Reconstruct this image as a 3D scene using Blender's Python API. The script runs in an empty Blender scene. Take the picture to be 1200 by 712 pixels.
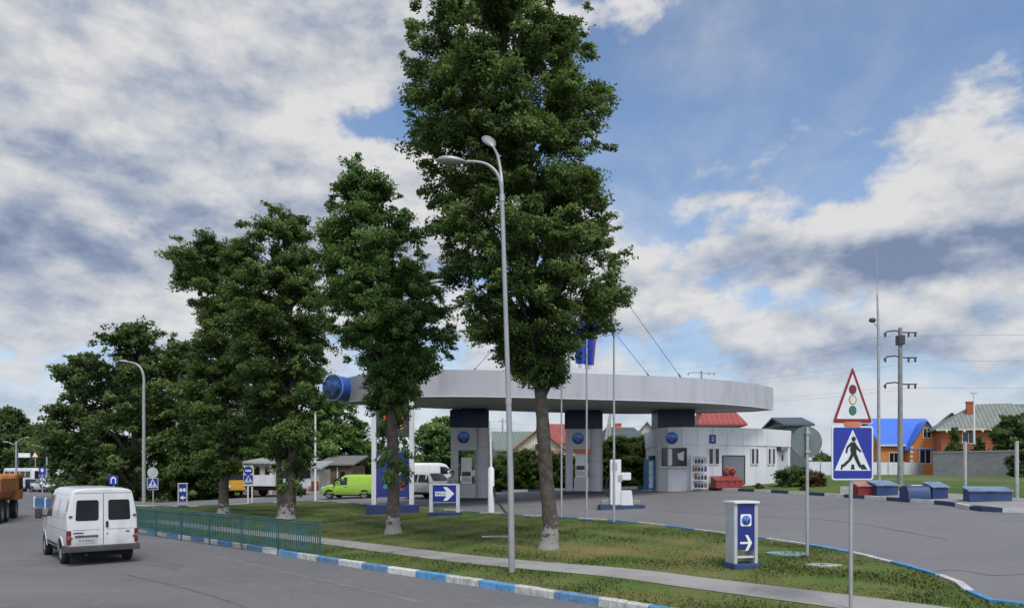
import bpy, bmesh, math, random
import numpy as np
from mathutils import Vector, Matrix
from mathutils.geometry import tessellate_polygon
R = math.radians
sc = bpy.context.scene
COL = sc.collection
rnd = random.Random(7)

# ------------------------------------------------------------------ place
EYE, FOC, HORY, CX = 2.5, 850.0, 550.0, 600.0

def T(X, Y):
    """height of the ground: flat road, rising gently to the filling station"""
    p = .048*X + .03*Y - .455
    a = .5*(p + math.sqrt(p*p + .010))
    return .5*(a + 1.9 - math.sqrt((a-1.9)**2 + .05)) + .006

def g(px, py, dz=0.0):
    """ground point that stands at this place of the photograph"""
    lo = 3.0; d = 3.0
    while d < 400:
        z = EYE - (py-HORY)/FOC*d
        if z <= T((px-CX)/FOC*d, d) + dz: break
        lo = d; d *= 1.02
    hi = d
    for _ in range(40):
        m = .5*(lo+hi)
        if EYE - (py-HORY)/FOC*m <= T((px-CX)/FOC*m, m) + dz: hi = m
        else: lo = m
    return Vector(((px-CX)/FOC*hi, hi, T((px-CX)/FOC*hi, hi) + dz))

def P(px, py, d):
    return Vector(((px-CX)/FOC*d, d, EYE + (HORY-py)/FOC*d))

def gx(px, d):
    X = (px-CX)/FOC*d
    return Vector((X, d, T(X, d)))

# ------------------------------------------------------------------ materials
MATS = {}
def nn(nt, t, **kw):
    n = nt.nodes.new(t)
    for k, v in kw.items(): setattr(n, k, v)
    return n

def mat(name, col, rough=.6, metal=0.0, var=.12, scale=3.0, col2=None, bump=0.0, bscale=40.0, spec=.4, dirt=0.0, emit=0.0, coat=0.0, detail=6):
    if name in MATS: return MATS[name]
    m = bpy.data.materials.new(name); m.use_nodes = True
    nt = m.node_tree; b = nt.nodes['Principled BSDF']; L = nt.links.new
    tc = nn(nt, 'ShaderNodeTexCoord')
    nz = nn(nt, 'ShaderNodeTexNoise'); nz.inputs['Scale'].default_value = scale; nz.inputs['Detail'].default_value = detail
    nz.inputs['Roughness'].default_value = .62
    L(tc.outputs['Object'], nz.inputs['Vector'])
    cr = nn(nt, 'ShaderNodeValToRGB')
    c = Vector(col[:3])
    a = c*(1-var); d = c*(1+var) if col2 is None else Vector(col2[:3])
    cr.color_ramp.elements[0].position = .32; cr.color_ramp.elements[1].position = .68
    cr.color_ramp.elements[0].color = (*a, 1); cr.color_ramp.elements[1].color = (*d, 1)
    L(nz.outputs['Fac'], cr.inputs['Fac'])
    out = cr.outputs['Color']
    if dirt > 0:
        n2 = nn(nt, 'ShaderNodeTexNoise'); n2.inputs['Scale'].default_value = scale*2.7; n2.inputs['Detail'].default_value = 9
        mp = nn(nt, 'ShaderNodeMapping'); mp.inputs['Scale'].default_value = (1, 1, .25)
        L(tc.outputs['Object'], mp.inputs['Vector']); L(mp.outputs['Vector'], n2.inputs['Vector'])
        r2 = nn(nt, 'ShaderNodeValToRGB'); r2.color_ramp.elements[0].position = .5; r2.color_ramp.elements[1].position = .75
        L(n2.outputs['Fac'], r2.inputs['Fac'])
        ml = nn(nt, 'ShaderNodeMath', operation='MULTIPLY'); ml.inputs[1].default_value = dirt
        L(r2.outputs['Color'], ml.inputs[0])
        mx = nn(nt, 'ShaderNodeMix', data_type='RGBA'); L(ml.outputs[0], mx.inputs['Factor'])
        L(out, mx.inputs['A']); mx.inputs['B'].default_value = (.09, .08, .065, 1)
        out = mx.outputs['Result']
    L(out, b.inputs['Base Color'])
    b.inputs['Roughness'].default_value = rough; b.inputs['Metallic'].default_value = metal
    b.inputs['Specular IOR Level'].default_value = spec
    if coat: b.inputs['Coat Weight'].default_value = coat; b.inputs['Coat Roughness'].default_value = .08
    if emit:
        L(out, b.inputs['Emission Color']); b.inputs['Emission Strength'].default_value = emit
    if bump:
        n3 = nn(nt, 'ShaderNodeTexNoise'); n3.inputs['Scale'].default_value = bscale; n3.inputs['Detail'].default_value = 5
        L(tc.outputs['Object'], n3.inputs['Vector'])
        bp = nn(nt, 'ShaderNodeBump'); bp.inputs['Strength'].default_value = bump; bp.inputs['Distance'].default_value = .02
        L(n3.outputs['Fac'], bp.inputs['Height']); L(bp.outputs['Normal'], b.inputs['Normal'])
    MATS[name] = m
    return m

def glass(name, col=(.02, .025, .03), rough=.08):
    return mat(name, col, rough=rough, spec=.8, var=.3, scale=1.2)

def brick(name, c1, c2, mortar, scale=1.0, bw=.25, bh=.08):
    m = bpy.data.materials.new(name); m.use_nodes = True
    nt = m.node_tree; b = nt.nodes['Principled BSDF']; L = nt.links.new
    tc = nn(nt, 'ShaderNodeTexCoord'); sp = nn(nt, 'ShaderNodeSeparateXYZ'); L(tc.outputs['Object'], sp.inputs[0])
    ad = nn(nt, 'ShaderNodeMath', operation='ADD'); L(sp.outputs['X'], ad.inputs[0]); L(sp.outputs['Y'], ad.inputs[1])
    cb = nn(nt, 'ShaderNodeCombineXYZ'); L(ad.outputs[0], cb.inputs['X']); L(sp.outputs['Z'], cb.inputs['Y'])
    bt = nn(nt, 'ShaderNodeTexBrick'); L(cb.outputs[0], bt.inputs['Vector'])
    bt.inputs['Color1'].default_value = (*c1, 1); bt.inputs['Color2'].default_value = (*c2, 1); bt.inputs['Mortar'].default_value = (*mortar, 1)
    bt.inputs['Scale'].default_value = scale; bt.inputs['Brick Width'].default_value = bw; bt.inputs['Row Height'].default_value = bh
    bt.inputs['Mortar Size'].default_value = .008
    nz = nn(nt, 'ShaderNodeTexNoise'); nz.inputs['Scale'].default_value = .6; nz.inputs['Detail'].default_value = 8; L(tc.outputs['Object'], nz.inputs['Vector'])
    mr = nn(nt, 'ShaderNodeMapRange'); mr.inputs['To Min'].default_value = .65; mr.inputs['To Max'].default_value = 1.25; L(nz.outputs['Fac'], mr.inputs['Value'])
    mx = nn(nt, 'ShaderNodeMix', data_type='RGBA', blend_type='MULTIPLY'); mx.inputs['Factor'].default_value = 1
    L(bt.outputs['Color'], mx.inputs['A']); L(mr.outputs['Result'], mx.inputs['B']); L(mx.outputs['Result'], b.inputs['Base Color'])
    b.inputs['Roughness'].default_value = .85
    MATS[name] = m
    return m

def stripes(name, c1, c2, freq, axis='X', rough=.7, duty=.5, var=.2):
    """corrugated sheet / tiles / planks: two tones alternating along an object axis"""
    m = bpy.data.materials.new(name); m.use_nodes = True
    nt = m.node_tree; b = nt.nodes['Principled BSDF']; L = nt.links.new
    tc = nn(nt, 'ShaderNodeTexCoord'); sp = nn(nt, 'ShaderNodeSeparateXYZ'); L(tc.outputs['Object'], sp.inputs[0])
    ml = nn(nt, 'ShaderNodeMath', operation='MULTIPLY'); ml.inputs[1].default_value = freq; L(sp.outputs[axis], ml.inputs[0])
    fr = nn(nt, 'ShaderNodeMath', operation='FRACT'); L(ml.outputs[0], fr.inputs[0])
    cr = nn(nt, 'ShaderNodeValToRGB'); L(fr.outputs[0], cr.inputs['Fac'])
    e = cr.color_ramp.elements; e[0].position = duty-.12; e[1].position = duty+.12; e[0].color = (*c1, 1); e[1].color = (*c2, 1)
    nz = nn(nt, 'ShaderNodeTexNoise'); nz.inputs['Scale'].default_value = 1.3; nz.inputs['Detail'].default_value = 8; L(tc.outputs['Object'], nz.inputs['Vector'])
    mr = nn(nt, 'ShaderNodeMapRange'); mr.inputs['To Min'].default_value = 1-var; mr.inputs['To Max'].default_value = 1+var; L(nz.outputs['Fac'], mr.inputs['Value'])
    mx = nn(nt, 'ShaderNodeMix', data_type='RGBA', blend_type='MULTIPLY'); mx.inputs['Factor'].default_value = 1
    L(cr.outputs['Color'], mx.inputs['A']); L(mr.outputs['Result'], mx.inputs['B']); L(mx.outputs['Result'], b.inputs['Base Color'])
    b.inputs['Roughness'].default_value = rough
    MATS[name] = m
    return m

# ------------------------------------------------------------------ mesh building
class MB:
    def __init__(s): s.v = []; s.f = []; s.m = []; s.sm = []; s.M = None
    def add(s, vs, fs, mi=0, smooth=False):
        n = len(s.v)
        if s.M is not None: vs = [s.M @ Vector(v) for v in vs]
        s.v += [tuple(v) for v in vs]
        for f in fs:
            s.f.append([i+n for i in f]); s.m.append(mi); s.sm.append(smooth)
        return s
    def box(s, x0, x1, y0, y1, z0, z1, mi=0, bev=0.0):
        if bev > 0:
            bm = bmesh.new(); bmesh.ops.create_cube(bm, size=1)
            for v in bm.verts:
                v.co = ((x0+x1)/2+v.co.x*(x1-x0), (y0+y1)/2+v.co.y*(y1-y0), (z0+z1)/2+v.co.z*(z1-z0))
            bmesh.ops.bevel(bm, geom=bm.edges[:], offset=bev, segments=2, affect='EDGES', profile=.6)
            bm.verts.index_update()
            s.add([v.co.copy() for v in bm.verts], [[v.index for v in f.verts] for f in bm.faces], mi)
            bm.free(); return s
        vs = [(x, y, z) for x in (x0, x1) for y in (y0, y1) for z in (z0, z1)]
        return s.add(vs, [(0, 1, 3, 2), (4, 6, 7, 5), (0, 4, 5, 1), (2, 3, 7, 6), (0, 2, 6, 4), (1, 5, 7, 3)], mi)
    def cyl(s, p0, p1, r0, r1=None, n=12, mi=0, cap=True, smooth=True):
        return s.tube([p0, p1], [r0, r0 if r1 is None else r1], n, mi, cap, smooth)
    def tube(s, pts, rs, n=8, mi=0, cap=True, smooth=True):
        pts = [Vector(p) for p in pts]
        if not hasattr(rs, '__len__'): rs = [rs]*len(pts)
        vs = []; fs = []
        up = None
        for i, p in enumerate(pts):
            t = (pts[min(i+1, len(pts)-1)] - pts[max(i-1, 0)]).normalized()
            if up is None:
                up = Vector((1, 0, 0)) if abs(t.x) < .8 else Vector((0, 1, 0))
            a = (up - t*up.dot(t)).normalized(); b = t.cross(a); up = a
            for k in range(n):
                an = 2*math.pi*k/n
                vs.append(p + (a*math.cos(an) + b*math.sin(an))*rs[i])
        for i in range(len(pts)-1):
            for k in range(n):
                k2 = (k+1) % n
                fs.append((i*n+k, i*n+k2, (i+1)*n+k2, (i+1)*n+k))
        s.add(vs, fs, mi, smooth)
        if cap:
            s.add(vs[:n], [list(range(n))[::-1]], mi); s.add(vs[-n:], [list(range(n))], mi)
        return s
    def prism(s, poly, d0, d1, axis='y', mi=0):
        """poly: list of 2d points; extruded along axis from d0 to d1"""
        def mk(a, b, d):
            return {'y': (a, d, b), 'x': (d, a, b), 'z': (a, b, d)}[axis]
        n = len(poly)
        vs = [mk(a, b, d0) for a, b in poly] + [mk(a, b, d1) for a, b in poly]
        fs = [list(range(n))[::-1], list(range(n, 2*n))] + [(i, (i+1) % n, n+(i+1) % n, n+i) for i in range(n)]
        return s.add(vs, fs, mi)
    def sheet(s, poly, d, axis='y', mi=0):
        def mk(a, b): return {'y': (a, d, b), 'x': (d, a, b), 'z': (a, b, d)}[axis]
        return s.add([mk(a, b) for a, b in poly], [list(range(len(poly)))], mi)
    def ball(s, c, r, n=10, m=7, mi=0, sx=1, sy=1, sz=1):
        vs = []; fs = []
        for j in range(m+1):
            th = math.pi*j/m
            for k in range(n):
                ph = 2*math.pi*k/n
                vs.append((c[0]+r*sx*math.sin(th)*math.cos(ph), c[1]+r*sy*math.sin(th)*math.sin(ph), c[2]+r*sz*math.cos(th)))
        for j in range(m):
            for k in range(n):
                fs.append((j*n+k, (j+1)*n+k, (j+1)*n+(k+1) % n, j*n+(k+1) % n))
        return s.add(vs, fs, mi, True)

def link(name, me, parent=None, loc=None, rz=None):
    o = bpy.data.objects.new(name, me); COL.objects.link(o)
    if parent is not None: o.parent = parent
    if loc is not None: o.location = loc
    if rz is not None: o.rotation_euler = (0, 0, rz)
    return o

def obj(name, mb, mats, parent=None, loc=None, rz=None, sharp=40):
    me = bpy.data.meshes.new(name)
    me.from_pydata(mb.v, [], mb.f)
    if not isinstance(mats, (list, tuple)): mats = [mats]
    for m in mats: me.materials.append(m)
    me.polygons.foreach_set('material_index', mb.m)
    me.polygons.foreach_set('use_smooth', mb.sm)
    bm = bmesh.new(); bm.from_mesh(me); bmesh.ops.remove_doubles(bm, verts=bm.verts, dist=1e-5)
    bmesh.ops.recalc_face_normals(bm, faces=bm.faces); bm.to_mesh(me); bm.free()
    if any(mb.sm): me.set_sharp_from_angle(angle=R(sharp))
    me.update()
    return link(name, me, parent, loc, rz)

def tag(o, label=None, cat=None, group=None, kind=None):
    if label: o['label'] = label
    if cat: o['category'] = cat
    if group: o['group'] = group
    if kind: o['kind'] = kind
    return o

def thing(name, label, cat, loc=(0, 0, 0), rz=0.0, group=None):
    o = bpy.data.objects.new(name, None); COL.objects.link(o)
    o.empty_display_size = .1
    o.location = loc; o.rotation_euler = (0, 0, rz)
    return tag(o, label, cat, group)

def dup(root, loc, rz=0.0, label=None, group=None):
    def rec(o, par):
        c = o.copy(); COL.objects.link(c); c.parent = par
        for ch in o.children: rec(ch, c)
        return c
    kids = list(root.children)
    r = root.copy(); COL.objects.link(r); r.location = loc; r.rotation_euler = (0, 0, rz)
    if label: r['label'] = label
    if group: r['group'] = group
    for k in kids: rec(k, r)
    return r

def text_mesh(s, size, ex=.004):
    cu = bpy.data.curves.new('t', 'FONT'); cu.body = s; cu.size = size; cu.extrude = ex
    cu.align_x = 'CENTER'; cu.align_y = 'CENTER'; cu.resolution_u = 3
    o = bpy.data.objects.new('t', cu); COL.objects.link(o)
    dg = bpy.context.evaluated_depsgraph_get()
    me = bpy.data.meshes.new_from_object(o.evaluated_get(dg))
    bpy.data.objects.remove(o); bpy.data.curves.remove(cu)
    return me

def text(name, s, size, m, parent, loc, rot, sx=1.0, ex=.004):
    """lettering standing on a surface; rot is a full euler"""
    me = text_mesh(s, size, ex); me.materials.clear(); me.materials.append(m)
    o = link(name, me, parent, loc); o.rotation_euler = rot; o.scale = (sx, 1, 1)
    return o

# ------------------------------------------------------------------ draped sheets
def drape(name, poly, m, off, step=1.0, kind='structure', label=None):
    bm = bmesh.new()
    pts = [Vector((p[0], p[1], 0)) for p in poly]
    vs = [bm.verts.new(p) for p in pts]
    for t in tessellate_polygon([pts]):
        try: bm.faces.new([vs[i] for i in t])
        except ValueError: pass
    xs = [p.x for p in pts]; ys = [p.y for p in pts]
    for ax, lo, hi in ((0, min(xs), max(xs)), (1, min(ys), max(ys))):
        c = math.floor(lo/step)*step + step
        while c < hi:
            no = Vector((1, 0, 0)) if ax == 0 else Vector((0, 1, 0)); co = no*c
            bmesh.ops.bisect_plane(bm, geom=bm.verts[:]+bm.edges[:]+bm.faces[:], plane_co=co, plane_no=no, dist=1e-5)
            st = step if abs(c) < 70 else step*4
            c += st
    bmesh.ops.remove_doubles(bm, verts=bm.verts, dist=1e-4)
    for v in bm.verts: v.co.z = T(v.co.x, v.co.y) + off
    bmesh.ops.recalc_face_normals(bm, faces=bm.faces)
    if sum(f.normal.z for f in bm.faces) < 0: bmesh.ops.reverse_faces(bm, faces=bm.faces)
    me = bpy.data.meshes.new(name); bm.to_mesh(me); bm.free()
    for p in me.polygons: p.use_smooth = True
    me.materials.append(m)
    o = link(name, me)
    return tag(o, label, None, None, kind)

def catmull(pts, n=6, closed=False):
    out = []; N = len(pts); P_ = [Vector(p) for p in pts]
    rng = range(N if closed else N-1)
    for i in rng:
        p0 = P_[(i-1) % N] if closed or i > 0 else P_[0]*2-P_[1]
        p1 = P_[i]; p2 = P_[(i+1) % N]
        p3 = P_[(i+2) % N] if closed or i+2 < N else P_[-1]*2-P_[-2]
        for k in range(n):
            t = k/n
            out.append(.5*((2*p1)+(p2-p0)*t+(2*p0-5*p1+4*p2-p3)*t*t+(3*p1-p0-3*p2+p3)*t**3))
    if not closed: out.append(P_[-1])
    return out

def resample(pts, step):
    pts = [Vector((p[0], p[1], 0)) for p in pts]
    out = [pts[0]]; rest = step
    for a, b in zip(pts, pts[1:]):
        L = (b-a).length; d = (b-a)/L if L else Vector(); pos = 0
        while L - pos >= rest:
            pos += rest; out.append(a+d*pos); rest = step
        rest -= L-pos
    return out

def kerb(name, pts, mats, seg, h=.14, w=.16, base=-.05, sub=2, phase=0, label=None):
    """painted kerb stones along a ground polyline, alternating the given paints, a dark joint between stones"""
    line = resample(pts, seg/sub)
    mb = MB()
    for i in range(len(line)-1):
        a, b = line[i], line[i+1]
        if i % sub == 0 or i == 0: var_ = rnd.randrange(len(mats)//2)
        k = (i//sub + phase) % 2 + 2*var_
        ta = (line[min(i+1, len(line)-1)]-line[max(i-1, 0)]).normalized(); tb = (line[min(i+2, len(line)-1)]-line[i]).normalized()
        na = Vector((-ta.y, ta.x, 0)); nb = Vector((-tb.y, tb.x, 0))
        if i % sub == sub-1: b = b - (b-a).normalized()*.012
        q = []
        jit = rnd.uniform(-.006, .006)
        for p, n in ((a, na), (b, nb)):
            z = T(p.x, p.y)
            for o_, hh in ((-w/2, base), (-w/2, h-.02), (-w/2+.02, h), (w/2, h), (w/2, base)):
                q.append(Vector((p.x+n.x*o_, p.y+n.y*o_, z+hh+(jit if hh > 0 else 0))))
        mb.add(q, [(0, 1, 6, 5), (1, 2, 7, 6), (2, 3, 8, 7), (3, 4, 9, 8), (0, 4, 3, 2, 1), (5, 6, 7, 8, 9)], k)
    o = obj(name, mb, mats)
    return tag(o, label, None, None, 'structure')
# ------------------------------------------------------------------ camera, sun, sky
cam = bpy.data.cameras.new('camera'); camo = bpy.data.objects.new('camera', cam); COL.objects.link(camo)
camo.location = (0, 0, EYE); camo.rotation_euler = (R(90), 0, 0)
cam.sensor_width = 36; cam.lens = 36*FOC/1200; cam.shift_y = (HORY-356)/1200
cam.clip_end = 3000; cam.clip_start = .1
sc.camera = camo
sc.view_settings.view_transform = 'Standard'; sc.view_settings.look = 'None'; sc.view_settings.exposure = 0; sc.view_settings.gamma = 1

SUN_EL, SUN_AZ = R(56), R(160)          # azimuth clockwise from +Y
sd = Vector((math.cos(SUN_EL)*math.sin(SUN_AZ), math.cos(SUN_EL)*math.cos(SUN_AZ), math.sin(SUN_EL)))
sl = bpy.data.lights.new('sun', 'SUN'); sl.energy = 2.4; sl.angle = R(20); sl.color = (1, .95, .87)
so = bpy.data.objects.new('sun', sl); COL.objects.link(so); so.rotation_euler = sd.to_track_quat('Z', 'Y').to_euler()

W = bpy.data.worlds.new('World'); sc.world = W; W.use_nodes = True
nt = W.node_tree; nt.nodes.clear(); L = nt.links.new
def M_(op, a, b=None, c=None, clamp=False):
    n = nn(nt, 'ShaderNodeMath', operation=op); n.use_clamp = clamp
    for i, x in enumerate((a, b, c)):
        if x is None: continue
        if isinstance(x, (int, float)): n.inputs[i].default_value = x
        else: L(x, n.inputs[i])
    return n.outputs[0]
def SS(x, lo, hi, a=0.0, b=1.0):
    n = nn(nt, 'ShaderNodeMapRange', interpolation_type='SMOOTHSTEP')
    L(x, n.inputs['Value'])
    for k, v in (('From Min', lo), ('From Max', hi), ('To Min', a), ('To Max', b)): n.inputs[k].default_value = v
    return n.outputs['Result']
def MIX(f, a, b):
    n = nn(nt, 'ShaderNodeMix', data_type='RGBA')
    if isinstance(f, (int, float)): n.inputs['Factor'].default_value = f
    else: L(f, n.inputs['Factor'])
    for k, x in (('A', a), ('B', b)):
        if isinstance(x, tuple): n.inputs[k].default_value = (*x, 1)
        else: L(x, n.inputs[k])
    return n.outputs['Result']
tc = nn(nt, 'ShaderNodeTexCoord'); sp = nn(nt, 'ShaderNodeSeparateXYZ'); L(tc.outputs['Generated'], sp.inputs[0])
dx, dy, dz = sp.outputs
AZ = M_('ARCTAN2', dx, dy)
EL = M_('ARCSINE', dz)
zc = M_('MAXIMUM', dz, 0.0)
def cloud_vec(up):
    """direction projected onto a cloud layer overhead; up looks a little higher into the sky"""
    den = M_('ADD', zc, .16+up)
    cb = nn(nt, 'ShaderNodeCombineXYZ')
    L(M_('DIVIDE', dx, den), cb.inputs[0]); L(M_('DIVIDE', dy, den), cb.inputs[1]); cb.inputs[2].default_value = 0
    return cb.outputs[0]
def noise(vec, scale, detail=9, rough=.55, off=(0, 0, 0), dist=0.0, sc3=(1, 1, 1)):
    mp = nn(nt, 'ShaderNodeMapping'); mp.inputs['Location'].default_value = off; mp.inputs['Scale'].default_value = sc3
    L(vec, mp.inputs['Vector'])
    n = nn(nt, 'ShaderNodeTexNoise'); n.inputs['Scale'].default_value = scale; n.inputs['Detail'].default_value = detail
    n.inputs['Roughness'].default_value = rough; n.inputs['Distortion'].default_value = dist
    L(mp.outputs[0], n.inputs['Vector'])
    return n.outputs['Fac']
def azel(px, py):
    a = math.atan((px-CX)/FOC); return a, math.atan((HORY-py)/FOC*math.cos(a))
# warped direction for the hand-placed cloud masses
ww = M_('MULTIPLY', M_('SUBTRACT', noise(tc.outputs['Generated'], 7, 6, .55), .5), .16)
ww2 = M_('MULTIPLY', M_('SUBTRACT', noise(tc.outputs['Generated'], 7, 6, .55, (3, 1, 5)), .5), .10)
AZw = M_('ADD', AZ, ww); ELw = M_('ADD', EL, ww2)
def blob(px, py, rx, ry, wgt, tilt=0.0):
    a, e = azel(px, py)
    u = M_('SUBTRACT', AZw, a); v = M_('SUBTRACT', ELw, e)
    if tilt: v = M_('SUBTRACT', v, M_('MULTIPLY', u, tilt))
    u = M_('DIVIDE', u, rx/FOC); v = M_('DIVIDE', v, ry/FOC)
    s = M_('ADD', M_('MULTIPLY', u, u), M_('MULTIPLY', v, v))
    return M_('MULTIPLY', M_('EXPONENT', M_('MULTIPLY', s, -1.0)), wgt)
def total(bl):
    t = None
    for b_ in bl:
        o = blob(*b_); t = o if t is None else M_('ADD', t, o)
    return t
q0 = cloud_vec(0.0); q1 = cloud_vec(.035)
SEED = (4.3, 1.7, 2.0)
def ae(dv):
    cb = nn(nt, 'ShaderNodeCombineXYZ'); L(AZ, cb.inputs[0]); L(M_('MULTIPLY_ADD', EL, 1.75, dv), cb.inputs[1]); return cb.outputs[0]
a0 = ae(0.0); a1 = ae(.075)
na0 = noise(a0, 4.6, 11, .54, (3.1, 8.2, 0), .15); na1 = noise(a1, 4.6, 11, .54, (3.1, 8.2, 0), .15)
nb0 = noise(a0, 13, 8, .58, (1.1, 4.2, 3), .1); nb1 = noise(ae(.04), 13, 8, .58, (1.1, 4.2, 3), .1)
np0 = noise(q0, 1.55, 10, .56, SEED, .25, (1, .8, 1)); np1 = noise(q1, 1.55, 10, .56, SEED, .25, (1, .8, 1))
n0 = M_('ADD', M_('MULTIPLY_ADD', nb0, .28, M_('MULTIPLY', na0, .62)), M_('MULTIPLY', np0, .10)); n1 = M_('ADD', M_('MULTIPLY_ADD', nb1, .28, M_('MULTIPLY', na1, .62)), M_('MULTIPLY', np1, .10))
fine = noise(tc.outputs['Generated'], 16, 8, .6, (0, 0, 0), .1, (1, 1, 1.6))
fine1 = noise(tc.outputs['Generated'], 16, 8, .6, (0, 0, -.075), .1, (1, 1, 1.6))
cover_b = total([
    (200, 40, 330, 110, .25), (60, 200, 280, 130, .26), (330, 230, 190, 60, .17), (120, 290, 260, 60, .16),
    (770, 20, 75, 60, .15), (1110, 280, 125, 42, .36), (1165, 225, 60, 34, .26), (985, 305, 50, 24, .20), (950, 145, 120, 22, .14, .18), (1175, 90, 50, 35, .18), (1060, 165, 60, 20, .14),
    (810, 260, 130, 60, .06), (830, 340, 260, 80, .07), (1090, 400, 160, 45, .13), (180, 365, 110, 30, .14),
    (440, 145, 85, 26, -.26), (870, 70, 200, 80, -.17, -.15), (1100, 30, 150, 55, -.16), (10, 60, 22, 16, -.12), (790, 180, 120, 40, -.10, .2),
    (900, 245, 110, 20, -.10, .1), (1000, 345, 120, 26, -.10), (80, 430, 110, 22, -.05), (300, 95, 40, 16, -.08)])
low = SS(EL, .02, .30, .085, 0.0)                     # the cloud deck closes towards the horizon
dens = M_('ADD', M_('ADD', n0, M_('MULTIPLY', M_('SUBTRACT', fine, .5), .26)), M_('ADD', cover_b, low))
dens1 = M_('ADD', n1, M_('MULTIPLY', M_('SUBTRACT', fine1, .5), .26))
cover = SS(dens, .48, .62)
veil = SS(noise(q0, .9, 6, .6, (9, 2, 0), .4, (1.6, .6, 1)), .36, .76, .0, .50)
relief = M_('SUBTRACT', M_('ADD', n0, M_('MULTIPLY', M_('SUBTRACT', fine, .5), .26)), dens1)      # bright towards the top of each billow
thick = SS(dens, .60, .95)
shade_b = total([(60, 190, 190, 26, .60), (300, 185, 90, 18, .30), (120, 296, 200, 26, .85), (1115, 302, 150, 24, .95), (1010, 310, 60, 20, .4), (420, 280, 60, 20, .25),
                 (800, 205, 120, 14, .25), (900, 420, 240, 14, .35), (1100, 370, 130, 12, .35), (60, 345, 160, 14, .4), (30, 120, 90, 16, .3),
                 (1150, 232, 90, 26, -.40), (1040, 258, 60, 16, -.30), (150, 250, 160, 22, -.25), (190, 352, 80, 18, -.5), (250, 60, 200, 40, -.15), (1010, 270, 40, 30, -.3)])
lit = M_('ADD', M_('ADD', .77, M_('MULTIPLY', relief, 3.2)), M_('MULTIPLY', M_('SUBTRACT', noise(tc.outputs['Generated'], 9, 8, .6, (2, 2, 7), .2, (1, 1, 2.6)), .5), .75))
lit = M_('SUBTRACT', M_('SUBTRACT', lit, M_('MULTIPLY', thick, .12)), M_('MULTIPLY', shade_b, M_('ADD', .46, M_('MULTIPLY', M_('SUBTRACT', noise(tc.outputs['Generated'], 5, 7, .6, (5, 5, 1), .3, (1, 1, 2.4)), .35), .9))))
cr = nn(nt, 'ShaderNodeValToRGB'); L(lit, cr.inputs['Fac'])
e = cr.color_ramp.elements
e[0].position = 0.0; e[0].color = (.20, .255, .385, 1)
e[1].position = 1.0; e[1].color = (.74, .735, .735, 1)
x = e.new(.30); x.color = (.33, .385, .50, 1)
x = e.new(.58); x.color = (.51, .54, .60, 1)
x = e.new(.80); x.color = (.63, .64, .665, 1)
# the blue behind: Nishita, slightly deepened as in the photograph
sky = nn(nt, 'ShaderNodeTexSky', sky_type='NISHITA'); sky.sun_disc = False
sky.sun_elevation = SUN_EL; sky.sun_rotation = SUN_AZ; sky.air_density = 1.0; sky.dust_density = .6; sky.ozone_density = 3.0
bg1 = nn(nt, 'ShaderNodeBackground'); bg1.inputs['Strength'].default_value = SKY_S if 'SKY_S' in globals() else .165
L(sky.outputs[0], bg1.inputs['Color'])
# sunward clouds behind and overhead, out of view, boosted to raise scene lighting
light_boost = SS(M_('ADD', M_('MULTIPLY', dy, -1.0), M_('MULTIPLY', dz, .8)), -.1, 1.0, 1.0, 3.3)
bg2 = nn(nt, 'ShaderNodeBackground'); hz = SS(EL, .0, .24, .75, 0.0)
L(MIX(hz, cr.outputs[0], MIX(SS(lit, .2, .9), (.38, .45, .595), (.60, .64, .73))), bg2.inputs['Color']); L(light_boost, bg2.inputs['Strength'])
haze = SS(EL, .0, .30, .95, 0.0)
f = M_('MAXIMUM', M_('MAXIMUM', M_('MULTIPLY', cover, .97), veil), M_('MULTIPLY', haze, 1.0), clamp=True)
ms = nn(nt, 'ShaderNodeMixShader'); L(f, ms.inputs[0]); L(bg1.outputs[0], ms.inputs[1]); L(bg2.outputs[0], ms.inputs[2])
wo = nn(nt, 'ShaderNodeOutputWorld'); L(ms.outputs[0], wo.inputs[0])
W.cycles.sampling_method = 'MANUAL'; W.cycles.sample_map_resolution = 512
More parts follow.
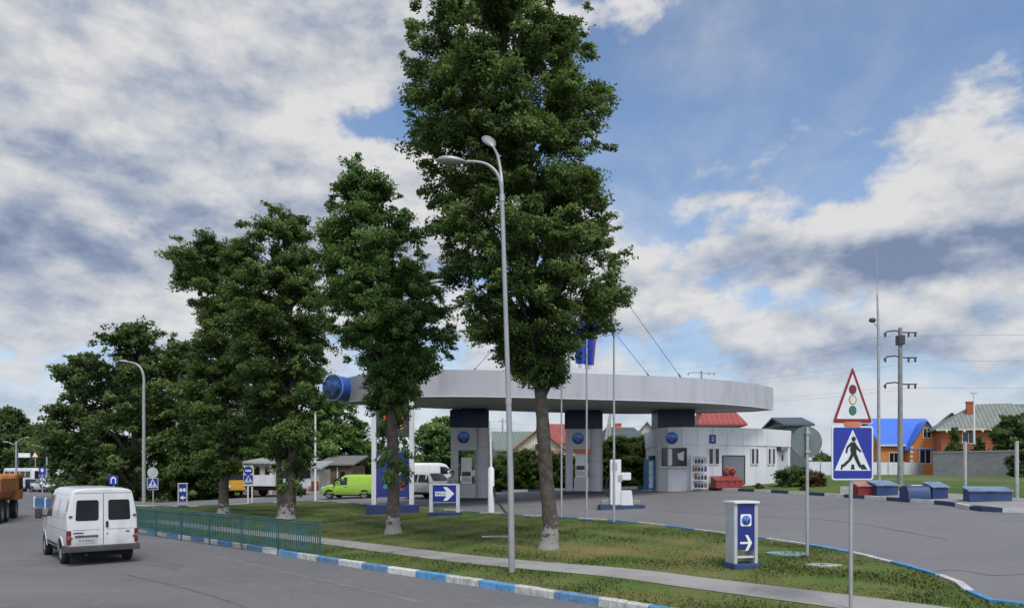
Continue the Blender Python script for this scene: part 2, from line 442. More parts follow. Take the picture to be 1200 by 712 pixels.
# ------------------------------------------------------------------ ground, road, kerbs, lawn
def ground_mat(name, cols, scales, rough=.95, bump=.3, bscale=60, spec=.2, stretch=None, cracks=0.0):
    """several noise scales blended: cols = list of rgb, mixed in turn by noises of the given scales"""
    m = bpy.data.materials.new(name); m.use_nodes = True
    nt = m.node_tree; b = nt.nodes['Principled BSDF']; L = nt.links.new
    tc = nn(nt, 'ShaderNodeTexCoord'); out = None
    for i, c in enumerate(cols):
        if out is None:
            rg = nn(nt, 'ShaderNodeRGB'); rg.outputs[0].default_value = (*c, 1); out = rg.outputs[0]; continue
        sc_, lo, hi, amt = scales[i-1][:4]
        n = nn(nt, 'ShaderNodeTexNoise'); n.inputs['Scale'].default_value = sc_; n.inputs['Detail'].default_value = 7; n.inputs['Roughness'].default_value = .6
        mp = nn(nt, 'ShaderNodeMapping'); mp.inputs['Location'].default_value = (i*7.3, i*3.1, 0)
        if len(scales[i-1]) > 4:
            mp.inputs['Rotation'].default_value = (0, 0, R(scales[i-1][4])); mp.inputs['Scale'].default_value = (scales[i-1][5], 1, 1)
        L(tc.outputs['Object'], mp.inputs[0]); L(mp.outputs[0], n.inputs['Vector'])
        mr = nn(nt, 'ShaderNodeMapRange', interpolation_type='SMOOTHSTEP')
        for k, v in (('From Min', lo), ('From Max', hi), ('To Max', amt)): mr.inputs[k].default_value = v
        L(n.outputs['Fac'], mr.inputs['Value'])
        mx = nn(nt, 'ShaderNodeMix', data_type='RGBA'); L(mr.outputs['Result'], mx.inputs['Factor']); L(out, mx.inputs['A']); mx.inputs['B'].default_value = (*c, 1)
        out = mx.outputs['Result']
    if cracks:
        n = nn(nt, 'ShaderNodeTexNoise'); n.inputs['Scale'].default_value = .9; n.inputs['Detail'].default_value = 6
        vm = nn(nt, 'ShaderNodeVectorMath', operation='MULTIPLY_ADD'); L(n.outputs['Color'], vm.inputs[0]); vm.inputs[1].default_value = (1.6, 1.6, 0); L(tc.outputs['Object'], vm.inputs[2])
        vo = nn(nt, 'ShaderNodeTexVoronoi', feature='DISTANCE_TO_EDGE'); vo.inputs['Scale'].default_value = .09; L(tc.outputs['Object'], n.inputs['Vector']); L(vm.outputs[0], vo.inputs['Vector'])
        mr = nn(nt, 'ShaderNodeMapRange')
        for k, v in (('From Min', .0), ('From Max', .006), ('To Min', cracks), ('To Max', 0)): mr.inputs[k].default_value = v
        L(vo.outputs['Distance'], mr.inputs['Value'])
        mx = nn(nt, 'ShaderNodeMix', data_type='RGBA'); L(mr.outputs['Result'], mx.inputs['Factor']); L(out, mx.inputs['A']); mx.inputs['B'].default_value = (.035, .035, .036, 1)
        out = mx.outputs['Result']
    L(out, b.inputs['Base Color']); b.inputs['Roughness'].default_value = rough; b.inputs['Specular IOR Level'].default_value = spec
    if bump:
        n3 = nn(nt, 'ShaderNodeTexNoise'); n3.inputs['Scale'].default_value = bscale; n3.inputs['Detail'].default_value = 4
        L(tc.outputs['Object'], n3.inputs['Vector'])
        bp = nn(nt, 'ShaderNodeBump'); bp.inputs['Strength'].default_value = bump; bp.inputs['Distance'].default_value = .02
        L(n3.outputs['Fac'], bp.inputs['Height']); L(bp.outputs['Normal'], b.inputs['Normal'])
    return m

M_asph = ground_mat('asphalt_road', [(.150, .147, .147), (.115, .113, .116), (.195, .188, .185), (.085, .085, .088), (.22, .212, .205), (.18, .176, .173)],
                    [(.12, .42, .62, .8), (.35, .52, .72, .55, 45, .12), (.28, .58, .70, .65, 45, .18), (3.5, .52, .72, .5), (45, .45, .75, .6)], rough=.9, bump=.35, bscale=90, cracks=.12)
M_apron = ground_mat('asphalt_apron', [(.175, .169, .170), (.145, .141, .143), (.21, .204, .202), (.12, .12, .12), (.19, .183, .178)],
                     [(.14, .42, .62, .8), (.5, .52, .72, .5), (1.7, .62, .75, .45), (45, .45, .75, .5)], rough=.92, bump=.3, bscale=90, cracks=.10)
M_grassd = ground_mat('lawn_soil', [(.088, .128, .028), (.064, .102, .021), (.150, .135, .048), (.118, .160, .042), (.20, .17, .08)],
                      [(.5, .40, .62, .7), (.30, .50, .70, .45), (1.6, .50, .70, .5), (6, .62, .78, .35)], rough=1, bump=.8, bscale=35)
M_field = ground_mat('field', [(.085, .135, .030), (.050, .090, .022), (.16, .145, .055), (.12, .175, .045)],
                     [(.12, .40, .62, .85), (.08, .50, .68, .75), (.6, .50, .70, .6)], rough=1, bump=.8, bscale=12)
M_path = ground_mat('footpath', [(.30, .29, .27), (.22, .21, .195), (.15, .14, .12)], [(.6, .4, .65, .8), (2.5, .55, .75, .6)], rough=.95, bump=.3)
M_pave = ground_mat('pavement', [(.27, .26, .25), (.20, .195, .185)], [(.5, .4, .65, .8)], rough=.95, bump=.3)
M_blue = mat('kerb_blue', (.075, .22, .42), rough=.75, var=.25, scale=5, dirt=.35)
M_white = mat('kerb_white', (.56, .56, .52), rough=.75, var=.15, scale=5, dirt=.25)
M_navy = mat('kerb_navy', (.035, .055, .12), rough=.75, var=.25, scale=5, dirt=.3)

# far ground reaching the horizon
def ground_sheet():
    def axis():
        a = [0.0]; s = 3.0
        while a[-1] < 900:
            if a[-1] > 60: s *= 1.25
            a.append(a[-1]+s)
        return [-x for x in a[:0:-1]] + a
    ax = axis(); n = len(ax)
    vs = [(x, y+20, T(x, y+20)-.03) for y in ax for x in ax]
    fs = [(j*n+i, j*n+i+1, (j+1)*n+i+1, (j+1)*n+i) for j in range(n-1) for i in range(n-1)]
    mb = MB(); mb.add(vs, fs, 0, True)
    tag(obj('ground', mb, M_field), None, None, None, 'structure')
ground_sheet()

# kerb of the main road (photo pixels -> points on the ground)
kl = [g(720, 711.5), g(622.8, 696), g(528, 681), g(395.6, 660.5), g(260, 637.8), g(166, 622.6)]
kl = [Vector((p.x, p.y, 0)) for p in kl]
d0 = (kl[0]-kl[2]).normalized()
tip = [kl[0]+d0*k for k in (3, 6)]
k_left = [kl[-1]+Vector((-3.6, 4.6, 0)), kl[-1]+Vector((-6.9, 9.6, 0)), kl[-1]+Vector((-9.3, 14.4, 0))]
apx = [(1165, 712), (1110, 683), (1000, 653), (925, 639.5), (850, 629), (740, 614.5), (660, 609), (600, 605.5), (530, 600), (430, 592.5), (370, 588.5), (320, 590), (266, 592.8), (214, 595), (178, 594)]
ap = [g(*p) for p in apx]; ap = [Vector((p.x, p.y, 0)) for p in ap]
corner = [tip[1], tip[1]+Vector((1.5, -.75, 0)), Vector((9.0, 8.6, 0)), Vector((9.25, 10.4, 0))]
kerb_front = catmull(k_left[::-1] + kl[::-1] + tip + corner[1:3], 5)
kerb_back = catmull([corner[2]] + [corner[3]] + ap, 5)
endcap = catmull([ap[-1], ap[-1]+Vector((-2.2, -.3, 0)), k_left[-1]+Vector((-.4, 1.2, 0)), k_left[-1]], 5)
lawn_poly = kerb_front[:-1] + kerb_back[:-1] + endcap[:-1]

# asphalt of road and filling station
road_poly = [(60, -14), (60, 4), (corner[2].x+3, corner[2].y+8), (9.25, 10), (2, 9.5)] + [(p.x+.6, p.y+.9) for p in kl] + [(p.x+.5, p.y+.5) for p in k_left] + \
            [(-24, 52), (-31, 58), (-62, 96), (-120, 170), (-150, 160), (-80, 90), (-48, 50), (-38, 20), (-40, -14)]
drape('road', road_poly, M_asph, 0.0, 1.5)
bpx = [(1200, 600.5), (1113, 592), (1056, 587.3), (1006, 583.6), (962, 580.5), (926, 578.2), (892, 576.3), (861, 574.8), (830, 573.6), (790, 572.8), (745, 572.5), (700, 573), (660, 574), (620, 575.5), (580, 576.5)]
bk = [g(*p) for p in bpx]; bk = [Vector((p.x, p.y, 0)) for p in bk]
bk_right = [Vector((26, 22, 0)), Vector((34, 14, 0))]
back_line = catmull(bk_right[::-1] + bk, 4)
apron_poly = [(p.x, p.y) for p in kerb_back[::-1]][:-1] + [(9.3, 9.6), (14, 4.5), (34, 4.5)] + [(p.x, p.y) for p in back_line] + \
             [(-8, 60), (-16, 62), (-24, 60), (-31, 57.5), (-27, 52), (ap[-1].x-2, ap[-1].y-.4)]
drape('station_forecourt', [(p[0], p[1]) for p in apron_poly], M_apron, .005, 1.5)
lawn = drape('lawn', [(p.x, p.y) for p in lawn_poly], M_grassd, .10, .5)
DRY = [(*g(x, y)[:2], rx, ry, w) for x, y, rx, ry, w in ((735, 648, 3.2, 1.3, 1.0), (640, 650, 2.0, 1.2, .8), (560, 622, 3.0, 1.6, .7), (480, 640, 3.0, 1.0, .6), (850, 690, 3, 1.0, .35), (440, 612, 3, 2, .5), (680, 700, 4, .8, .45), (960, 690, 2.5, 1, .4), (800, 640, 2, 1, .5), (350, 625, 4, 1.5, .3))]
def dry(x, y):
    s = .16*math.sin(x*1.7+2*math.sin(y*.9))+.16*math.sin(y*2.1+1.5*math.sin(x*1.3+1))+.10*math.sin(x*4.3+y*3.1)
    for a, b, rx, ry, w in DRY:
        u = ((x-a)*.75-(y-b)*.66)/rx; v = ((x-a)*.66+(y-b)*.75)/ry
        s += w*.62*math.exp(-(u*u+v*v))
    return min(max(s, 0), 1)
at_ = lawn.data.attributes.new('dry', 'FLOAT', 'POINT')
at_.data.foreach_set('value', [dry(v.co.x, v.co.y) for v in lawn.data.vertices])
nt = M_grassd.node_tree; b_ = nt.nodes['Principled BSDF']; src = b_.inputs['Base Color'].links[0].from_socket
aa = nn(nt, 'ShaderNodeAttribute', attribute_name='dry'); mx = nn(nt, 'ShaderNodeMix', data_type='RGBA')
nz = nn(nt, 'ShaderNodeTexNoise'); nz.inputs['Scale'].default_value = 4; nz.inputs['Detail'].default_value = 8
ml = nn(nt, 'ShaderNodeMath', operation='MULTIPLY'); ml.use_clamp = True; m2 = nn(nt, 'ShaderNodeMath', operation='MULTIPLY'); m2.inputs[1].default_value = 1.7
nt.links.new(nz.outputs['Fac'], m2.inputs[0]); nt.links.new(m2.outputs[0], ml.inputs[0]); nt.links.new(aa.outputs['Fac'], ml.inputs[1])
nt.links.new(ml.outputs[0], mx.inputs['Factor']); nt.links.new(src, mx.inputs['A']); mx.inputs['B'].default_value = (.205, .155, .065, 1); nt.links.new(mx.outputs['Result'], b_.inputs['Base Color'])
# worn edge line, tar seams and patches on the road
M_line = ground_mat('worn_line', [(.20, .196, .193), (.16, .157, .155), (.26, .255, .245)], [(1.5, .40, .62, .95), (6, .55, .7, .6)], rough=.9)
M_tar = ground_mat('tar_seam', [(.105, .103, .105), (.145, .142, .142)], [(2.5, .4, .65, .9)], rough=.8)
M_patch = ground_mat('asphalt_patch', [(.128, .125, .127), (.16, .157, .156), (.10, .10, .102)], [(.7, .4, .65, .8), (20, .5, .7, .5)], rough=.9)
def ribbon(name, px, w, m, off=.004, kind='structure'):
    pts = [g(x, y) for x, y in px]; a = []; b = []
    l = catmull([(p.x, p.y, 0) for p in pts], 6)
    for i, p in enumerate(l):
        t = (l[min(i+1, len(l)-1)]-l[max(i-1, 0)]).normalized(); n = Vector((-t.y, t.x, 0))*w/2*(1+.25*math.sin(i*1.7))
        a.append(p+n); b.append(p-n)
    drape(name, [(p.x, p.y) for p in a+b[::-1]], m, off, 1.0, kind)
ribbon('road_marking', [(215, 644), (268, 655), (340, 671), (426, 690), (500, 707)], .10, M_line)
ribbon('tar_seam', [(150, 673), (210, 687), (265, 703), (310, 720)], .07, M_tar)
0 and ribbon('tar_seam', [(330, 700), (350, 689), (395, 694), (470, 716)], .04, M_tar)
ribbon('tar_seam', [(905, 676+0), (960, 668)], .03, M_tar) if False else None
ribbon('tar_seam', [(1060, 672), (1120, 668), (1165, 674), (1215, 671)], .05, M_tar, .009)
ribbon('tar_seam', [(760, 597), (850, 603), (980, 610), (1110, 632)], .06, M_tar, .009)
def patch(px, m, off):
    drape('asphalt_patch', [tuple(g(x, y)[:2]) for x, y in px], m, off, 1.0)
0 and patch([(2, 663), (62, 672), (30, 690), (-30, 680)], M_patch, .004)
patch([(180, 655), (218, 661), (206, 667), (168, 660)], M_patch, .004)
0 and patch([(880, 600), (945, 604), (960, 612), (890, 607)], M_patch, .009)
0 and patch([(1075, 640), (1150, 648), (1180, 662), (1090, 652)], M_patch, .009)
pth = [g(*p) for p in [(175, 612), (270, 624), (378, 636.8), (550, 659.6), (720, 675.6), (820, 689), (1000, 713), (1100, 727)]]
def strip(pts, w):
    l = catmull([(p.x, p.y, 0) for p in pts], 5); a = []; b = []
    for i, p in enumerate(l):
        t = (l[min(i+1, len(l)-1)]-l[max(i-1, 0)]).normalized(); n = Vector((-t.y, t.x, 0))
        a.append(p+n*w/2); b.append(p-n*w/2)
    return [(p.x, p.y) for p in a+b[::-1]]
drape('footpath', strip(pth, 1.05), M_path, .112, 1.0)
KM = [M_white, M_blue, mat('kerb_white_worn', (.47, .465, .42), rough=.8, var=.3, scale=7, dirt=.6), mat('kerb_blue_worn', (.11, .22, .36), rough=.8, var=.35, scale=7, dirt=.5), mat('kerb_white_grey', (.50, .50, .48), rough=.8, var=.2, scale=6, dirt=.5), mat('kerb_blue_pale', (.10, .27, .47), rough=.8, var=.3, scale=6, dirt=.4)]
kerb('road_kerb', kerb_front, KM, 1.06, h=.15, label='white and light blue painted kerb along the road')
kerb('forecourt_kerb', kerb_back, KM, 1.55, h=.14, phase=1, label='thin white and blue kerb between lawn and forecourt')
kerb('lawn_end_kerb', endcap, KM, 1.06, h=.14)
kerb('far_kerb', back_line, [M_white, M_navy], 1.25, h=.15, label='white and navy kerb on the far side of the forecourt')
# pavement behind the far kerb on the right, with the hatches
pvx = [(985, 581.5, 571), (1030, 585, 574.5), (1060, 587.8, 577), (1113, 592, 580), (1160, 596.3, 583), (1200, 600.2, 586), (1290, 611, 592)]
pv = [g(x, y)+Vector((.03, .13, 0)) for x, y, _ in pvx]; off = [g(x, y2) for x, _, y2 in pvx]
drape('pavement', [(p.x, p.y) for p in pv] + [(p.x, p.y) for p in off[::-1]], M_pave, .09, 1.5)

# grass blades: nobody could count them
def grass(name, poly, n, hmin, hmax, seed, cols, clip=None, off=.10, dens_far=.0):
    rs = np.random.RandomState(seed)
    P2 = np.array([(p.x, p.y) for p in poly])
    lo, hi = P2.min(0), P2.max(0)
    pts = []
    tot = 0
    while tot < n:
        c = lo+(hi-lo)*rs.rand(60000, 2)
        c = c[rs.rand(len(c)) < np.clip((15.0/np.maximum(np.hypot(c[:, 0], c[:, 1]), 9))**1.6, .03, 1)]
        ins = np.zeros(len(c), bool); j = len(P2)-1
        for i in range(len(P2)):
            xi, yi = P2[i]; xj, yj = P2[j]
            cond = ((yi > c[:, 1]) != (yj > c[:, 1]))
            with np.errstate(divide='ignore', invalid='ignore'):
                xx = (xj-xi)*(c[:, 1]-yi)/(yj-yi)+xi
            ins ^= cond & (c[:, 0] < xx); j = i
        c = c[ins]
        if clip is not None: c = c[clip(c)]
        # clumpy
        k = np.sin(c[:, 0]*2.1+np.sin(c[:, 1]*1.3)*2)+np.sin(c[:, 1]*2.7+np.sin(c[:, 0]*1.9)*2)
        c = c[rs.rand(len(c)) < .45+.25*k]
        dr = np.array([dry(x, y) for x, y in c]) if len(c) else np.zeros(0)
        c = c[rs.rand(len(c)) > .62*dr]
        pts.append(c); tot += len(c)
    c = np.concatenate(pts)[:n]; n = len(c)
    z = np.array([T(x, y) for x, y in c])+off-.005
    k = .5+.25*(np.sin(c[:, 0]*.9+1)+np.sin(c[:, 1]*1.1+c[:, 0]*.5))
    h = (1-.45*np.array([dry(x, y) for x, y in c]))*(hmin+(hmax-hmin)*rs.rand(n)**1.6)*(.6+.6*k)
    an = rs.rand(n)*6.283; w = .006+.010*rs.rand(n)
    dx, dy = np.cos(an), np.sin(an); le = rs.randn(n, 2)*.45*h[:, None]
    v = np.empty((n, 3, 3))
    v[:, 0] = np.stack([c[:, 0]-dx*w, c[:, 1]-dy*w, z], 1); v[:, 1] = np.stack([c[:, 0]+dx*w, c[:, 1]+dy*w, z], 1)
    v[:, 2] = np.stack([c[:, 0]+le[:, 0], c[:, 1]+le[:, 1], z+h], 1)
    me = bpy.data.meshes.new(name)
    me.vertices.add(n*3); me.vertices.foreach_set('co', v.ravel())
    me.loops.add(n*3); me.loops.foreach_set('vertex_index', np.arange(n*3))
    me.polygons.add(n); me.polygons.foreach_set('loop_start', np.arange(n)*3)
    me.update()
    at = me.attributes.new('tint', 'FLOAT', 'POINT')
    at.data.foreach_set('value', np.repeat(np.clip(.36+.2*rs.randn(n)+.2*(k-.5)+.55*np.array([dry(x, y) for x, y in c]), 0, 1), 3).astype(np.float32))
    m = bpy.data.materials.new(name); m.use_nodes = True
    nt = m.node_tree; b = nt.nodes['Principled BSDF']
    a = nn(nt, 'ShaderNodeAttribute', attribute_name='tint'); cr = nn(nt, 'ShaderNodeValToRGB')
    nt.links.new(a.outputs['Fac'], cr.inputs['Fac']); e = cr.color_ramp.elements
    e[0].color = (*cols[0], 1); e[1].color = (*cols[2], 1); x = e.new(.55); x.color = (*cols[1], 1)
    up = nn(nt, 'ShaderNodeCombineXYZ'); up.inputs[2].default_value = 1; nt.links.new(up.outputs[0], b.inputs['Normal'])
    nt.links.new(cr.outputs['Color'], b.inputs['Base Color']); b.inputs['Roughness'].default_value = .9; b.inputs['Specular IOR Level'].default_value = .2
    me.materials.append(m)
    tag(link(name, me), 'short patchy green grass with dry brown patches on the lawn', 'grass', None, 'stuff')
pl2 = np.array([(p.x, p.y) for p in catmull([(p.x, p.y, 0) for p in pth], 6)])
def offpath(c):
    d = np.min(np.hypot(c[:, None, 0]-pl2[None, :, 0], c[:, None, 1]-pl2[None, :, 1]), 1)
    return (d > .60) & (c[:, 1] > 8)
lp = [Vector((p.x, p.y, 0)) for p in lawn_poly]
grass('grass', lp, GRASS_N if 'GRASS_N' in globals() else 130000, .015, .075, 3, [(.080, .125, .024), (.115, .168, .036), (.24, .205, .08)], offpath)

# small slabs and a manhole cover set in the lawn
def slab(px, py, rx, ry, label, m):
    p = g(px, py, .10); mb = MB(); n = 18
    ang = [2*math.pi*k/n for k in range(n)]
    ring = [(rx*math.cos(a)*(1+.05*math.sin(3*a)), ry*math.sin(a)) for a in ang]
    mb.prism(ring, -.03, .02, 'z'); mb.tube([(x*.78, y*.78, .02) for x, y in ring+ring[:1]], .012, 5)
    mb.cyl((0, 0, .03), (0, 0, .045), .08, n=10)
    return tag(obj('manhole_cover', mb, m, None, (p.x, p.y, p.z)), label, 'manhole cover')
M_slab = mat('slab_concrete', (.30, .31, .29), var=.3, scale=4, rough=.9, dirt=.3)
M_slab2 = mat('slab_painted', (.22, .30, .30), var=.4, scale=4, rough=.9, dirt=.3)
slab(924, 648.5, .50, .42, 'pale blue painted manhole cover in the lawn beside the round sign pole', M_slab2)
slab(966, 662, .38, .22, 'small pale concrete cover in the lawn in front of the round sign pole', M_slab)
p = g(592, 629, .1); mb = MB(); mb.box(-.75, .1, -.06, .06, 0, .05, 0, .012)
tag(obj('concrete_strip', mb, M_slab, None, tuple(p), .12), 'thin pale concrete strip lying in the lawn behind the tall double lamp', 'concrete strip')
# ------------------------------------------------------------------ trees
def leaf_mat(name, dark, mid, light):
    m = bpy.data.materials.new(name); m.use_nodes = True
    nt = m.node_tree; L = nt.links.new; nt.nodes.clear()
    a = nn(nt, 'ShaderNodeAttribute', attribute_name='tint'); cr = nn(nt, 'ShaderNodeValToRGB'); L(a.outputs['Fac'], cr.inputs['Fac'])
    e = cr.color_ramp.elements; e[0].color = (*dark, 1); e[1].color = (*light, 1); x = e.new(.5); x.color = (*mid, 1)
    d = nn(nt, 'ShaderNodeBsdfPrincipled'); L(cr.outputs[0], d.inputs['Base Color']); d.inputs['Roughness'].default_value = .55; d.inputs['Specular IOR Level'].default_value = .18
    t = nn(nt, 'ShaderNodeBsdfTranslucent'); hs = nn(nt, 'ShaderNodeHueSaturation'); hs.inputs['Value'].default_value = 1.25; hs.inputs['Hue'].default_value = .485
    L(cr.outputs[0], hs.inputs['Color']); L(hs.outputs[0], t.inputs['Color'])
    ms = nn(nt, 'ShaderNodeMixShader'); ms.inputs[0].default_value = .34; L(d.outputs[0], ms.inputs[1]); L(t.outputs[0], ms.inputs[2])
    o = nn(nt, 'ShaderNodeOutputMaterial'); L(ms.outputs[0], o.inputs[0])
    return m
def leaf_mesh(name, c, d, n, l, w, tint, m, parent):
    """c centres, d along-leaf directions, n normals (N,3); l, w lengths"""
    N = len(c)
    d = d/np.linalg.norm(d, axis=1, keepdims=True)
    s = np.cross(d, n); s /= np.maximum(np.linalg.norm(s, axis=1, keepdims=True), 1e-6)
    nn_ = np.cross(s, d)
    l = l[:, None]; w = w[:, None]
    v = np.empty((N, 4, 3))
    v[:, 0] = c - d*l*.5; v[:, 1] = c + s*w*.5 - nn_*l*.10 - d*l*.05; v[:, 2] = c + d*l*.5 - nn_*l*.05; v[:, 3] = c - s*w*.5 - nn_*l*.10 - d*l*.05
    v[:, 0] -= nn_*l*0
    me = bpy.data.meshes.new(name)
    me.vertices.add(N*4); me.vertices.foreach_set('co', v.ravel())
    idx = np.arange(N*4).reshape(N, 4)
    tri = np.stack([idx[:, [0, 1, 2]], idx[:, [0, 2, 3]]], 1).reshape(-1)
    me.loops.add(N*6); me.loops.foreach_set('vertex_index', tri)
    me.polygons.add(N*2); me.polygons.foreach_set('loop_start', np.arange(N*2)*3)
    me.update()
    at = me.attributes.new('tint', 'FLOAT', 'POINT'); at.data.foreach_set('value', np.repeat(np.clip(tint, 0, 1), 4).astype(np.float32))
    me.materials.append(m)
    return link(name, me, parent)

def clump_leaves(rs, C, Rr, n, leaf, droop=.5, flat=.7, tint0=None, tvar=.21, axis=None, topl=.30):
    """leaves around clump centres C (K,3) of radius Rr (K,)"""
    K = len(C)
    cnt = np.maximum(4, (n*(Rr/np.mean(Rr))**2)).astype(int)
    id_ = np.repeat(np.arange(K), cnt); N = len(id_)
    u = rs.randn(N, 3); u /= np.linalg.norm(u, axis=1, keepdims=True)
    rad = rs.rand(N)**.45
    off = u*rad[:, None]; 
    # two or three sprays per clump rather than an even ball
    spr = rs.randn(K, 3, 3)*.5; which = rs.randint(0, 3, N)
    off = off*.50 + spr[id_, which]*.55
    oc = C - (axis if axis is not None else C)
    oc = oc/np.maximum(np.linalg.norm(oc, axis=1, keepdims=True), 1e-6)
    sax = oc[:, None, :]*.8 + rs.randn(K, 3, 3)*.45; sax[:, :, 2] -= .35
    off = off + sax[id_, which]*((rs.rand(N)-.45)*1.25)[:, None]
    off[:, 2] *= flat
    p = C[id_]+off*Rr[id_][:, None]
    outw = p - (axis[id_] if axis is not None else C[id_])
    outw /= np.maximum(np.linalg.norm(outw, axis=1, keepdims=True), 1e-6)
    d = outw*.8 + rs.randn(N, 3)*.55; d[:, 2] -= droop
    nrm = np.array([0, 0, 1.0]) + outw*.5 + rs.randn(N, 3)*.55
    l = leaf*(.7+.6*rs.rand(N)); w = l*(.42+.22*rs.rand(N))
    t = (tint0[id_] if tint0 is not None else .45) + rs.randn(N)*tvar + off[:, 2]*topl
    return p, d, nrm, l, w, t

def prof(tbl, y):
    ys = [r[0] for r in tbl]
    return np.interp(y, ys, [r[1] for r in tbl]), np.interp(y, ys, [r[2] for r in tbl])

M_bark = mat('bark', (.075, .062, .050), rough=.95, var=.45, scale=6, bump=1.0, bscale=18)
M_lime = mat('whitewashed_bark', (.36, .35, .33), rough=.95, var=.35, scale=5, col2=(.14, .125, .11), bump=1.0, bscale=18)
M_leaf1 = leaf_mat('leaves_dark', (.032, .058, .015), (.098, .158, .042), (.21, .29, .09))
M_leaf2 = leaf_mat('leaves_mid', (.030, .064, .016), (.092, .172, .044), (.20, .30, .09))
M_leaf3 = leaf_mat('leaves_deep', (.022, .040, .012), (.068, .112, .032), (.15, .205, .062))
M_hedge = leaf_mat('leaves_hedge', (.018, .036, .008), (.060, .105, .022), (.15, .20, .05))

def bark_mat(lime):
    if lime <= 0: return M_bark
    k = 'bark_lime_%d' % (lime*100)
    if k in MATS: return MATS[k]
    m = M_bark.copy(); m.name = k; MATS[k] = m
    nt = m.node_tree; L = nt.links.new; b = nt.nodes['Principled BSDF']
    src = b.inputs['Base Color'].links[0].from_socket
    tc = nn(nt, 'ShaderNodeTexCoord'); sp = nn(nt, 'ShaderNodeSeparateXYZ'); L(tc.outputs['Object'], sp.inputs[0])
    n = nn(nt, 'ShaderNodeTexNoise'); n.inputs['Scale'].default_value = 5; n.inputs['Detail'].default_value = 7; L(tc.outputs['Object'], n.inputs['Vector'])
    a = nn(nt, 'ShaderNodeMath', operation='MULTIPLY_ADD'); L(n.outputs['Fac'], a.inputs[0]); a.inputs[1].default_value = 2.6; a.inputs[2].default_value = -1.3
    c = nn(nt, 'ShaderNodeMath', operation='ADD'); L(a.outputs[0], c.inputs[0]); L(sp.outputs['Z'], c.inputs[1])
    r = nn(nt, 'ShaderNodeMapRange', interpolation_type='SMOOTHSTEP'); L(c.outputs[0], r.inputs['Value'])
    for q, v in (('From Min', lime-.12), ('From Max', lime+.12), ('To Min', .62), ('To Max', 0)): r.inputs[q].default_value = v
    mx = nn(nt, 'ShaderNodeMix', data_type='RGBA'); L(r.outputs['Result'], mx.inputs['Factor']); L(src, mx.inputs['A']); mx.inputs['B'].default_value = (.34, .33, .315, 1)
    L(mx.outputs['Result'], b.inputs['Base Color'])
    return m

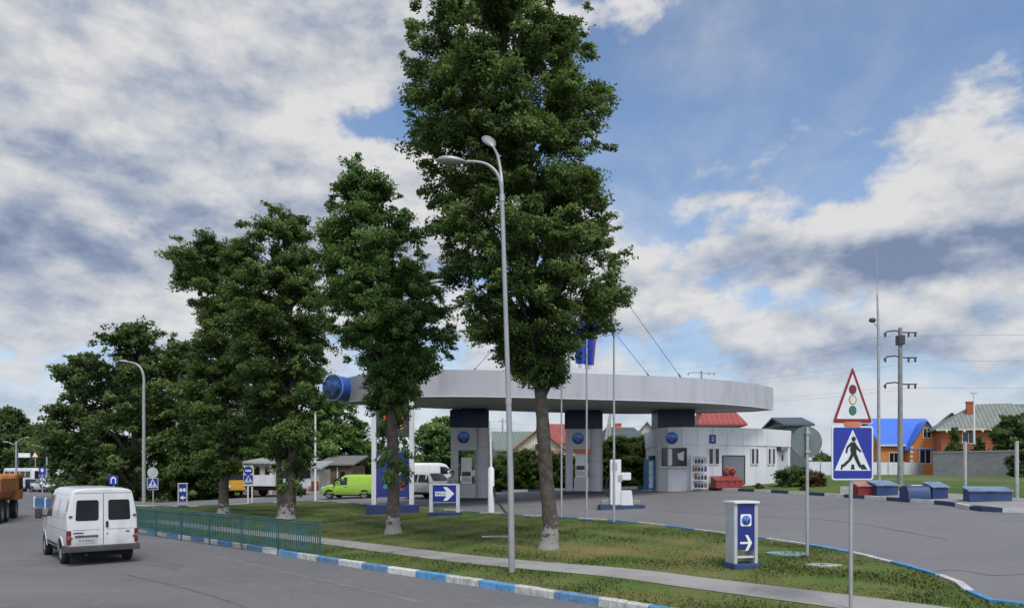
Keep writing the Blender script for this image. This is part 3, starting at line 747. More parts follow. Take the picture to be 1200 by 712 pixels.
def tree(name, label, base, outline, trunk, nclump, nleaf, leaf, rcl, m, group, seed, lime=0.0, depth=.9, shoots=None, droop=.5, d=None, ymid=None, inner=.45, gaps=.25, cat='tree', tw=None, slim=.008):
    """base: pixel of the trunk's foot; outline rows (y, xleft, xright) and trunk rows (x, y, width) in the photo's pixels, turned into metres at the tree's distance"""
    nclump = int(nclump*1.9); nleaf *= 1.0 if leaf < .22 else .62; leaf *= .70 if leaf < .22 else .92; rcl *= .88
    rs = np.random.RandomState(seed)
    b = g(*base, .08) if d is None else gx(base[0], d)
    s = FOC/b.y
    root = thing(name, label, cat, tuple(b), 0, group)
    m_ = lambda x, y: ((x-base[0])/s, (base[1]-y)/s)
    tb = [( (base[1]-y)/s, (xl-base[0])/s, (xr-base[0])/s) for y, xl, xr in outline]
    tb.sort()
    zz = np.array([r[0] for r in tb]); xl_ = np.array([r[1] for r in tb]); xr_ = np.array([r[2] for r in tb])
    sh_ = (xr_-xl_)*slim; xl_ = xl_+sh_; xr_ = xr_-sh_
    # trunk
    tp = [(*m_(x, y), w/s/2) for x, y, w in trunk]
    mb = MB(); pts = []; rr = []
    for i, (x, z, r) in enumerate(tp):
        pts.append(Vector((x, rs.randn()*.03*i, z))); rr.append(r)
    zcap = .93*max(r[0] for r in tb); pts[-1].z = min(pts[-1].z, zcap)
    cp = catmull([(p.x, p.y, p.z) for p in pts], 5); cr_ = np.interp(np.linspace(0, 1, len(cp)), np.linspace(0, 1, len(rr)), rr)
    cp[0].z -= .15
    cr_ = [r*(1+.07*math.sin(i*2.3)) for i, r in enumerate(cr_)]; cr_[0] *= 1.25
    mb.tube(cp, cr_, 12)
    tk = obj('trunk', mb, bark_mat(lime), root)
    tx = lambda z: np.interp(z, [p.z for p in cp], [p.x for p in cp])
    # limbs and clumps
    zmin, zmax = zz[0], zz[-1]
    wid = np.interp(np.linspace(zmin, zmax, 60), zz, xr_-xl_)
    cdf = np.cumsum(wid**1.2); cdf /= cdf[-1]
    C = []; A = []; TT = []
    mbl = MB()
    ph0 = rs.rand()*6.28
    nl = max(8, nclump//9)
    for i in range(nl):
        zt = np.interp((i+.5+.5*rs.rand()-.25)/nl, cdf, np.linspace(zmin, zmax, 60))
        ph = ph0+i*2.399+rs.randn()*.25
        L_, R_ = np.interp(zt, zz, xl_), np.interp(zt, zz, xr_)
        cxm, hw = (L_+R_)/2, (R_-L_)/2
        rfull = (.82+.20*rs.rand())
        tipx = cxm+hw*math.cos(ph)*rfull; tipy = hw*depth*math.sin(ph)*rfull
        z0 = max(zt-hw*.9-.3, (zmin*.6 if zmin > 1 else .3)); z0 = min(z0, cp[-1].z-.1)
        st = Vector((tx(z0), 0, z0)); en = Vector((tipx, tipy, zt))
        mid = st.lerp(en, .5)+Vector((rs.randn()*.12, rs.randn()*.12, .15*hw))
        bl = catmull([st, mid, en], 4)
        r0 = np.interp(z0, [p.z for p in cp], cr_)*.42
        mbl.tube(bl, [max(.012, r0*(1-.85*k/(len(bl)-1))) for k in range(len(bl))], 6, cap=False)
        lt = rs.randn()*.18
        per = max(1, round(nclump/nl))
        for k in range(per):
            f = 1.0 if k == 0 else inner+(1-inner)*rs.rand()**.7
            q = st.lerp(en, f)
            sp_ = hw*.33
            q += Vector((rs.randn()*sp_, rs.randn()*sp_, rs.randn()*sp_*.9))
            L2, R2 = np.interp(q.z, zz, xl_), np.interp(q.z, zz, xr_)
            c2, h2 = (L2+R2)/2, max((R2-L2)/2, .05)
            e_ = math.hypot((q.x-c2)/h2, q.y/(h2*depth))
            lim = .95+.06*rs.randn()
            if e_ > lim:
                q.x = c2+(q.x-c2)*lim/e_; q.y *= lim/e_
            if q.z > zmax-.1: q.z = zmax-.1
            if q.z < zmin: q.z = zmin+.2*rs.rand()
            q.x = c2+(q.x-c2)*.95; C.append(q); A.append(Vector((tx(min(q.z, cp[-1].z)), 0, q.z-.4*h2)))
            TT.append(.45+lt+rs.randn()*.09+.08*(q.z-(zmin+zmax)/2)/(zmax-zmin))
    for k in range(8):
        zt = zmax-(zmax-zmin)*.05*(.3+k*.35); L_, R_ = np.interp(zt, zz, xl_), np.interp(zt, zz, xr_)
        C.append(Vector((L_+(R_-L_)*(.2+.6*rs.rand()), rs.randn()*.15, zt))); A.append(Vector((tx(cp[-1].z), 0, zt-.8))); TT.append(.5+rs.randn()*.08)
    K0 = len(C)
    # small sprays breaking the outline
    for i in range(int(nclump*.8)):
        zt = np.interp(rs.rand(), cdf, np.linspace(zmin, zmax, 60)); ph = rs.rand()*6.28
        L_, R_ = np.interp(zt, zz, xl_), np.interp(zt, zz, xr_); c2, h2 = (L_+R_)/2, (R_-L_)/2
        rf = .92+.20*rs.rand()
        C.append(Vector((c2+h2*math.cos(ph)*rf, h2*depth*math.sin(ph)*rf, zt+rs.randn()*.15))); A.append(Vector((c2, 0, zt-.3)))
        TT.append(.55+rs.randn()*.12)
    Cn = np.array([tuple(c) for c in C]); An = np.array([tuple(a) for a in A]); Tn = np.array(TT)
    Rr = rcl*(.65+.6*rs.rand(len(C))); Rr[K0:] *= .42
    # shrink clumps near the pointed ends
    L2 = np.interp(Cn[:, 2], zz, xl_); R2 = np.interp(Cn[:, 2], zz, xr_)
    Rr = np.minimum(Rr, np.maximum((R2-L2)*.38, rcl*.3))
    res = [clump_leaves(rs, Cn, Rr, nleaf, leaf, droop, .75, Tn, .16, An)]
    if shoots:      # sprouting shoots hugging the trunk
        y0, y1, wpx, cnt = shoots
        zs = (base[1]-np.array([y0+(y1-y0)*rs.rand() for _ in range(cnt)]))/s
        ang = rs.rand(cnt)*6.28; rr_ = wpx/s/2*(.5+.6*rs.rand(cnt))
        S = np.stack([np.array([tx(z) for z in zs])+rr_*np.cos(ang), rr_*np.sin(ang), zs], 1)
        Ax = np.stack([np.array([tx(z) for z in zs]), np.zeros(cnt), zs+.3], 1)
        res.append(clump_leaves(rs, S, np.full(cnt, rcl*.42), nleaf*.4, leaf, 1.0, 1.2, np.full(cnt, .45), .18, Ax))
    arr = [np.concatenate([r[i] for r in res]) for i in range(6)]
    leaf_mesh('crown', *arr, m, root)
    if mbl.v: obj('limbs', mbl, M_bark, root)
    return root

LQ = LEAFQ if 'LEAFQ' in globals() else 1.0
big = [(-40, 540, 650), (-20, 520, 672), (0, 506, 688), (30, 491, 684), (60, 480, 680), (100, 478, 698), (130, 484, 708), (170, 480, 706), (220, 496, 712), (250, 502, 706), (280, 508, 718),
       (310, 516, 728), (340, 524, 737), (360, 536, 736), (385, 548, 706), (402, 572, 686), (422, 600, 664), (448, 614, 650)]
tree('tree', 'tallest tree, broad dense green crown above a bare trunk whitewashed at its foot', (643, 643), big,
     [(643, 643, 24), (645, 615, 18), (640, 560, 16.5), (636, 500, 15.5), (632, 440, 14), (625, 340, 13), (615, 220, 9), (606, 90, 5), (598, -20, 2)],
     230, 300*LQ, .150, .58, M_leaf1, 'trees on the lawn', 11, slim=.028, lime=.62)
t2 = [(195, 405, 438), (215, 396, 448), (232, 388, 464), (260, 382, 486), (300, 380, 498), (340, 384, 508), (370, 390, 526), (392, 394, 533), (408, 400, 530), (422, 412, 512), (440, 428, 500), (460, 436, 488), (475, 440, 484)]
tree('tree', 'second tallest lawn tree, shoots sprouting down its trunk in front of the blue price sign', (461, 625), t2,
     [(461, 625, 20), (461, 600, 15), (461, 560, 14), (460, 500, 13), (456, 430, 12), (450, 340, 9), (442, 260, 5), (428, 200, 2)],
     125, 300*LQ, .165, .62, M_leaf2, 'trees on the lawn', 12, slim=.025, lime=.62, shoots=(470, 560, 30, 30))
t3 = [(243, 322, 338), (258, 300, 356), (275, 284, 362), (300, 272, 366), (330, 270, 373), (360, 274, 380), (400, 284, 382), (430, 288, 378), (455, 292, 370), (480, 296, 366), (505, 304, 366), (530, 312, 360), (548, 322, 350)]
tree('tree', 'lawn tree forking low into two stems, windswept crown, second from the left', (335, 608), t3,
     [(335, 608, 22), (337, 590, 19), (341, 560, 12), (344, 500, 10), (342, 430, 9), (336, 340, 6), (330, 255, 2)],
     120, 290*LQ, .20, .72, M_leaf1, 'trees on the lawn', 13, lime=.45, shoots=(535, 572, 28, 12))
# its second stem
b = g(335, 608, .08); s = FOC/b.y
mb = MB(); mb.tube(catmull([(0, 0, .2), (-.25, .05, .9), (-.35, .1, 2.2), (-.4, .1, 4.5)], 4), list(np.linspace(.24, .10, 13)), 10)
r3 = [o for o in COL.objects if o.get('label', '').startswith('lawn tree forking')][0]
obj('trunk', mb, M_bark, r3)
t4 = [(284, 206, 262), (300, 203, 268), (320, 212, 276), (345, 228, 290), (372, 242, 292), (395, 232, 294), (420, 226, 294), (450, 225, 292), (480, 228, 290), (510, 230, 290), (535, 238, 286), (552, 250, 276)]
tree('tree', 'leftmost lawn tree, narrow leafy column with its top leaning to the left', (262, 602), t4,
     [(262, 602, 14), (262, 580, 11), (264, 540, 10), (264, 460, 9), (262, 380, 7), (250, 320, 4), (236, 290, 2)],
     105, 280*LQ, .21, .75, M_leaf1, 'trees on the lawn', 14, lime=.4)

G2 = 'dark trees across the side road'
def bgtree(base, d, outline, label, seed, m=M_leaf3, n=60, nl=260, leaf=.34, rcl=1.25, group=G2, tw=16, name='tree'):
    top = outline[0][0]; bx = base[0]
    return tree(name, label, base, outline, [(bx, base[1], tw), (bx, base[1]-20, tw*.8), (bx, (base[1]+top)/2, tw*.6), ((outline[0][1]+outline[0][2])/2, top+8, 2)], n, nl*LQ, leaf, rcl, m, group, seed, d=d, inner=.35)
bgtree((98, 578), 62, [(412, 88, 112), (430, 78, 135), (460, 72, 145), (490, 58, 150), (520, 64, 150), (550, 70, 150), (580, 74, 146)], 'dark bushy tree at the left end of the big clump across the side road', 21)
bgtree((160, 584), 60, [(377, 148, 186), (392, 122, 200), (420, 106, 212), (460, 100, 222), (500, 100, 226), (540, 105, 226), (584, 112, 222)], 'highest dark round topped tree of the clump behind the single arm lamp', 22, n=85)
bgtree((214, 588), 58, [(404, 195, 222), (425, 182, 240), (460, 178, 255), (500, 180, 262), (545, 185, 262), (590, 188, 258)], 'dark tree at the right of the clump, behind the leftmost lawn tree', 23)
bgtree((254, 584), 60, [(488, 236, 262), (505, 232, 272), (530, 230, 276), (560, 230, 274), (584, 236, 270)], 'lighter green bushy tree low behind the leftmost lawn trees', 24, M_leaf2, 45)
bgtree((316, 566), 84, [(430, 296, 326), (450, 286, 338), (490, 282, 350), (530, 282, 352), (566, 288, 344)], 'green tree filling the gap between the two leftmost lawn trees, behind the market building', 29, M_leaf2, 55, leaf=.42, rcl=1.5, group=None, tw=10)
bgtree((395, 562), 75, [(455, 382, 402), (475, 368, 414), (500, 360, 424), (530, 352, 432), (556, 356, 430)], 'loose green tree below the left end of the canopy', 25, M_leaf2, 50, leaf=.42, rcl=1.5, group='trees behind the filling station', tw=10)
bgtree((515, 560), 72, [(488, 508, 524), (500, 496, 540), (520, 488, 546), (545, 484, 548), (562, 486, 546)], 'rounded green tree seen left of the first pump column', 26, M_leaf2, 40, leaf=.40, rcl=1.3, group='trees behind the filling station', tw=8)
bgtree((432, 560), 78, [(515, 420, 440), (530, 410, 455), (548, 404, 470), (562, 406, 470)], 'low dark bush behind the green van', 27, M_leaf3, 30, leaf=.42, rcl=1.3, group='trees behind the filling station', tw=6)
# ------------------------------------------------------------------ filling station
M_fascia = mat('fascia_panel', (.40, .40, .43), rough=.45, var=.07, scale=.5, dirt=.26)
M_soffit = mat('soffit', (.30, .31, .29), rough=.7, var=.08, scale=.6)
M_trim = mat('light_trim', (.55, .55, .56), rough=.5, var=.06)
M_clad = mat('grey_cladding', (.43, .43, .445), rough=.5, var=.06, scale=.8, dirt=.14)
M_clad2 = mat('light_cladding', (.60, .605, .62), rough=.55, var=.06, scale=.6, dirt=.16)
M_navyp = mat('navy_panel', (.012, .020, .055), rough=.45, var=.15, scale=1)
M_bluep = mat('blue_panel', (.014, .026, .17), rough=.4, var=.12, scale=1, dirt=.08)
M_blues = mat('sign_blue', (.010, .024, .25), rough=.35, var=.10, scale=2)
M_bluel = mat('emblem_blue', (.03, .13, .50), rough=.35, var=.15, scale=2)
M_bluep2 = mat('emblem_pale', (.33, .49, .78), rough=.4)
M_wht = mat('white_paint', (.66, .66, .66), rough=.45, var=.06, scale=2, dirt=.15)
M_wht2 = mat('white_lettering', (.72, .73, .74), rough=.5, var=.05)
M_blk = mat('black_plastic', (.014, .014, .015), rough=.5, var=.3)
M_drk = mat('dark_metal', (.04, .042, .046), rough=.5, var=.3)
M_galv = mat('galvanised_steel', (.36, .37, .37), rough=.45, metal=.35, var=.15, scale=3, dirt=.15)
M_win = mat('dark_window', (.010, .013, .016), rough=.12, spec=.35, var=.3, scale=1.2)
M_red = mat('red_paint', (.24, .030, .028), rough=.5, var=.25, scale=3, dirt=.15)
M_org = mat('orange_banner', (.55, .16, .09), rough=.6, var=.15)
M_red_led = mat('red_led', (.9, .12, .02), rough=.5, var=.05, emit=1.0)

def emblem(parent, r, m_back=None, tri=True, y=0.0, z0=0.0, x0=0.0, name='emblem'):
    """round blue badge, faces -Y of its parent: disc, pale lettering band, darker lower shield"""
    mb = MB(); n = 28
    mb.prism([(x0+r*math.cos(2*math.pi*k/n), z0+r*math.sin(2*math.pi*k/n)) for k in range(n)], y, y-.02, 'y', 0)
    lo = [(x0+r*.93*math.cos(a), z0+r*.93*math.sin(a)) for a in np.linspace(R(205), R(335), 14)]
    mb.prism([(x0-r*.80, z0-r*.10), *[(p[0], p[1]) for p in lo[1:-1]], (x0+r*.80, z0-r*.10)], y-.018, y-.026, 'y', 1)
    mb.prism([(x0-r*.52, z0-r*.05), (x0, z0-r*.72), (x0+r*.52, z0-r*.05)], y-.024, y-.031, 'y', 2)
    e = obj(name, mb, [M_bluel, M_navyp, mat('emblem_violet', (.09, .09, .33), rough=.4)], parent)
    text('lettering', 'ТНК', r*.62, M_bluep2, e, (x0, y-.024, z0+r*.33), (R(90), 0, 0), 1.05)
    return e

# canopy
CB, CT = 6.0, 7.30
front = [(-9.0, 38.3), (-7.2, 36.4), (-4.6, 35.0), (-2.0, 34.9), (.4, 35.3), (3, 36.0), (6, 36.8), (8.8, 37.7), (11.6, 39.1), (13.9, 40.9), (15.35, 42.6)]
back = [(14.6, 43.9), (12.5, 44.8), (10, 45.4), (6.4, 45.5), (1, 43.9), (-4, 41.7), (-7.5, 40.0)]
cf = [(p.x, p.y) for p in catmull([(x, y, 0) for x, y in front], 5)]
cb_ = [(p.x, p.y) for p in catmull([(x, y, 0) for x, y in back], 5)]
outl = cf + cb_
can = thing('canopy', 'wide grey curved canopy roof over the fuel pumps', 'canopy', (3, 39, CB))
def inset(pl, d):
    c = Vector((sum(p[0] for p in pl)/len(pl), sum(p[1] for p in pl)/len(pl)))
    out = []
    for p in pl:
        v = Vector(p)-c; out.append(tuple(c+v*(1-d/v.length)))
    return out
rel = [(x-3, y-39) for x, y in outl]
mb = MB(); n = len(rel)
ins = inset(rel, .12)
mb.add([(x, y, 0) for x, y in rel]+[(x, y, CT-CB) for x, y in rel]+[(x, y, CT-CB) for x, y in ins]+[(x, y, 0) for x, y in ins],
       [q for i in range(n) for q in [(i, (i+1) % n, n+(i+1) % n, n+i), (n+i, n+(i+1) % n, 2*n+(i+1) % n, 2*n+i), (3*n+i, 3*n+(i+1) % n, (i+1) % n, i), (2*n+i, 2*n+(i+1) % n, 3*n+(i+1) % n, 3*n+i)]], 0)
obj('fascia', mb, M_fascia, can)
mb = MB(); mb.sheet(ins, .06, 'z'); obj('soffit', mb, M_soffit, can)
mb = MB(); mb.sheet(inset(rel, .14), CT-CB-.25, 'z'); obj('roof_deck', mb, M_drk, can)
# thin bottom drip trim and panel joints along the front
mb = MB(); mb.tube([(x-3, y-39-.012, .012) for x, y in cf], .022, 5, cap=False); obj('edge_trim', mb, M_trim, can)
mb = MB()
l = resample(cf, 1.9)
M_joint = mat('joint', (.35, .35, .37), rough=.6)
for p in l[1:]:
    mb = MB(); mb.box(p.x-3-.008, p.x-3+.008, p.y-39-.008, p.y-39+.02, .03, CT-CB-.01); obj('panel_joint', mb, M_joint, can)

# round badge drum on the left tip
dr = thing('round_sign', 'blue round drum sign with pale lettering on the left tip of the canopy', 'sign', (-8.95, 37.75, 6.70), R(-27))
mb = MB(); mb.cyl((0, -.55, 0), (0, .25, 0), .66, n=36); mb.tube([(.665*math.cos(a), -.56, .665*math.sin(a)) for a in np.linspace(0, 2*math.pi, 37)], .03, 6, 1, cap=False)
obj('drum', mb, [mat('drum_blue', (.025, .09, .36), rough=.35, var=.15), mat('rim_blue', (.25, .30, .45), rough=.4)], dr)
emblem(dr, .62, y=-.55)

# portal shaped pump columns
def portal(px, py, label, H, banner=False, rz=0.0):
    b = g(px, py); t = thing('pump_column', label, 'pump column', tuple(b), rz, 'grey portal columns under the canopy')
    ztop = CB-b.z+.06; zb = 4.95-b.z; zh = 3.63-b.z
    mb = MB(); mb.box(-1.25, 1.25, -.62, .62, -.1, .16, 0, .02); obj('plinth', mb, mat('plinth', (.05, .05, .055), rough=.8), t)
    mb = MB(); mb.box(-1.07, -.64, -.45, .45, .16, zh+.02, 0, .02); mb.box(-1.05, -.66, -.458, -.45, .5, 1.0); obj('leg', mb, M_clad, t)
    mb = MB(); mb.tube([(.72, 0, .16), (.72, 0, zb-.002)], .44, 24, smooth=True)
    for k in range(1, 4): mb.tube([(.72+.445*math.cos(a), .445*math.sin(a), .16+k*(zb-.3)/4) for a in np.linspace(R(180), R(360), 14)], .006, 4, 1)
    obj('leg', mb, [M_clad, M_drk], t)
    mb = MB(); mb.box(-1.07, .42, -.47, .47, zh, zb-.002, 0, .02); obj('header_panel', mb, M_clad, t)
    mb = MB(); mb.box(-1.12, 1.14, -.52, .52, zb, ztop-.10, 0, .015); mb.box(-1.0, 1.02, -.4, .4, ztop-.11, ztop)
    for x in (-.75, .7): mb.tube([(x, -.56, ztop-.06), (x+.03, -.60, ztop-.14), (x+.08, -.66, ztop-.18)], .05, 6)
    obj('top_block', mb, M_navyp, t)
    emblem(t, .36, y=-.47, z0=(zh+zb)/2+.08, x0=-.33)
    if banner:
        mb = MB(); mb.box(-.62, .42, -.52, -.48, zh-.16, zh+.10, 0, .01); obj('banner', mb, M_org, t)
    return t, b
pa, ba = portal(550, 586, 'left pump column, grey portal with a dark blue top near the two framed blue signs', 0, False, R(3))
pb, bb = portal(683.5, 578, 'right pump column, grey portal with an orange strip under its round badge', 0, True, R(-4))

def dispenser(b, rz, label, dxy):
    c, s_ = math.cos(rz), math.sin(rz)
    loc = (b.x+dxy[0]*c-dxy[1]*s_, b.y+dxy[0]*s_+dxy[1]*c, b.z+.16)
    t = thing('fuel_dispenser', label, 'fuel pump', loc, rz, 'fuel dispensers under the columns')
    mb = MB(); mb.box(-.48, .48, -.30, .30, 0, .82, 0, .025); mb.box(-.44, .44, -.308, -.30, .08, .74, 0); obj('cabinet', mb, M_clad, t)
    mb = MB(); mb.box(-.36, .26, -.22, .22, .82, 2.35, 0, .02); obj('head', mb, M_wht, t)
    mb = MB(); mb.box(-.30, .20, -.232, -.222, 1.28, 1.52); obj('screen', mb, M_drk, t)
    mb = MB(); mb.box(-.31, .21, -.232, -.222, .95, 1.20); obj('keypad', mb, M_galv, t)
    mb = MB(); mb.prism([(.26, 1.25), (.62, 1.32), (.66, 1.75), (.26, 1.58)], -.18, .18, 'y'); obj('nozzle_holder', mb, M_wht, t)
    for k, x in enumerate((-.55, -.48)):
        mb = MB(); mb.tube(catmull([(-.36, -.1+k*.2, 1.9), (x-.05, -.25, 1.5), (x-.1, -.3, .55), (x, -.3, .25), (x+.02, -.28, .9)], 6), .03, 6); h = obj('hose', mb, M_blk, t)
        mb = MB(); mb.tube([(x+.02, -.28, .88), (x+.03, -.28, 1.12)], [.035, .05], 7); mb.box(x-.02, x+.08, -.36, -.24, 1.1, 1.28, 0, .02); obj('nozzle', mb, M_drk, h)
    return t
dispenser(ba, R(3), 'pale fuel pump standing inside the left pump column', (-.12, 0))
dispenser(bb, R(-4), 'pale fuel pump standing inside the right pump column', (-.12, 0))

# shop: a low building with a curved front, seen below the right half of the canopy
ROOFZ = 4.95
plan_px = [(766, 44.6), (771, 42.8), (783, 42.1), (800, 41.8), (818, 41.8), (835, 42.0), (852, 42.3), (870, 42.7), (886, 43.2), (898, 43.7), (901, 43.9), (926, 45.6)]
plan = [((x-CX)/FOC*d, d) for x, d in plan_px]
shop = thing('shop', 'low grey filling station shop with a curved front', 'shop', (13, 45, 0))
fullp = plan + [(plan[-1][0]+1.0, 51.5), (plan[0][0]+.6, 51.0)]
mb = MB(); n = len(fullp)
mb.add([(x-13, y-45, .6) for x, y in fullp]+[(x-13, y-45, ROOFZ-1.02) for x, y in fullp], [(i, (i+1) % n, n+(i+1) % n, n+i) for i in range(n)], 0)
obj('wall', mb, M_clad2, shop)
ctr = Vector((13, 47)); outp = []
for x, y in fullp:
    v = Vector((x, y))-ctr; outp.append(tuple(ctr+v*(1+.06/v.length)))
mb = MB()
mb.add([(x-13, y-45, ROOFZ-1.02) for x, y in outp]+[(x-13, y-45, ROOFZ) for x, y in outp]+[(x-13, y-45, ROOFZ) for x, y in inset(outp, .25)]+[(x-13, y-45, ROOFZ-.3) for x, y in inset(outp, .25)],
       [q for i in range(n) for q in [(i, (i+1) % n, n+(i+1) % n, n+i), (n+i, n+(i+1) % n, 2*n+(i+1) % n, 2*n+i), (2*n+i, 2*n+(i+1) % n, 3*n+(i+1) % n, 3*n+i)]] + [list(range(n))[::-1], list(range(3*n, 4*n))], 0)
obj('parapet', mb, M_clad2, shop)
M_joint2 = mat('joint2', (.42, .42, .435), rough=.6)
for x, y in outp[:len(plan)][1:-1]:
    mb = MB(); mb.box(x-13-.012, x-13+.012, y-45-.012, y-45+.02, ROOFZ-1.0, ROOFZ-.01); obj('cladding_joint', mb, M_joint2, shop)
for x, y in plan[2:-1]:
    mb = MB(); mb.box(x-13-.010, x-13+.010, y-45-.006, y-45+.02, .7, ROOFZ-1.03); obj('cladding_joint', mb, M_joint2, shop)

def wall_at(px):
    """point on the curved front under a photo column, and the wall's direction there"""
    u = (px-CX)/FOC
    for (x0, y0), (x1, y1) in zip(plan, plan[1:]):
        den = (x1-x0)-u*(y1-y0)
        t = (u*y0-x0)/den if abs(den) > 1e-9 else -1
        if -1e-6 <= t <= 1.000001:
            return Vector((x0+(x1-x0)*t, y0+(y1-y0)*t)), math.atan2(y1-y0, x1-x0)
    return Vector(plan[0]), 0
def on_wall(px, top=0.0):
    p, a = wall_at(px); return (p.x, p.y, 0), a
def zpx(py, d): return EYE+(HORY-py)/FOC*d
def wall_part(name, x0, x1, y0, y1, m, out=.02, parent=shop, frame=None):
    """panel standing on the front wall between photo columns x0..x1, rows y0..y1"""
    pa_, a = wall_at((x0+x1)/2); A_, _ = wall_at(x0); B_, _ = wall_at(x1)
    w = (B_-A_).length; a = math.atan2(B_.y-A_.y, B_.x-A_.x)
    z1, z0 = zpx(y0, pa_.y), zpx(y1, pa_.y)
    mid = (A_+B_)/2; h_ = max(0, 0)
    mb = MB(); mb.box(-w/2, w/2, -out, .05, z0, z1)
    e = obj(name, mb, m, parent, (mid.x-13, mid.y-45, 0), a)
    if frame:
        mb = MB(); t = .05
        for q in ((-w/2-t, -w/2, z0-t, z1+t), (w/2, w/2+t, z0-t, z1+t), (-w/2, w/2, z1, z1+t), (-w/2, w/2, z0-t, z0)):
            mb.box(q[0], q[1], -out-.03, .04, q[2], q[3])
        obj('frame', mb, frame, e)
    return e, w, z0, z1
e_, w, z0, z1 = wall_part('service_window', 777.5, 804, 525.5, 545, M_win, .16, frame=M_drk)
mb = MB(); mb.box(-w/2-.1, w/2+.1, -.45, -.10, z0-.12, z0-.06, 0, .01); obj('counter', mb, M_wht, e_)
mb = MB(); mb.prism([(.15*w, z1-.3), (.45*w, z1-.12), (.42*w, z0+.25), (.2*w, z0+.35)], -.164, -.167, 'y'); obj('price_list', mb, M_clad2, e_)
p_, a_ = wall_at(787.5)
bd = emblem(shop, .36, y=-.07, z0=zpx(513, 42)); bd.location = (p_.x-13, p_.y-45, 0); bd.rotation_euler = (0, 0, a_)
for x0, x1 in ((830.5, 834.8), (837.5, 841.8), (880, 882.8), (885, 887.6), (899.5, 902), (904.5, 907)):
    e_, w, z0, z1 = wall_part('window', x0, x1, 525.5, 543, M_win, .05, frame=M_clad2)
e_, w, z0, z1 = wall_part('notice_plate', 830.5, 838, 509, 519.5, M_bluep, .09)
text('lettering', '2', .36, M_wht2, e_, (0, -.096, (z0+z1)/2), (R(90), 0, 0))
e_, w, z0, z1 = wall_part('shutter_door', 847, 871.5, 534, 566, stripes('shutter', (.13, .14, .15), (.17, .185, .195), 6, 'X', .6), .05, frame=M_drk)
e_, w, z0, z1 = wall_part('door', 911, 922, 528.5, 568, M_clad, .03, frame=M_clad2)
mb = MB(); zc_ = zpx(536, 44.8)
mb.prism([(-.02+.13*math.cos(t), zc_+.22*math.sin(t)) for t in np.linspace(0, 2*math.pi, 17)[:-1]], -.034, -.038, 'y'); obj('porthole', mb, M_win, e_)
mb = MB(); mb.box(.2, .24, -.10, -.03, zpx(551, 44.8), zpx(548, 44.8)); obj('handle', mb, M_drk, e_)
e_, w, z0, z1 = wall_part('air_conditioner', 910, 918.5, 523.5, 528, M_drk, .28)
mb = MB()
for k in range(4): mb.box(-w/2+.03, w/2-.03, -.288, -.281, z0+.02+k*(z1-z0)/4, z0+.05+k*(z1-z0)/4)
obj('grille', mb, M_galv, e_)
# block between shop and canopy
mb = MB(); mb.box(8.65, 10.85, 43.0, 45.0, ROOFZ+.002, CB+.055, 0, .02)
tag(obj('roof_block', mb, M_navyp), 'dark blue block carrying the canopy above the shop window', 'pillar')

# things in front of the shop
b = g(764, 573.5, 0)
vm = thing('vending_machine', 'blue and white drinks vending machine at the left corner of the shop', 'vending machine', (b.x, b.y-.2, b.z), R(14))
mb = MB(); mb.box(-.42, .42, -.35, .40, 0, 1.85, 0, .02); obj('cabinet', mb, mat('vend_blue', (.05, .16, .36), rough=.4, var=.3, scale=2.5, col2=(.13, .28, .48)), vm)
mb = MB(); mb.box(-.40, -.12, -.362, -.352, .12, 1.74); obj('product_panel', mb, mat('vend_white', (.58, .62, .66), rough=.3, var=.3, scale=5), vm)
mb = MB(); mb.box(-.18, .26, -.25, .25, 1.85, 2.08, 0, .04); obj('topper', mb, M_navyp, vm)
mb = MB(); mb.box(-.5, .5, -.45, .45, -.12, .0); obj('base', mb, M_wht, vm)

p_, a_ = wall_at(816.5)
b = Vector((p_.x, p_.y-.45)); zg = T(b.x, b.y)
rk = thing('goods_rack', 'white rack of bottles and goods beside the service window', 'display rack', (b.x, b.y, zg+.08), a_, None)
mb = MB()
for x in (-.45, .45):
    for y in (-.22, .22): mb.box(x-.02, x+.02, y-.02, y+.02, 0, 2.0)
obj('rack_frame', mb, M_wht, rk)
for k in range(5):
    mb = MB(); mb.box(-.45, .45, -.22, .22, .08+k*.46, .11+k*.46); obj('shelf', mb, M_wht, rk)
gm = [mat('goods%d' % i, c, rough=.5) for i, c in enumerate([(.16, .05, .03), (.03, .03, .035), (.32, .33, .33), (.04, .07, .15), (.18, .11, .05), (.04, .045, .05)])]
for k in range(4):
    for i in range(5):
        for j in range(1):
            c = rnd.randrange(6); z = b.z if False else 0
            mb = MB(); h = .22+.12*rnd.random(); x = -.36+i*.18
            mb.tube([(0, 0, 0), (0, 0, h*.7), (0, 0, h*.8), (0, 0, h)], [.065, .065, .03, .025], 8)
            o = obj('bottle', mb, gm[c], None, (b.x+math.cos(a_)*x, b.y+math.sin(a_)*x-.08, zg+.08+.112+k*.46))
            tag(o, ('dark', 'small coloured')[c in (0, 4)] + ' bottle on a shelf of the white goods rack' if c not in (2, 3) else ('pale' if c == 2 else 'blue') + ' bottle on a shelf of the white goods rack', 'bottle', 'bottles on the goods rack: ' + ('dark', 'pale', 'blue', 'coloured')[{0: 3, 1: 0, 2: 1, 3: 2, 4: 3, 5: 0}[c]])
b = g(829, 572); b.y -= .55; b.x -= .15
bn = thing('litter_bin', 'dark litter bin between the goods rack and the red box', 'bin', (b.x, b.y, b.z+.05))
mb = MB(); mb.tube([(0, 0, 0), (0, 0, .55), (0, 0, .62)], [.24, .30, .30], 16); obj('tub', mb, M_clad, bn)
mb = MB(); mb.tube([(0, 0, .6), (0, 0, .72), (0, 0, .85), (0, 0, .9)], [.32, .34, .24, .02], 16); obj('lid', mb, M_blk, bn)
b = g(851, 573.5); b.y -= .2
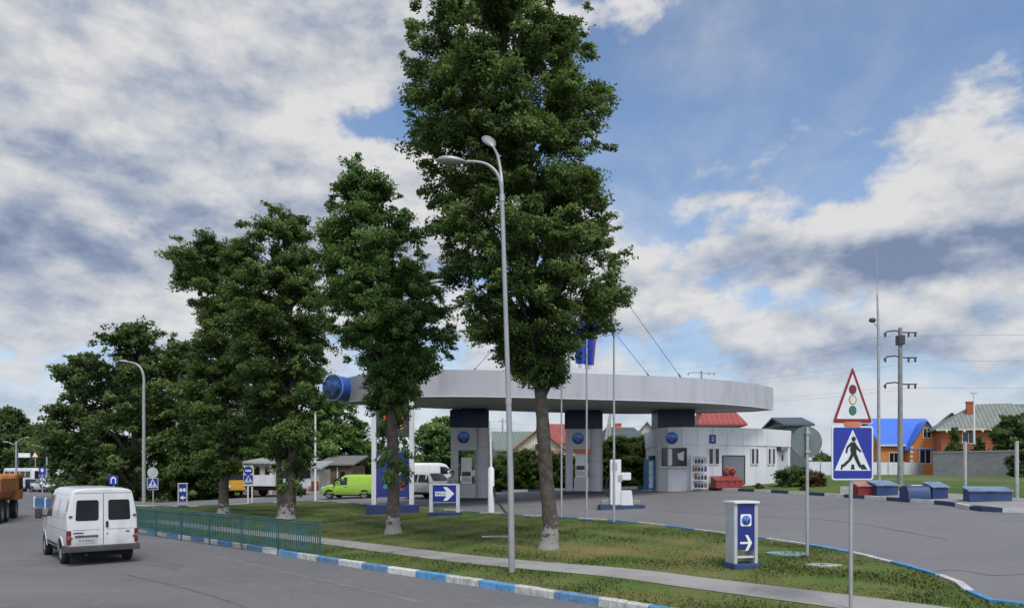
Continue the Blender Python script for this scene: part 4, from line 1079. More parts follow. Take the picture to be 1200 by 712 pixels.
sb = thing('sand_box', 'low red sand box with a sloping lid below the shutter door', 'box', (b.x, b.y+.15, b.z+.1), R(6))
mb = MB(); mb.prism([(-.4, 0), (.4, 0), (.4, .62), (-.4, .42)], -.78, .78, 'x'); obj('body', mb, M_red, sb)
mb = MB(); mb.prism([(-.45, .425), (.45, .645), (.45, .685), (-.45, .465)], -.82, .82, 'x')
for x in (-.4, 0, .4): mb.box(x-.03, x+.03, -.46, -.44, .30, .46)
obj('lid', mb, mat('red_lid', (.26, .045, .04), rough=.45, var=.2), sb)
p_, a_ = wall_at(855); zb_ = zpx(560, 42.3)
fs_ = thing('fire_shield', 'red and orange fire fighting gear hanging on the shutter door', 'fire gear', (p_.x, p_.y-.12, zb_), a_)
mb = MB(); mb.ball((-.22, 0, .35), .20, mi=0, sy=.5, sz=1.2); obj('bucket', mb, M_red, fs_)
mb = MB(); mb.ball((.18, -.02, .42), .19, mi=0, sy=.5, sz=1.25); obj('bucket', mb, M_red, fs_)
mb = MB(); mb.tube([(-.15, -.1, .5), (.05, -.12, .62), (.3, -.1, .5)], .035, 6); mb.ball((-.3, -.12, .62), .06); obj('hook', mb, mat('orange_paint', (.7, .2, .04)), fs_)

# air and water stand on its own little island
b = g(728, 595.5)
aw = thing('air_stand', 'white air and water stand on a dark blue island in front of the pumps', 'air stand', tuple(b), R(-4))
mb = MB(); mb.prism([(-.95, -.5), (.95, -.5), (1.05, -.2), (.95, .45), (-.95, .45), (-1.05, 0)], -.1, .17, 'z'); obj('island', mb, M_navy, aw)
mb = MB(); mb.box(-.50, -.02, -.22, .22, .17, 2.20, 0, .03); obj('column', mb, M_wht, aw)
mb = MB(); mb.prism([(-.02, .17), (.52, .17), (.44, .82), (-.02, .82)], -.26, .26, 'y'); obj('locker', mb, M_wht, aw)
mb = MB(); mb.box(-.02, .42, -.20, .05, 1.28, 1.62, 0, .04); obj('hose_box', mb, M_wht, aw)
mb = MB(); mb.box(-.16, .03, -.245, -.22, 1.22, 1.50); mb.box(-.42, -.2, -.235, -.222, 1.7, 2.05); obj('control_plate', mb, M_galv, aw)
mb = MB(); mb.tube(catmull([(-.5, -.1, 1.5), (-.66, -.12, 1.2), (-.66, -.12, .7), (-.55, -.1, .5)], 5), .03, 6); obj('hose', mb, M_blk, aw)
for x in (-.75, .68):
    mb = MB(); mb.box(x-.16, x+.16, -.28, .0, .17, .40, 0, .05); obj('bollard', mb, mat('concrete', (.22, .22, .21), rough=.9, var=.2), aw)

# mast with guy wires on the canopy
mast = thing('mast', 'slim mast with guy wires rising from the canopy behind the tallest tree', 'mast', (3.25, 41.0, CT-.25))
mb = MB(); mb.tube([(0, 0, 0), (0, 0, 9.6)], [.06, .035], 8); obj('pole', mb, M_galv, mast)
for px, py, d, ztop in ((803, 442, 40.3, 9.4), (767, 440, 40, 6.4), (548, 432, 37.5, 7.0)):
    q = P(px, py, d); q = Vector((q.x-3.25, q.y-41, CT-.02-(CT-.25)))
    e_ = MB(); e_.tube([(0, 0, ztop), tuple(q)], .014, 4); w_ = obj('guy_wire', e_, M_drk, mast)
    v = Vector((0, 0, ztop))-q; v.normalize()
    e_ = MB(); e_.tube([tuple(q), tuple(q+v*.25), tuple(q+v*.7)], [.05, .06, .03], 6); obj('tensioner', e_, M_drk, w_)

# flag poles along the forecourt kerb
def flagpole(px, py, ytop, label, r=.032, group=None):
    b = g(px, py); h = zpx(ytop, b.y)-b.z
    t = thing('flag_pole', label, 'flag pole', tuple(b), 0, group)
    mb = MB(); mb.box(-.16, .16, -.12, .12, -.05, .16, 0, .02); obj('foot', mb, M_navy, t)
    mb = MB(); mb.tube([(0, 0, .1), (0, 0, h)], [r*1.25, r], 10); mb.tube([(0, 0, h), (0, 0, h+.05)], [r*1.6, r*1.6], 8); obj('pole', mb, M_galv, t)
    return t, b, h
flagpole(658, 610.5, 452, 'shortest of the three bare flag poles, just right of the tallest tree trunk')
_, fb, fh = flagpole(687.5, 613, 388, 'flag pole with the drooping blue flag in front of the right pump column')
flagpole(719.5, 616, 385, 'bare flag pole in front of the white air stand, its top against the sky', .036)
fl = thing('flag', 'blue flag with a white lower edge drooping beside the tallest tree', 'flag', (fb.x, fb.y, zpx(430, fb.y)))
nx, nz_ = 14, 12
vs = []; fs = []
for j in range(nz_+1):
    for i in range(nx+1):
        u, v = i/nx, j/nz_
        vs.append((-.42+.84*u*(.80+.20*v), .06*math.sin(u*12+v*1.5)*(1.1-.3*v), v*1.75-.10*u*(1-v)))
for j in range(nz_):
    for i in range(nx): fs.append((j*(nx+1)+i, j*(nx+1)+i+1, (j+1)*(nx+1)+i+1, (j+1)*(nx+1)+i))
mb = MB(); mb.add(vs, fs, 0, True)
fo = obj('cloth', mb, [mat('flag_blue', (.015, .06, .40), rough=.7, var=.1), M_wht2, M_red], fl)
for p in fo.data.polygons:
    if p.index < nx: p.material_index = 1
    elif p.index % nx == nx-1: p.material_index = 2

# white stub post with a sleeve, and the dark hose beside it
b = g(575.5, 602.5)
t = thing('flag_pole', 'white post with a thick lower sleeve left of the tall double lamp', 'flag pole', tuple(b))
mb = MB(); mb.box(-.5, .5, -.28, .28, -.05, .09, 0, .015); obj('foot', mb, M_slab, t)
mb = MB(); mb.tube([(0, 0, .08), (0, 0, 2.05), (0, 0, 2.15)], [.15, .14, .07], 14); obj('sleeve', mb, M_wht, t)
mb = MB(); mb.tube([(0, 0, 2.1), (-.04, 0, zpx(493, b.y)-b.z)], [.055, .045], 10); obj('pole', mb, M_wht, t)
b2 = g(594, 602.5)
mb = MB(); mb.tube(catmull([(-.62, .3, 1.25), (-.5, .2, .75), (-.22, .1, .3), (.05, 0, .03), (.3, -.05, .03)], 6), .05, 8)
tag(obj('hose', mb, M_blk, None, tuple(b2)), 'dark thick hose curving down to the ground behind the tall double lamp', 'hose')
# ------------------------------------------------------------------ price sign, small framed signs, road signs, lamps, railing
M_alu = mat('white_frame', (.55, .56, .58), rough=.4, var=.06, scale=2, dirt=.12)
b = g(460.5, 603)
st = thing('price_sign', 'tall blue price board on two white posts behind the second tree', 'price sign', tuple(b), R(2))
d_ = b.y; s_ = FOC/d_
mb = MB(); mb.box(-1.22, 1.22, -.42, .42, -.1, .50, 0, .02); obj('plinth', mb, mat('plinth_blue', (.02, .035, .12), rough=.6, var=.2, dirt=.2), st)
topz = (603-437)/s_
for x in (-.90, .90):
    mb = MB(); mb.box(x-.11, x+.11, -.14, .14, .50, topz, 0, .02); obj('post', mb, M_alu, st)
zt = lambda y: (603-y)/s_
mb = MB(); mb.box(-.77, .77, -.08, .08, zt(582), zt(530)); lp_ = obj('price_panel', mb, M_bluep, st)
mb = MB(); mb.box(-.77, .77, -.10, .10, zt(460), topz-.05); hp = obj('header_panel', mb, M_bluep, st)
text('lettering', 'ТНК', .62, M_bluep2, hp, (0, -.105, (zt(460)+topz)/2), (R(90), 0, 0), 1.1)
mb = MB(); mb.box(-.77, .77, -.08, .08, zt(512), zt(474)); dp = obj('digit_panel', mb, M_drk, st)
for k, (y, tx_) in enumerate(((482, '95 21.9'), (490, '92 19.9'), (500, '80 17.5'))):
    text('digits', tx_, .30, M_red_led if k < 2 else mat('amber_led', (.7, .35, .04), emit=.5), dp, (0, -.085, zt(y)), (R(90), 0, 0), 1.15)
mb = MB(); ring = [(-.52+.17*math.cos(a), zt(538)+.2*math.sin(a)) for a in np.linspace(0, 2*math.pi, 21)]
for p0, p1 in zip(ring, ring[1:]): mb.tube([(p0[0], -.085, p0[1]), (p1[0], -.085, p1[1])], .035, 5, 0)
mb.prism([(.22, zt(548)), (.5, zt(548)), (.5, zt(544)), (.22, zt(544))], -.08, -.09, 'y', 0)
mb.prism([(-.45, zt(572)), (-.2, zt(572)), (-.2, zt(561)), (-.45, zt(561))], -.08, -.09, 'y', 1)
mb.prism([(.22, zt(574)), (.55, zt(574)), (.55, zt(562)), (.22, zt(562))], -.08, -.09, 'y', 2)
mb.prism([(-.1, zt(556)), (.45, zt(556)), (.4, zt(552)), (-.1, zt(552))], -.08, -.09, 'y', 0)
obj('pictogram', mb, [M_wht2, mat('sign_teal', (.05, .22, .26)), mat('sign_pink', (.26, .06, .08))], lp_)

ARROW = [(-.5, -.13), (.10, -.13), (-.12, -.42), (.14, -.42), (.5, 0), (.14, .42), (-.12, .42), (.10, .13), (-.5, .13)]
# framed EXIT/ENTRY arrow board on the lawn
b = g(521, 606)
fs1 = thing('arrow_sign', 'low framed blue sign with a white arrow standing on two white legs', 'arrow sign', tuple(b), R(-3))
s_ = FOC/b.y; m1 = lambda x, y: ((x-521)/s_, (606-y)/s_)
mb = MB(); mb.box(-.72, .72, -.22, .22, -.08, .24, 0, .02); obj('base', mb, MATS['plinth_blue'], fs1)
for x in (-.60, .60):
    mb = MB(); mb.box(x-.075, x+.075, -.09, .09, .2, 1.48, 0, .01); obj('leg', mb, M_alu, fs1)
mb = MB(); mb.box(-.675, .675, -.09, .09, 1.44, 1.50, 0, .01); mb.box(-.525, .525, -.03, .03, .66, .70); obj('rail', mb, M_alu, fs1)
mb = MB(); mb.box(-.525, .525, -.05, .05, .70, 1.44); pn = obj('panel', mb, M_blues, fs1)
mb = MB(); mb.prism([(-.42, .96), (.10, .96), (-.06, .76), (.13, .76), (.44, 1.06), (.13, 1.36), (-.06, 1.36), (.10, 1.16), (-.42, 1.16)], -.05, -.058, 'y'); ar = obj('arrow', mb, M_wht2, pn)
text('lettering', 'ВЪЕЗД', .135, M_blues, ar, (-.16, -.06, 1.06), (R(90), 0, 0), .95)

def totem(px, py, label, rz, flip=False, h=1.40, twin=False):
    b = g(px, py, .1); t = thing('totem_sign', label, 'totem sign', tuple(b), rz)
    mb = MB(); mb.box(-.31, .30, -.25, .25, -.08, .10, 0, .02); obj('base', mb, mat('totem_base', (.03, .05, .13), rough=.7, var=.2, dirt=.25), t)
    for x in (-.245, .245):
        mb = MB(); mb.box(x-.040, x+.040, -.19, .19, .10, h, 0, .012); obj('post', mb, mat('totem_grey', (.40, .41, .43), rough=.45, var=.1, dirt=.25), t)
    mb = MB(); mb.box(-.30, .30, -.24, .24, h, h+.05, 0, .015); obj('cap', mb, M_wht, t)
    mb = MB(); mb.box(-.208, .208, -.16, .16, .22, .26); obj('crossbar', mb, M_alu, t)
    mb = MB(); mb.box(-.204, .204, -.175, .175, .40, h-.002); pn = obj('panel', mb, M_bluep if not twin else M_blues, t)
    if not twin:
        mb = MB(); z = h-.36; r = .13
        pts = []
        for cx_, cz_, a0 in ((r-.04, r-.04, 0), (-r+.04, r-.04, 90), (-r+.04, -r+.04, 180), (r-.04, -r+.04, 270)):
            pts += [(cx_+.04*math.cos(R(a0+k*22.5)), z+cz_+.04*math.sin(R(a0+k*22.5))) for k in range(5)]
        mb.prism(pts, -.175, -.181, 'y'); pl = obj('badge_plate', mb, M_wht2, pn)
        emblem(pl, .10, y=-.177, z0=z)
        zc_ = h-.85
        mb = MB(); w = .022
        mb.prism([(-.14, zc_-w), (.06, zc_-w), (.06, zc_+w), (-.14, zc_+w)], -.175, -.182, 'y')
        mb.prism([(-.02, zc_+.17), (.045, zc_+.17), (.145, zc_), (.045, zc_-.17), (-.02, zc_-.17), (.07, zc_)], -.176, -.184, 'y')
        obj('arrow', mb, M_wht2, pn)
    else:
        mb = MB(); zc_ = h-.38
        for x in (-.10, .10): mb.prism([(x+.09*math.cos(a), zc_+.12*math.sin(a)) for a in np.linspace(0, 2*math.pi, 15)[:-1]], -.175, -.182, 'y')
        obj('badge_plate', mb, M_wht2, pn)
        mb = MB(); zc_ = h-.86
        mb.prism([(.17, zc_-.05), (.02, zc_-.05), (.06, zc_-.16), (-.17, zc_), (.06, zc_+.16), (.02, zc_+.05), (.17, zc_+.05)], -.175, -.182, 'y'); obj('arrow', mb, M_wht2, pn)
    return t
totem(869, 664, 'waist high blue totem with a round badge and right pointing arrow on the near lawn', R(13))
totem(214, 594, 'small distant blue and white totem with a left arrow before the dark trees', R(24), h=1.48, twin=True)

# road signs
M_sred = mat('sign_red', (.19, .010, .018), rough=.4, var=.08)
M_swht = mat('sign_white', (.60, .62, .63), rough=.4, var=.08, scale=2)
M_sback = mat('sign_back', (.13, .16, .155), rough=.55, metal=.2, var=.15)
M_sgrn = mat('sign_green', (.02, .15, .085), rough=.4)
M_syel = mat('sign_yellow', (.62, .58, .38), rough=.4)
def rrect(w, h, r, cx_=0, cz_=0, n=5):
    p = []
    for sx, sz, a0 in ((1, 1, 0), (-1, 1, 90), (-1, -1, 180), (1, -1, 270)):
        p += [(cx_+sx*(w/2-r)+r*math.cos(R(a0+90*k/n)), cz_+sz*(h/2-r)+r*math.sin(R(a0+90*k/n))) for k in range(n+1)]
    return p
def rtri(sd, r=.05, cz_=0):
    R0 = sd/math.sqrt(3); p = []
    for a in (90, 210, 330):
        c = ((R0-2*r)*math.cos(R(a)), cz_+(R0-2*r)*math.sin(R(a)))
        p += [(c[0]+r*math.cos(R(a+t)), c[1]+r*math.sin(R(a+t))) for t in (-60, -30, 0, 30, 60)]
    return p
def man(mb, s, cx_, cz_, y0, y1, mi=0):
    """walking figure, about 1 unit tall times s"""
    def pr(pts): mb.prism([(cx_+x*s, cz_+z*s) for x, z in pts], y0, y1, 'y', mi)
    mb.prism([(cx_+(.03+.075*math.cos(a))*s, cz_+(.90+.085*math.sin(a))*s) for a in np.linspace(0, 2*math.pi, 13)[:-1]], y0, y1, 'y', mi)
    pr([(-.06, .80), (.09, .80), (.13, .45), (.12, .38), (-.06, .38), (-.09, .55)])          # trunk
    e = .0012
    def pr2(pts, k): mb.prism([(cx_+x*s, cz_+z*s) for x, z in pts], y0, y1-e*k, 'y', mi)
    pr2([(-.06, .80), (-.22, .64), (-.25, .44), (-.19, .43), (-.16, .60), (-.04, .70)], 1)     # arm forward, bent
    pr2([(.08, .78), (.20, .60), (.30, .50), (.27, .46), (.15, .54), (.06, .66)], 2)           # arm back
    pr2([(-.06, .42), (.06, .42), (-.06, .20), (-.30, -.02), (-.38, .03), (-.16, .22)], 3)     # leg forward
    pr2([(.0, .42), (.12, .42), (.20, .22), (.32, -.04), (.22, -.04), (.10, .18)], 4)          # leg back
def crossing_plate(parent, z, w=.70, y=-.03, h=None):
    h = h or w*1.2
    mb = MB(); mb.prism(rrect(w, h, .045, 0, z), y, y-.018, 'y'); pl = obj('crossing_plate', mb, M_swht, parent)
    mb = MB(); mb.prism(rrect(w-.05, h-.05, .03, 0, z), y-.018, y-.021, 'y'); obj('blue_field', mb, M_blues, pl)
    tb = z-h*.5+h*.175; th = h*.76; tw = w*.87
    mb = MB(); mb.prism([(-tw/2, tb), (tw/2, tb), (0, tb+th)], y-.021, y-.024, 'y'); obj('white_triangle', mb, M_swht, pl)
    mb = MB(); man(mb, h*.56, 0.0, tb+h*.08, y-.024, y-.027)
    for x in (-.44, 0.0, .44):
        xx = x*tw*.72
        mb.prism([(xx-.035*w/.7+(-.02 if x > 0 else .02 if x < 0 else 0), tb+.02*h), (xx+.035*w/.7+(-.02 if x > 0 else .02 if x < 0 else 0)*-1, tb+.02*h), (xx+.022*w/.7-x*.05, tb+.115*h), (xx-.022*w/.7-x*.05, tb+.115*h)], y-.024, y-.0252, 'y')
    obj('walking_figure', mb, M_blk, pl)
    return pl
# big pair on the right
dS = 11.6; b = gx(997, dS); b.z += .1
sg = thing('road_sign', 'grey pole with a traffic light warning triangle above a pedestrian crossing plate', 'road sign', tuple(b), R(4))
zc_ = lambda y: zpx(y, dS)-b.z
mb = MB(); mb.tube([(0, 0, -.2), (0, 0, zc_(440))], .030, 12); obj('pole', mb, M_galv, sg)
crossing_plate(sg, zc_(530.5), .685, -.035, .86)
mb = MB(); mb.box(-.13, .13, -.06, -.03, zc_(500), zc_(494)); obj('bracket', mb, mat('orange_bracket', (.42, .16, .06), rough=.6, var=.3), sg)
zt_ = zc_(471.5)
def tri3(w, h, zb, r=.03):
    pts = []
    c0 = [(-w/2, zb), (w/2, zb), (0, zb+h)]
    for i in range(3):
        p = Vector(c0[i]); a = (Vector(c0[i-1])-p).normalized(); q = (Vector(c0[(i+1) % 3])-p).normalized()
        s0 = p+a*r*1.6; s1 = p+q*r*1.6
        for k in range(5):
            t = k/4; pts.append(tuple((1-t)**2*s0+2*t*(1-t)*p+t*t*s1))
    return pts
zb3 = zc_(495.5); W3, H3 = .66, .90
mb = MB(); mb.prism(tri3(W3+.03, H3+.035, zb3-.012), -.035, -.05, 'y'); wp = obj('warning_plate', mb, M_swht, sg)
mb = MB(); mb.prism(tri3(W3, H3, zb3), -.05, -.053, 'y'); obj('red_border', mb, M_sred, wp)
mb = MB(); mb.prism(tri3(W3*.80, H3*.80, zb3+.065, .012), -.053, -.056, 'y'); obj('white_field', mb, M_swht, wp)
for y, m_ in ((456.5, M_sred), (468.5, M_syel), (481, M_sgrn)):
    mb = MB(); n = 20; z = zc_(y)
    mb.prism([(.063*math.cos(2*math.pi*k/n), z+.078*math.sin(2*math.pi*k/n)) for k in range(n)], -.056, -.058, 'y', 1)
    mb.prism([(.052*math.cos(2*math.pi*k/n), z+.066*math.sin(2*math.pi*k/n)) for k in range(n)], -.058, -.060, 'y', 0)
    obj('light_symbol', mb, [m_, M_drk], wp)
# round sign seen from behind
b = g(946, 652.5, .08); dd = b.y
t = thing('road_sign', 'round road sign seen from its plain grey back, on a thin pole', 'road sign', tuple(b))
mb = MB(); mb.tube([(0, 0, -.2), (0, 0, zpx(500, dd)-b.z)], .035, 12); mb.box(-.05, .05, -.06, .04, zpx(508, dd)-b.z, zpx(505, dd)-b.z); mb.box(-.05, .05, -.06, .04, zpx(530, dd)-b.z, zpx(527, dd)-b.z); obj('pole', mb, M_galv, t)
zc2 = zpx(517.5, dd)-b.z
mb = MB(); mb.prism([(.355*math.cos(a), zc2+.355*math.sin(a)) for a in np.linspace(0, 2*math.pi, 41)[:-1]], .036, .055, 'y'); mb.tube([(.355*math.cos(a), .045, zc2+.355*math.sin(a)) for a in np.linspace(0, 2*math.pi, 41)], .012, 5, cap=False); pl = obj('disc', mb, M_sback, t)
# distant signs
def signpole(px, py, dz=0.0):
    b = g(px, py, dz); return b, (lambda y: zpx(y, b.y)-b.z)
b, zz_ = signpole(179.5, 596)
t = thing('road_sign', 'distant pole with a round grey sign back above a pedestrian crossing plate', 'road sign', tuple(b))
mb = MB(); mb.tube([(0, 0, 0), (0, 0, zz_(549))], .04, 8); obj('pole', mb, M_galv, t)
mb = MB(); mb.prism([(.34*math.cos(a), zz_(553.5)+.34*math.sin(a)) for a in np.linspace(0, 2*math.pi, 25)[:-1]], -.05, -.07, 'y'); obj('disc', mb, mat('sign_back_pale', (.38, .42, .38), rough=.5, var=.15), t)
crossing_plate(t, zz_(566.5), .70, -.05, .74)
b, zz_ = signpole(133.5, 590)
t = thing('road_sign', 'small blue square sign rising behind the white van roof', 'road sign', tuple(b))
mb = MB(); mb.tube([(0, 0, 0), (0, 0, zz_(557))], .04, 8); obj('pole', mb, M_galv, t)
mb = MB(); mb.prism(rrect(.68, .68, .05, 0, zz_(562)), -.05, -.07, 'y'); pl = obj('plate', mb, M_blues, t)
mb = MB(); z = zz_(562); mb.prism([(-.2, z-.25), (-.12, z-.25), (-.12, z+.05), (0, z+.15), (.12, z+.05), (.12, z-.25), (.2, z-.25), (.2, z+.1), (.06, z+.25), (-.06, z+.25), (-.2, z+.1)], -.07, -.075, 'y'); obj('arrow', mb, M_swht, pl)
b, zz_ = signpole(291.5, 591)
t = thing('road_sign', 'pole with a blue round plate above a crossing plate between the two leftmost lawn trees', 'road sign', tuple(b))
mb = MB(); mb.tube([(-.05, 0, 0), (-.05, 0, zz_(545))], .05, 8); mb.tube([(.22, 0, 0), (.22, 0, zz_(570))], .05, 8); obj('pole', mb, M_wht, t)
mb = MB(); mb.prism(rrect(.66, .66, .04, 0, zz_(551)), -.06, -.075, 'y', 1); mb.prism([(.30*math.cos(a), zz_(551)+.30*math.sin(a)) for a in np.linspace(0, 2*math.pi, 25)[:-1]], -.075, -.08, 'y', 0); mb.box(-.2, .2, -.085, -.08, zz_(551)-.06, zz_(551)+.06, 1); obj('round_plate', mb, [M_blues, M_swht], t)
crossing_plate(t, zz_(561.5), .66, -.06, .66)
b, zz_ = signpole(369.5, 587)
mb = MB(); mb.tube([(0, 0, 0), (0, 0, zz_(475))], [.075, .055], 10); mb.tube([(0, 0, zz_(475)), (0, 0, zz_(475)+.05)], .07, 8)
tag(obj('post', mb, M_wht, None, tuple(b)), 'bare white post at the road edge left of the green van', 'post')

# street lamps
M_lamp = mat('lamp_steel', (.30, .305, .305), rough=.4, metal=.3, var=.12, scale=2, dirt=.12)
M_lens = mat('lamp_lens', (.20, .20, .19), rough=.2, var=.2)
def lamp_head(parent, p, d, L_=.62, tilt=.12):
    """cobra head: egg shaped shell with a darker lens below"""
    d = Vector(d).normalized(); side = d.cross(Vector((0, 0, 1))).normalized(); up = side.cross(d)
    n = 9; mb = MB(); M0 = Matrix((( d.x, side.x, up.x, p[0]), (d.y, side.y, up.y, p[1]), (d.z, side.z, up.z, p[2]), (0, 0, 0, 1)))
    mb.M = M0
    vs = []; fs = []; k_ = 14
    for i in range(n+1):
        u = i/n; w = .035+.135*math.sin(math.pi*min(1, u*.62+.34*u*u+.03))**.8 if 0 < u < 1 else .03
        x = u*L_
        for k in range(k_):
            a = 2*math.pi*k/k_
            zz = math.sin(a)*w*(.62 if math.sin(a) > 0 else .42)
            vs.append((x, math.cos(a)*w, zz))
    for i in range(n):
        for k in range(k_): fs.append((i*k_+k, i*k_+(k+1) % k_, (i+1)*k_+(k+1) % k_, (i+1)*k_+k))
    mb.add(vs, fs, 0, True); mb.add(vs[-k_:], [list(range(k_))], 0)
    h = obj('lamp_head', mb, M_lamp, parent, sharp=60)
    mb = MB(); mb.M = M0; mb.ball((L_*.60, 0, -.045), .11, 12, 6, 0, 2.0, .95, .38); obj('lens', mb, M_lens, h)
b = g(600, 671, .08); d_ = b.y; pz = lambda y: zpx(y, d_)-b.z; pxm = lambda x: (x-600)/FOC*d_
t = thing('street_lamp', 'tall pale double armed street lamp in front of the tallest tree', 'street lamp', tuple(b))
topx = pxm(588.5)
mb = MB(); mb.tube([(0, 0, -.2), (pxm(598.4), 0, pz(560)), (pxm(596), 0, pz(470))], [.078, .068, .062], 14); mb.tube([(pxm(596), 0, pz(470)), (topx, 0, pz(235))], [.056, .048], 14); mb.tube([(pxm(596), 0, pz(474)), (pxm(596), 0, pz(466))], [.070, .070], 14); obj('pole', mb, M_lamp, t)
mb = MB(); mb.tube([(topx, 0, pz(236)), (topx, 0, pz(228))], .060, 12); obj('collar', mb, M_galv, t)
a1 = catmull([(topx, 0, pz(232)), (pxm(586.5), 0, pz(213)), (pxm(580), 0, pz(200)), (pxm(569), 0, pz(192)), (pxm(556), 0, pz(189.5)), (pxm(546), 0, pz(189.5))], 5)
mb = MB(); mb.tube(a1, list(np.linspace(.042, .028, len(a1))), 10); ar = obj('arm', mb, M_lamp, t); lamp_head(ar, a1[-1], (-1, .0, .05), .68)
q2 = lambda x, y, yy: (P(x, y, d_+yy)-b)[:]
a2 = catmull([(topx, 0, pz(232)), q2(588, 213, .08), q2(586, 196, .22), q2(583, 182, .42), q2(578, 172, .7)], 5)
mb = MB(); mb.tube(a2, list(np.linspace(.042, .028, len(a2))), 10); ar = obj('arm', mb, M_lamp, t); lamp_head(ar, a2[-1], (-.30, .66, .62), .66)
b = g(168.5, 594); d_ = b.y; pz = lambda y: zpx(y, d_)-b.z; pxm = lambda x: (x-168.5)/FOC*d_
t = thing('street_lamp', 'pale single armed street lamp standing before the big dark trees', 'street lamp', tuple(b))
mb = MB(); mb.tube([(0, 0, 0), (0, 0, pz(455))], [.12, .085], 12); obj('pole', mb, M_lamp, t)
a1 = catmull([(0, 0, pz(458)), (0, 0, pz(443)), (pxm(166), 0, pz(433)), (pxm(160), 0, pz(426.5)), (pxm(152), 0, pz(424))], 5)
mb = MB(); mb.tube(a1, list(np.linspace(.085, .06, len(a1))), 10); ar = obj('arm', mb, M_lamp, t); lamp_head(ar, a1[-1], (-1, 0, .12), .75)
for x, yb, yt, x1, lab in ((19, 577, 517, 29, 'far street lamp rising left of the white bus, nearer the picture edge'), (55, 577, 521, 68, 'far street lamp behind the distant cars, beside the white kiosk')):
    b = gx(x, 92); pz = lambda y: zpx(y, 92)-b.z
    t = thing('street_lamp', lab, 'street lamp', tuple(b))
    mb = MB(); mb.tube([(0, 0, 0), (0, 0, pz(yt))], [.14, .10], 10); obj('pole', mb, M_lamp, t)
    for s_ in (-1, 1):
        e = ((x1-x)*s_/FOC*92*.8, 0, pz(yt-4 if s_ > 0 else yt+1))
        mb = MB(); mb.tube(catmull([(0, 0, pz(yt+2)), (e[0]*.5, 0, e[2]-.25), e], 4), .06, 6); ar = obj('arm', mb, M_lamp, t); lamp_head(ar, e, (s_, 0, .1), .9)

# green railing along the kerb
M_rail = mat('railing_green', (.018, .088, .098), rough=.5, var=.25, scale=4, dirt=.2)
ra = [g(375, 652.5, .1), g(260, 636.5, .1), g(162, 622.5, .1), g(120, 615, .1)]
ra.append(ra[-1]+(ra[-1]-ra[-2])*1.2)
line = resample([(p.x, p.y) for p in ra], 2.15)
rl = thing('railing', 'long green metal bar railing along the painted kerb', 'railing', (line[0].x, line[0].y, T(line[0].x, line[0].y)+.1))
o0 = Vector(rl.location)
for i in range(len(line)):
    p = Vector((line[i].x, line[i].y, T(line[i].x, line[i].y)+.1))-o0
    mb = MB(); mb.tube([(p.x, p.y, p.z-.1), (p.x, p.y, p.z+.97)], .028, 8); obj('post', mb, M_rail, rl)
    if i+1 < len(line):
        q = Vector((line[i+1].x, line[i+1].y, T(line[i+1].x, line[i+1].y)+.1))-o0
        mb = MB()
        up = Vector((0, 0, 1))
        for z in (.12, .88): mb.tube([p+up*z, q+up*z], .020, 6)
        mb.tube([p+up*.95, q+up*.95], .024, 6)
        for k in range(1, 20):
            m = p.lerp(q, k/20); mb.tube([m+up*.12, m+up*.88], .0165, 5, cap=False)
        obj('bar_panel', mb, M_rail, rl)
# blue barrier at the far side of the side road
M_barb = mat('barrier_blue', (.03, .12, .28), rough=.6, var=.2, dirt=.2)
for k, (x0, x1, yb) in enumerate(((40.5, 52, 594), (53.5, 66, 595.5))):
    a_, c_ = g(x0, yb), g(x1, yb+.5)
    t = thing('barrier', ('left', 'right')[k]+' one of two blue sheet barriers beyond the white van', 'barrier', tuple(a_))
    v = c_-a_; L_ = v.length; an = math.atan2(v.y, v.x); t.rotation_euler = (0, 0, an)
    mb = MB(); mb.box(0, L_, -.02, .02, .08, .62); obj('sheet', mb, M_barb, t)
    for x in (0.0, L_): mb = MB(); mb.box(x-.05, x+.05, -.05, .05, 0, .72, 0, .01); obj('post', mb, M_wht if x == 0 else M_barb, t)
# ------------------------------------------------------------------ vehicles
M_carw = mat('car_white', (.60, .60, .60), rough=.28, var=.05, scale=1.5, coat=.4, dirt=.22)
M_carg = mat('car_green', (.30, .52, .035), rough=.28, var=.05, scale=1.5, coat=.4, dirt=.08)
M_carb = mat('car_cream', (.50, .49, .44), rough=.3, var=.06, scale=1.5, coat=.3, dirt=.2)
M_cars = mat('car_silver', (.33, .34, .35), rough=.3, metal=.3, var=.06, coat=.3, dirt=.15)
M_rub = mat('rubber', (.018, .018, .019), rough=.85, var=.3)
M_bump = mat('bumper_grey', (.050, .050, .052), rough=.7, var=.25, dirt=.3)
M_rim = mat('steel_rim', (.22, .22, .225), rough=.45, metal=.4, var=.2)
M_arch = mat('arch_black', (.008, .008, .008), rough=.95, var=.2)
M_tail = mat('tail_lens', (.16, .012, .012), rough=.2, var=.3, scale=8)
M_amb = mat('amber_lens', (.45, .16, .02), rough=.2, var=.2)
M_head = mat('head_lens', (.55, .57, .58), rough=.1, var=.2)
M_plate = mat('plate_white', (.42, .43, .43), rough=.5, var=.15, dirt=.25)
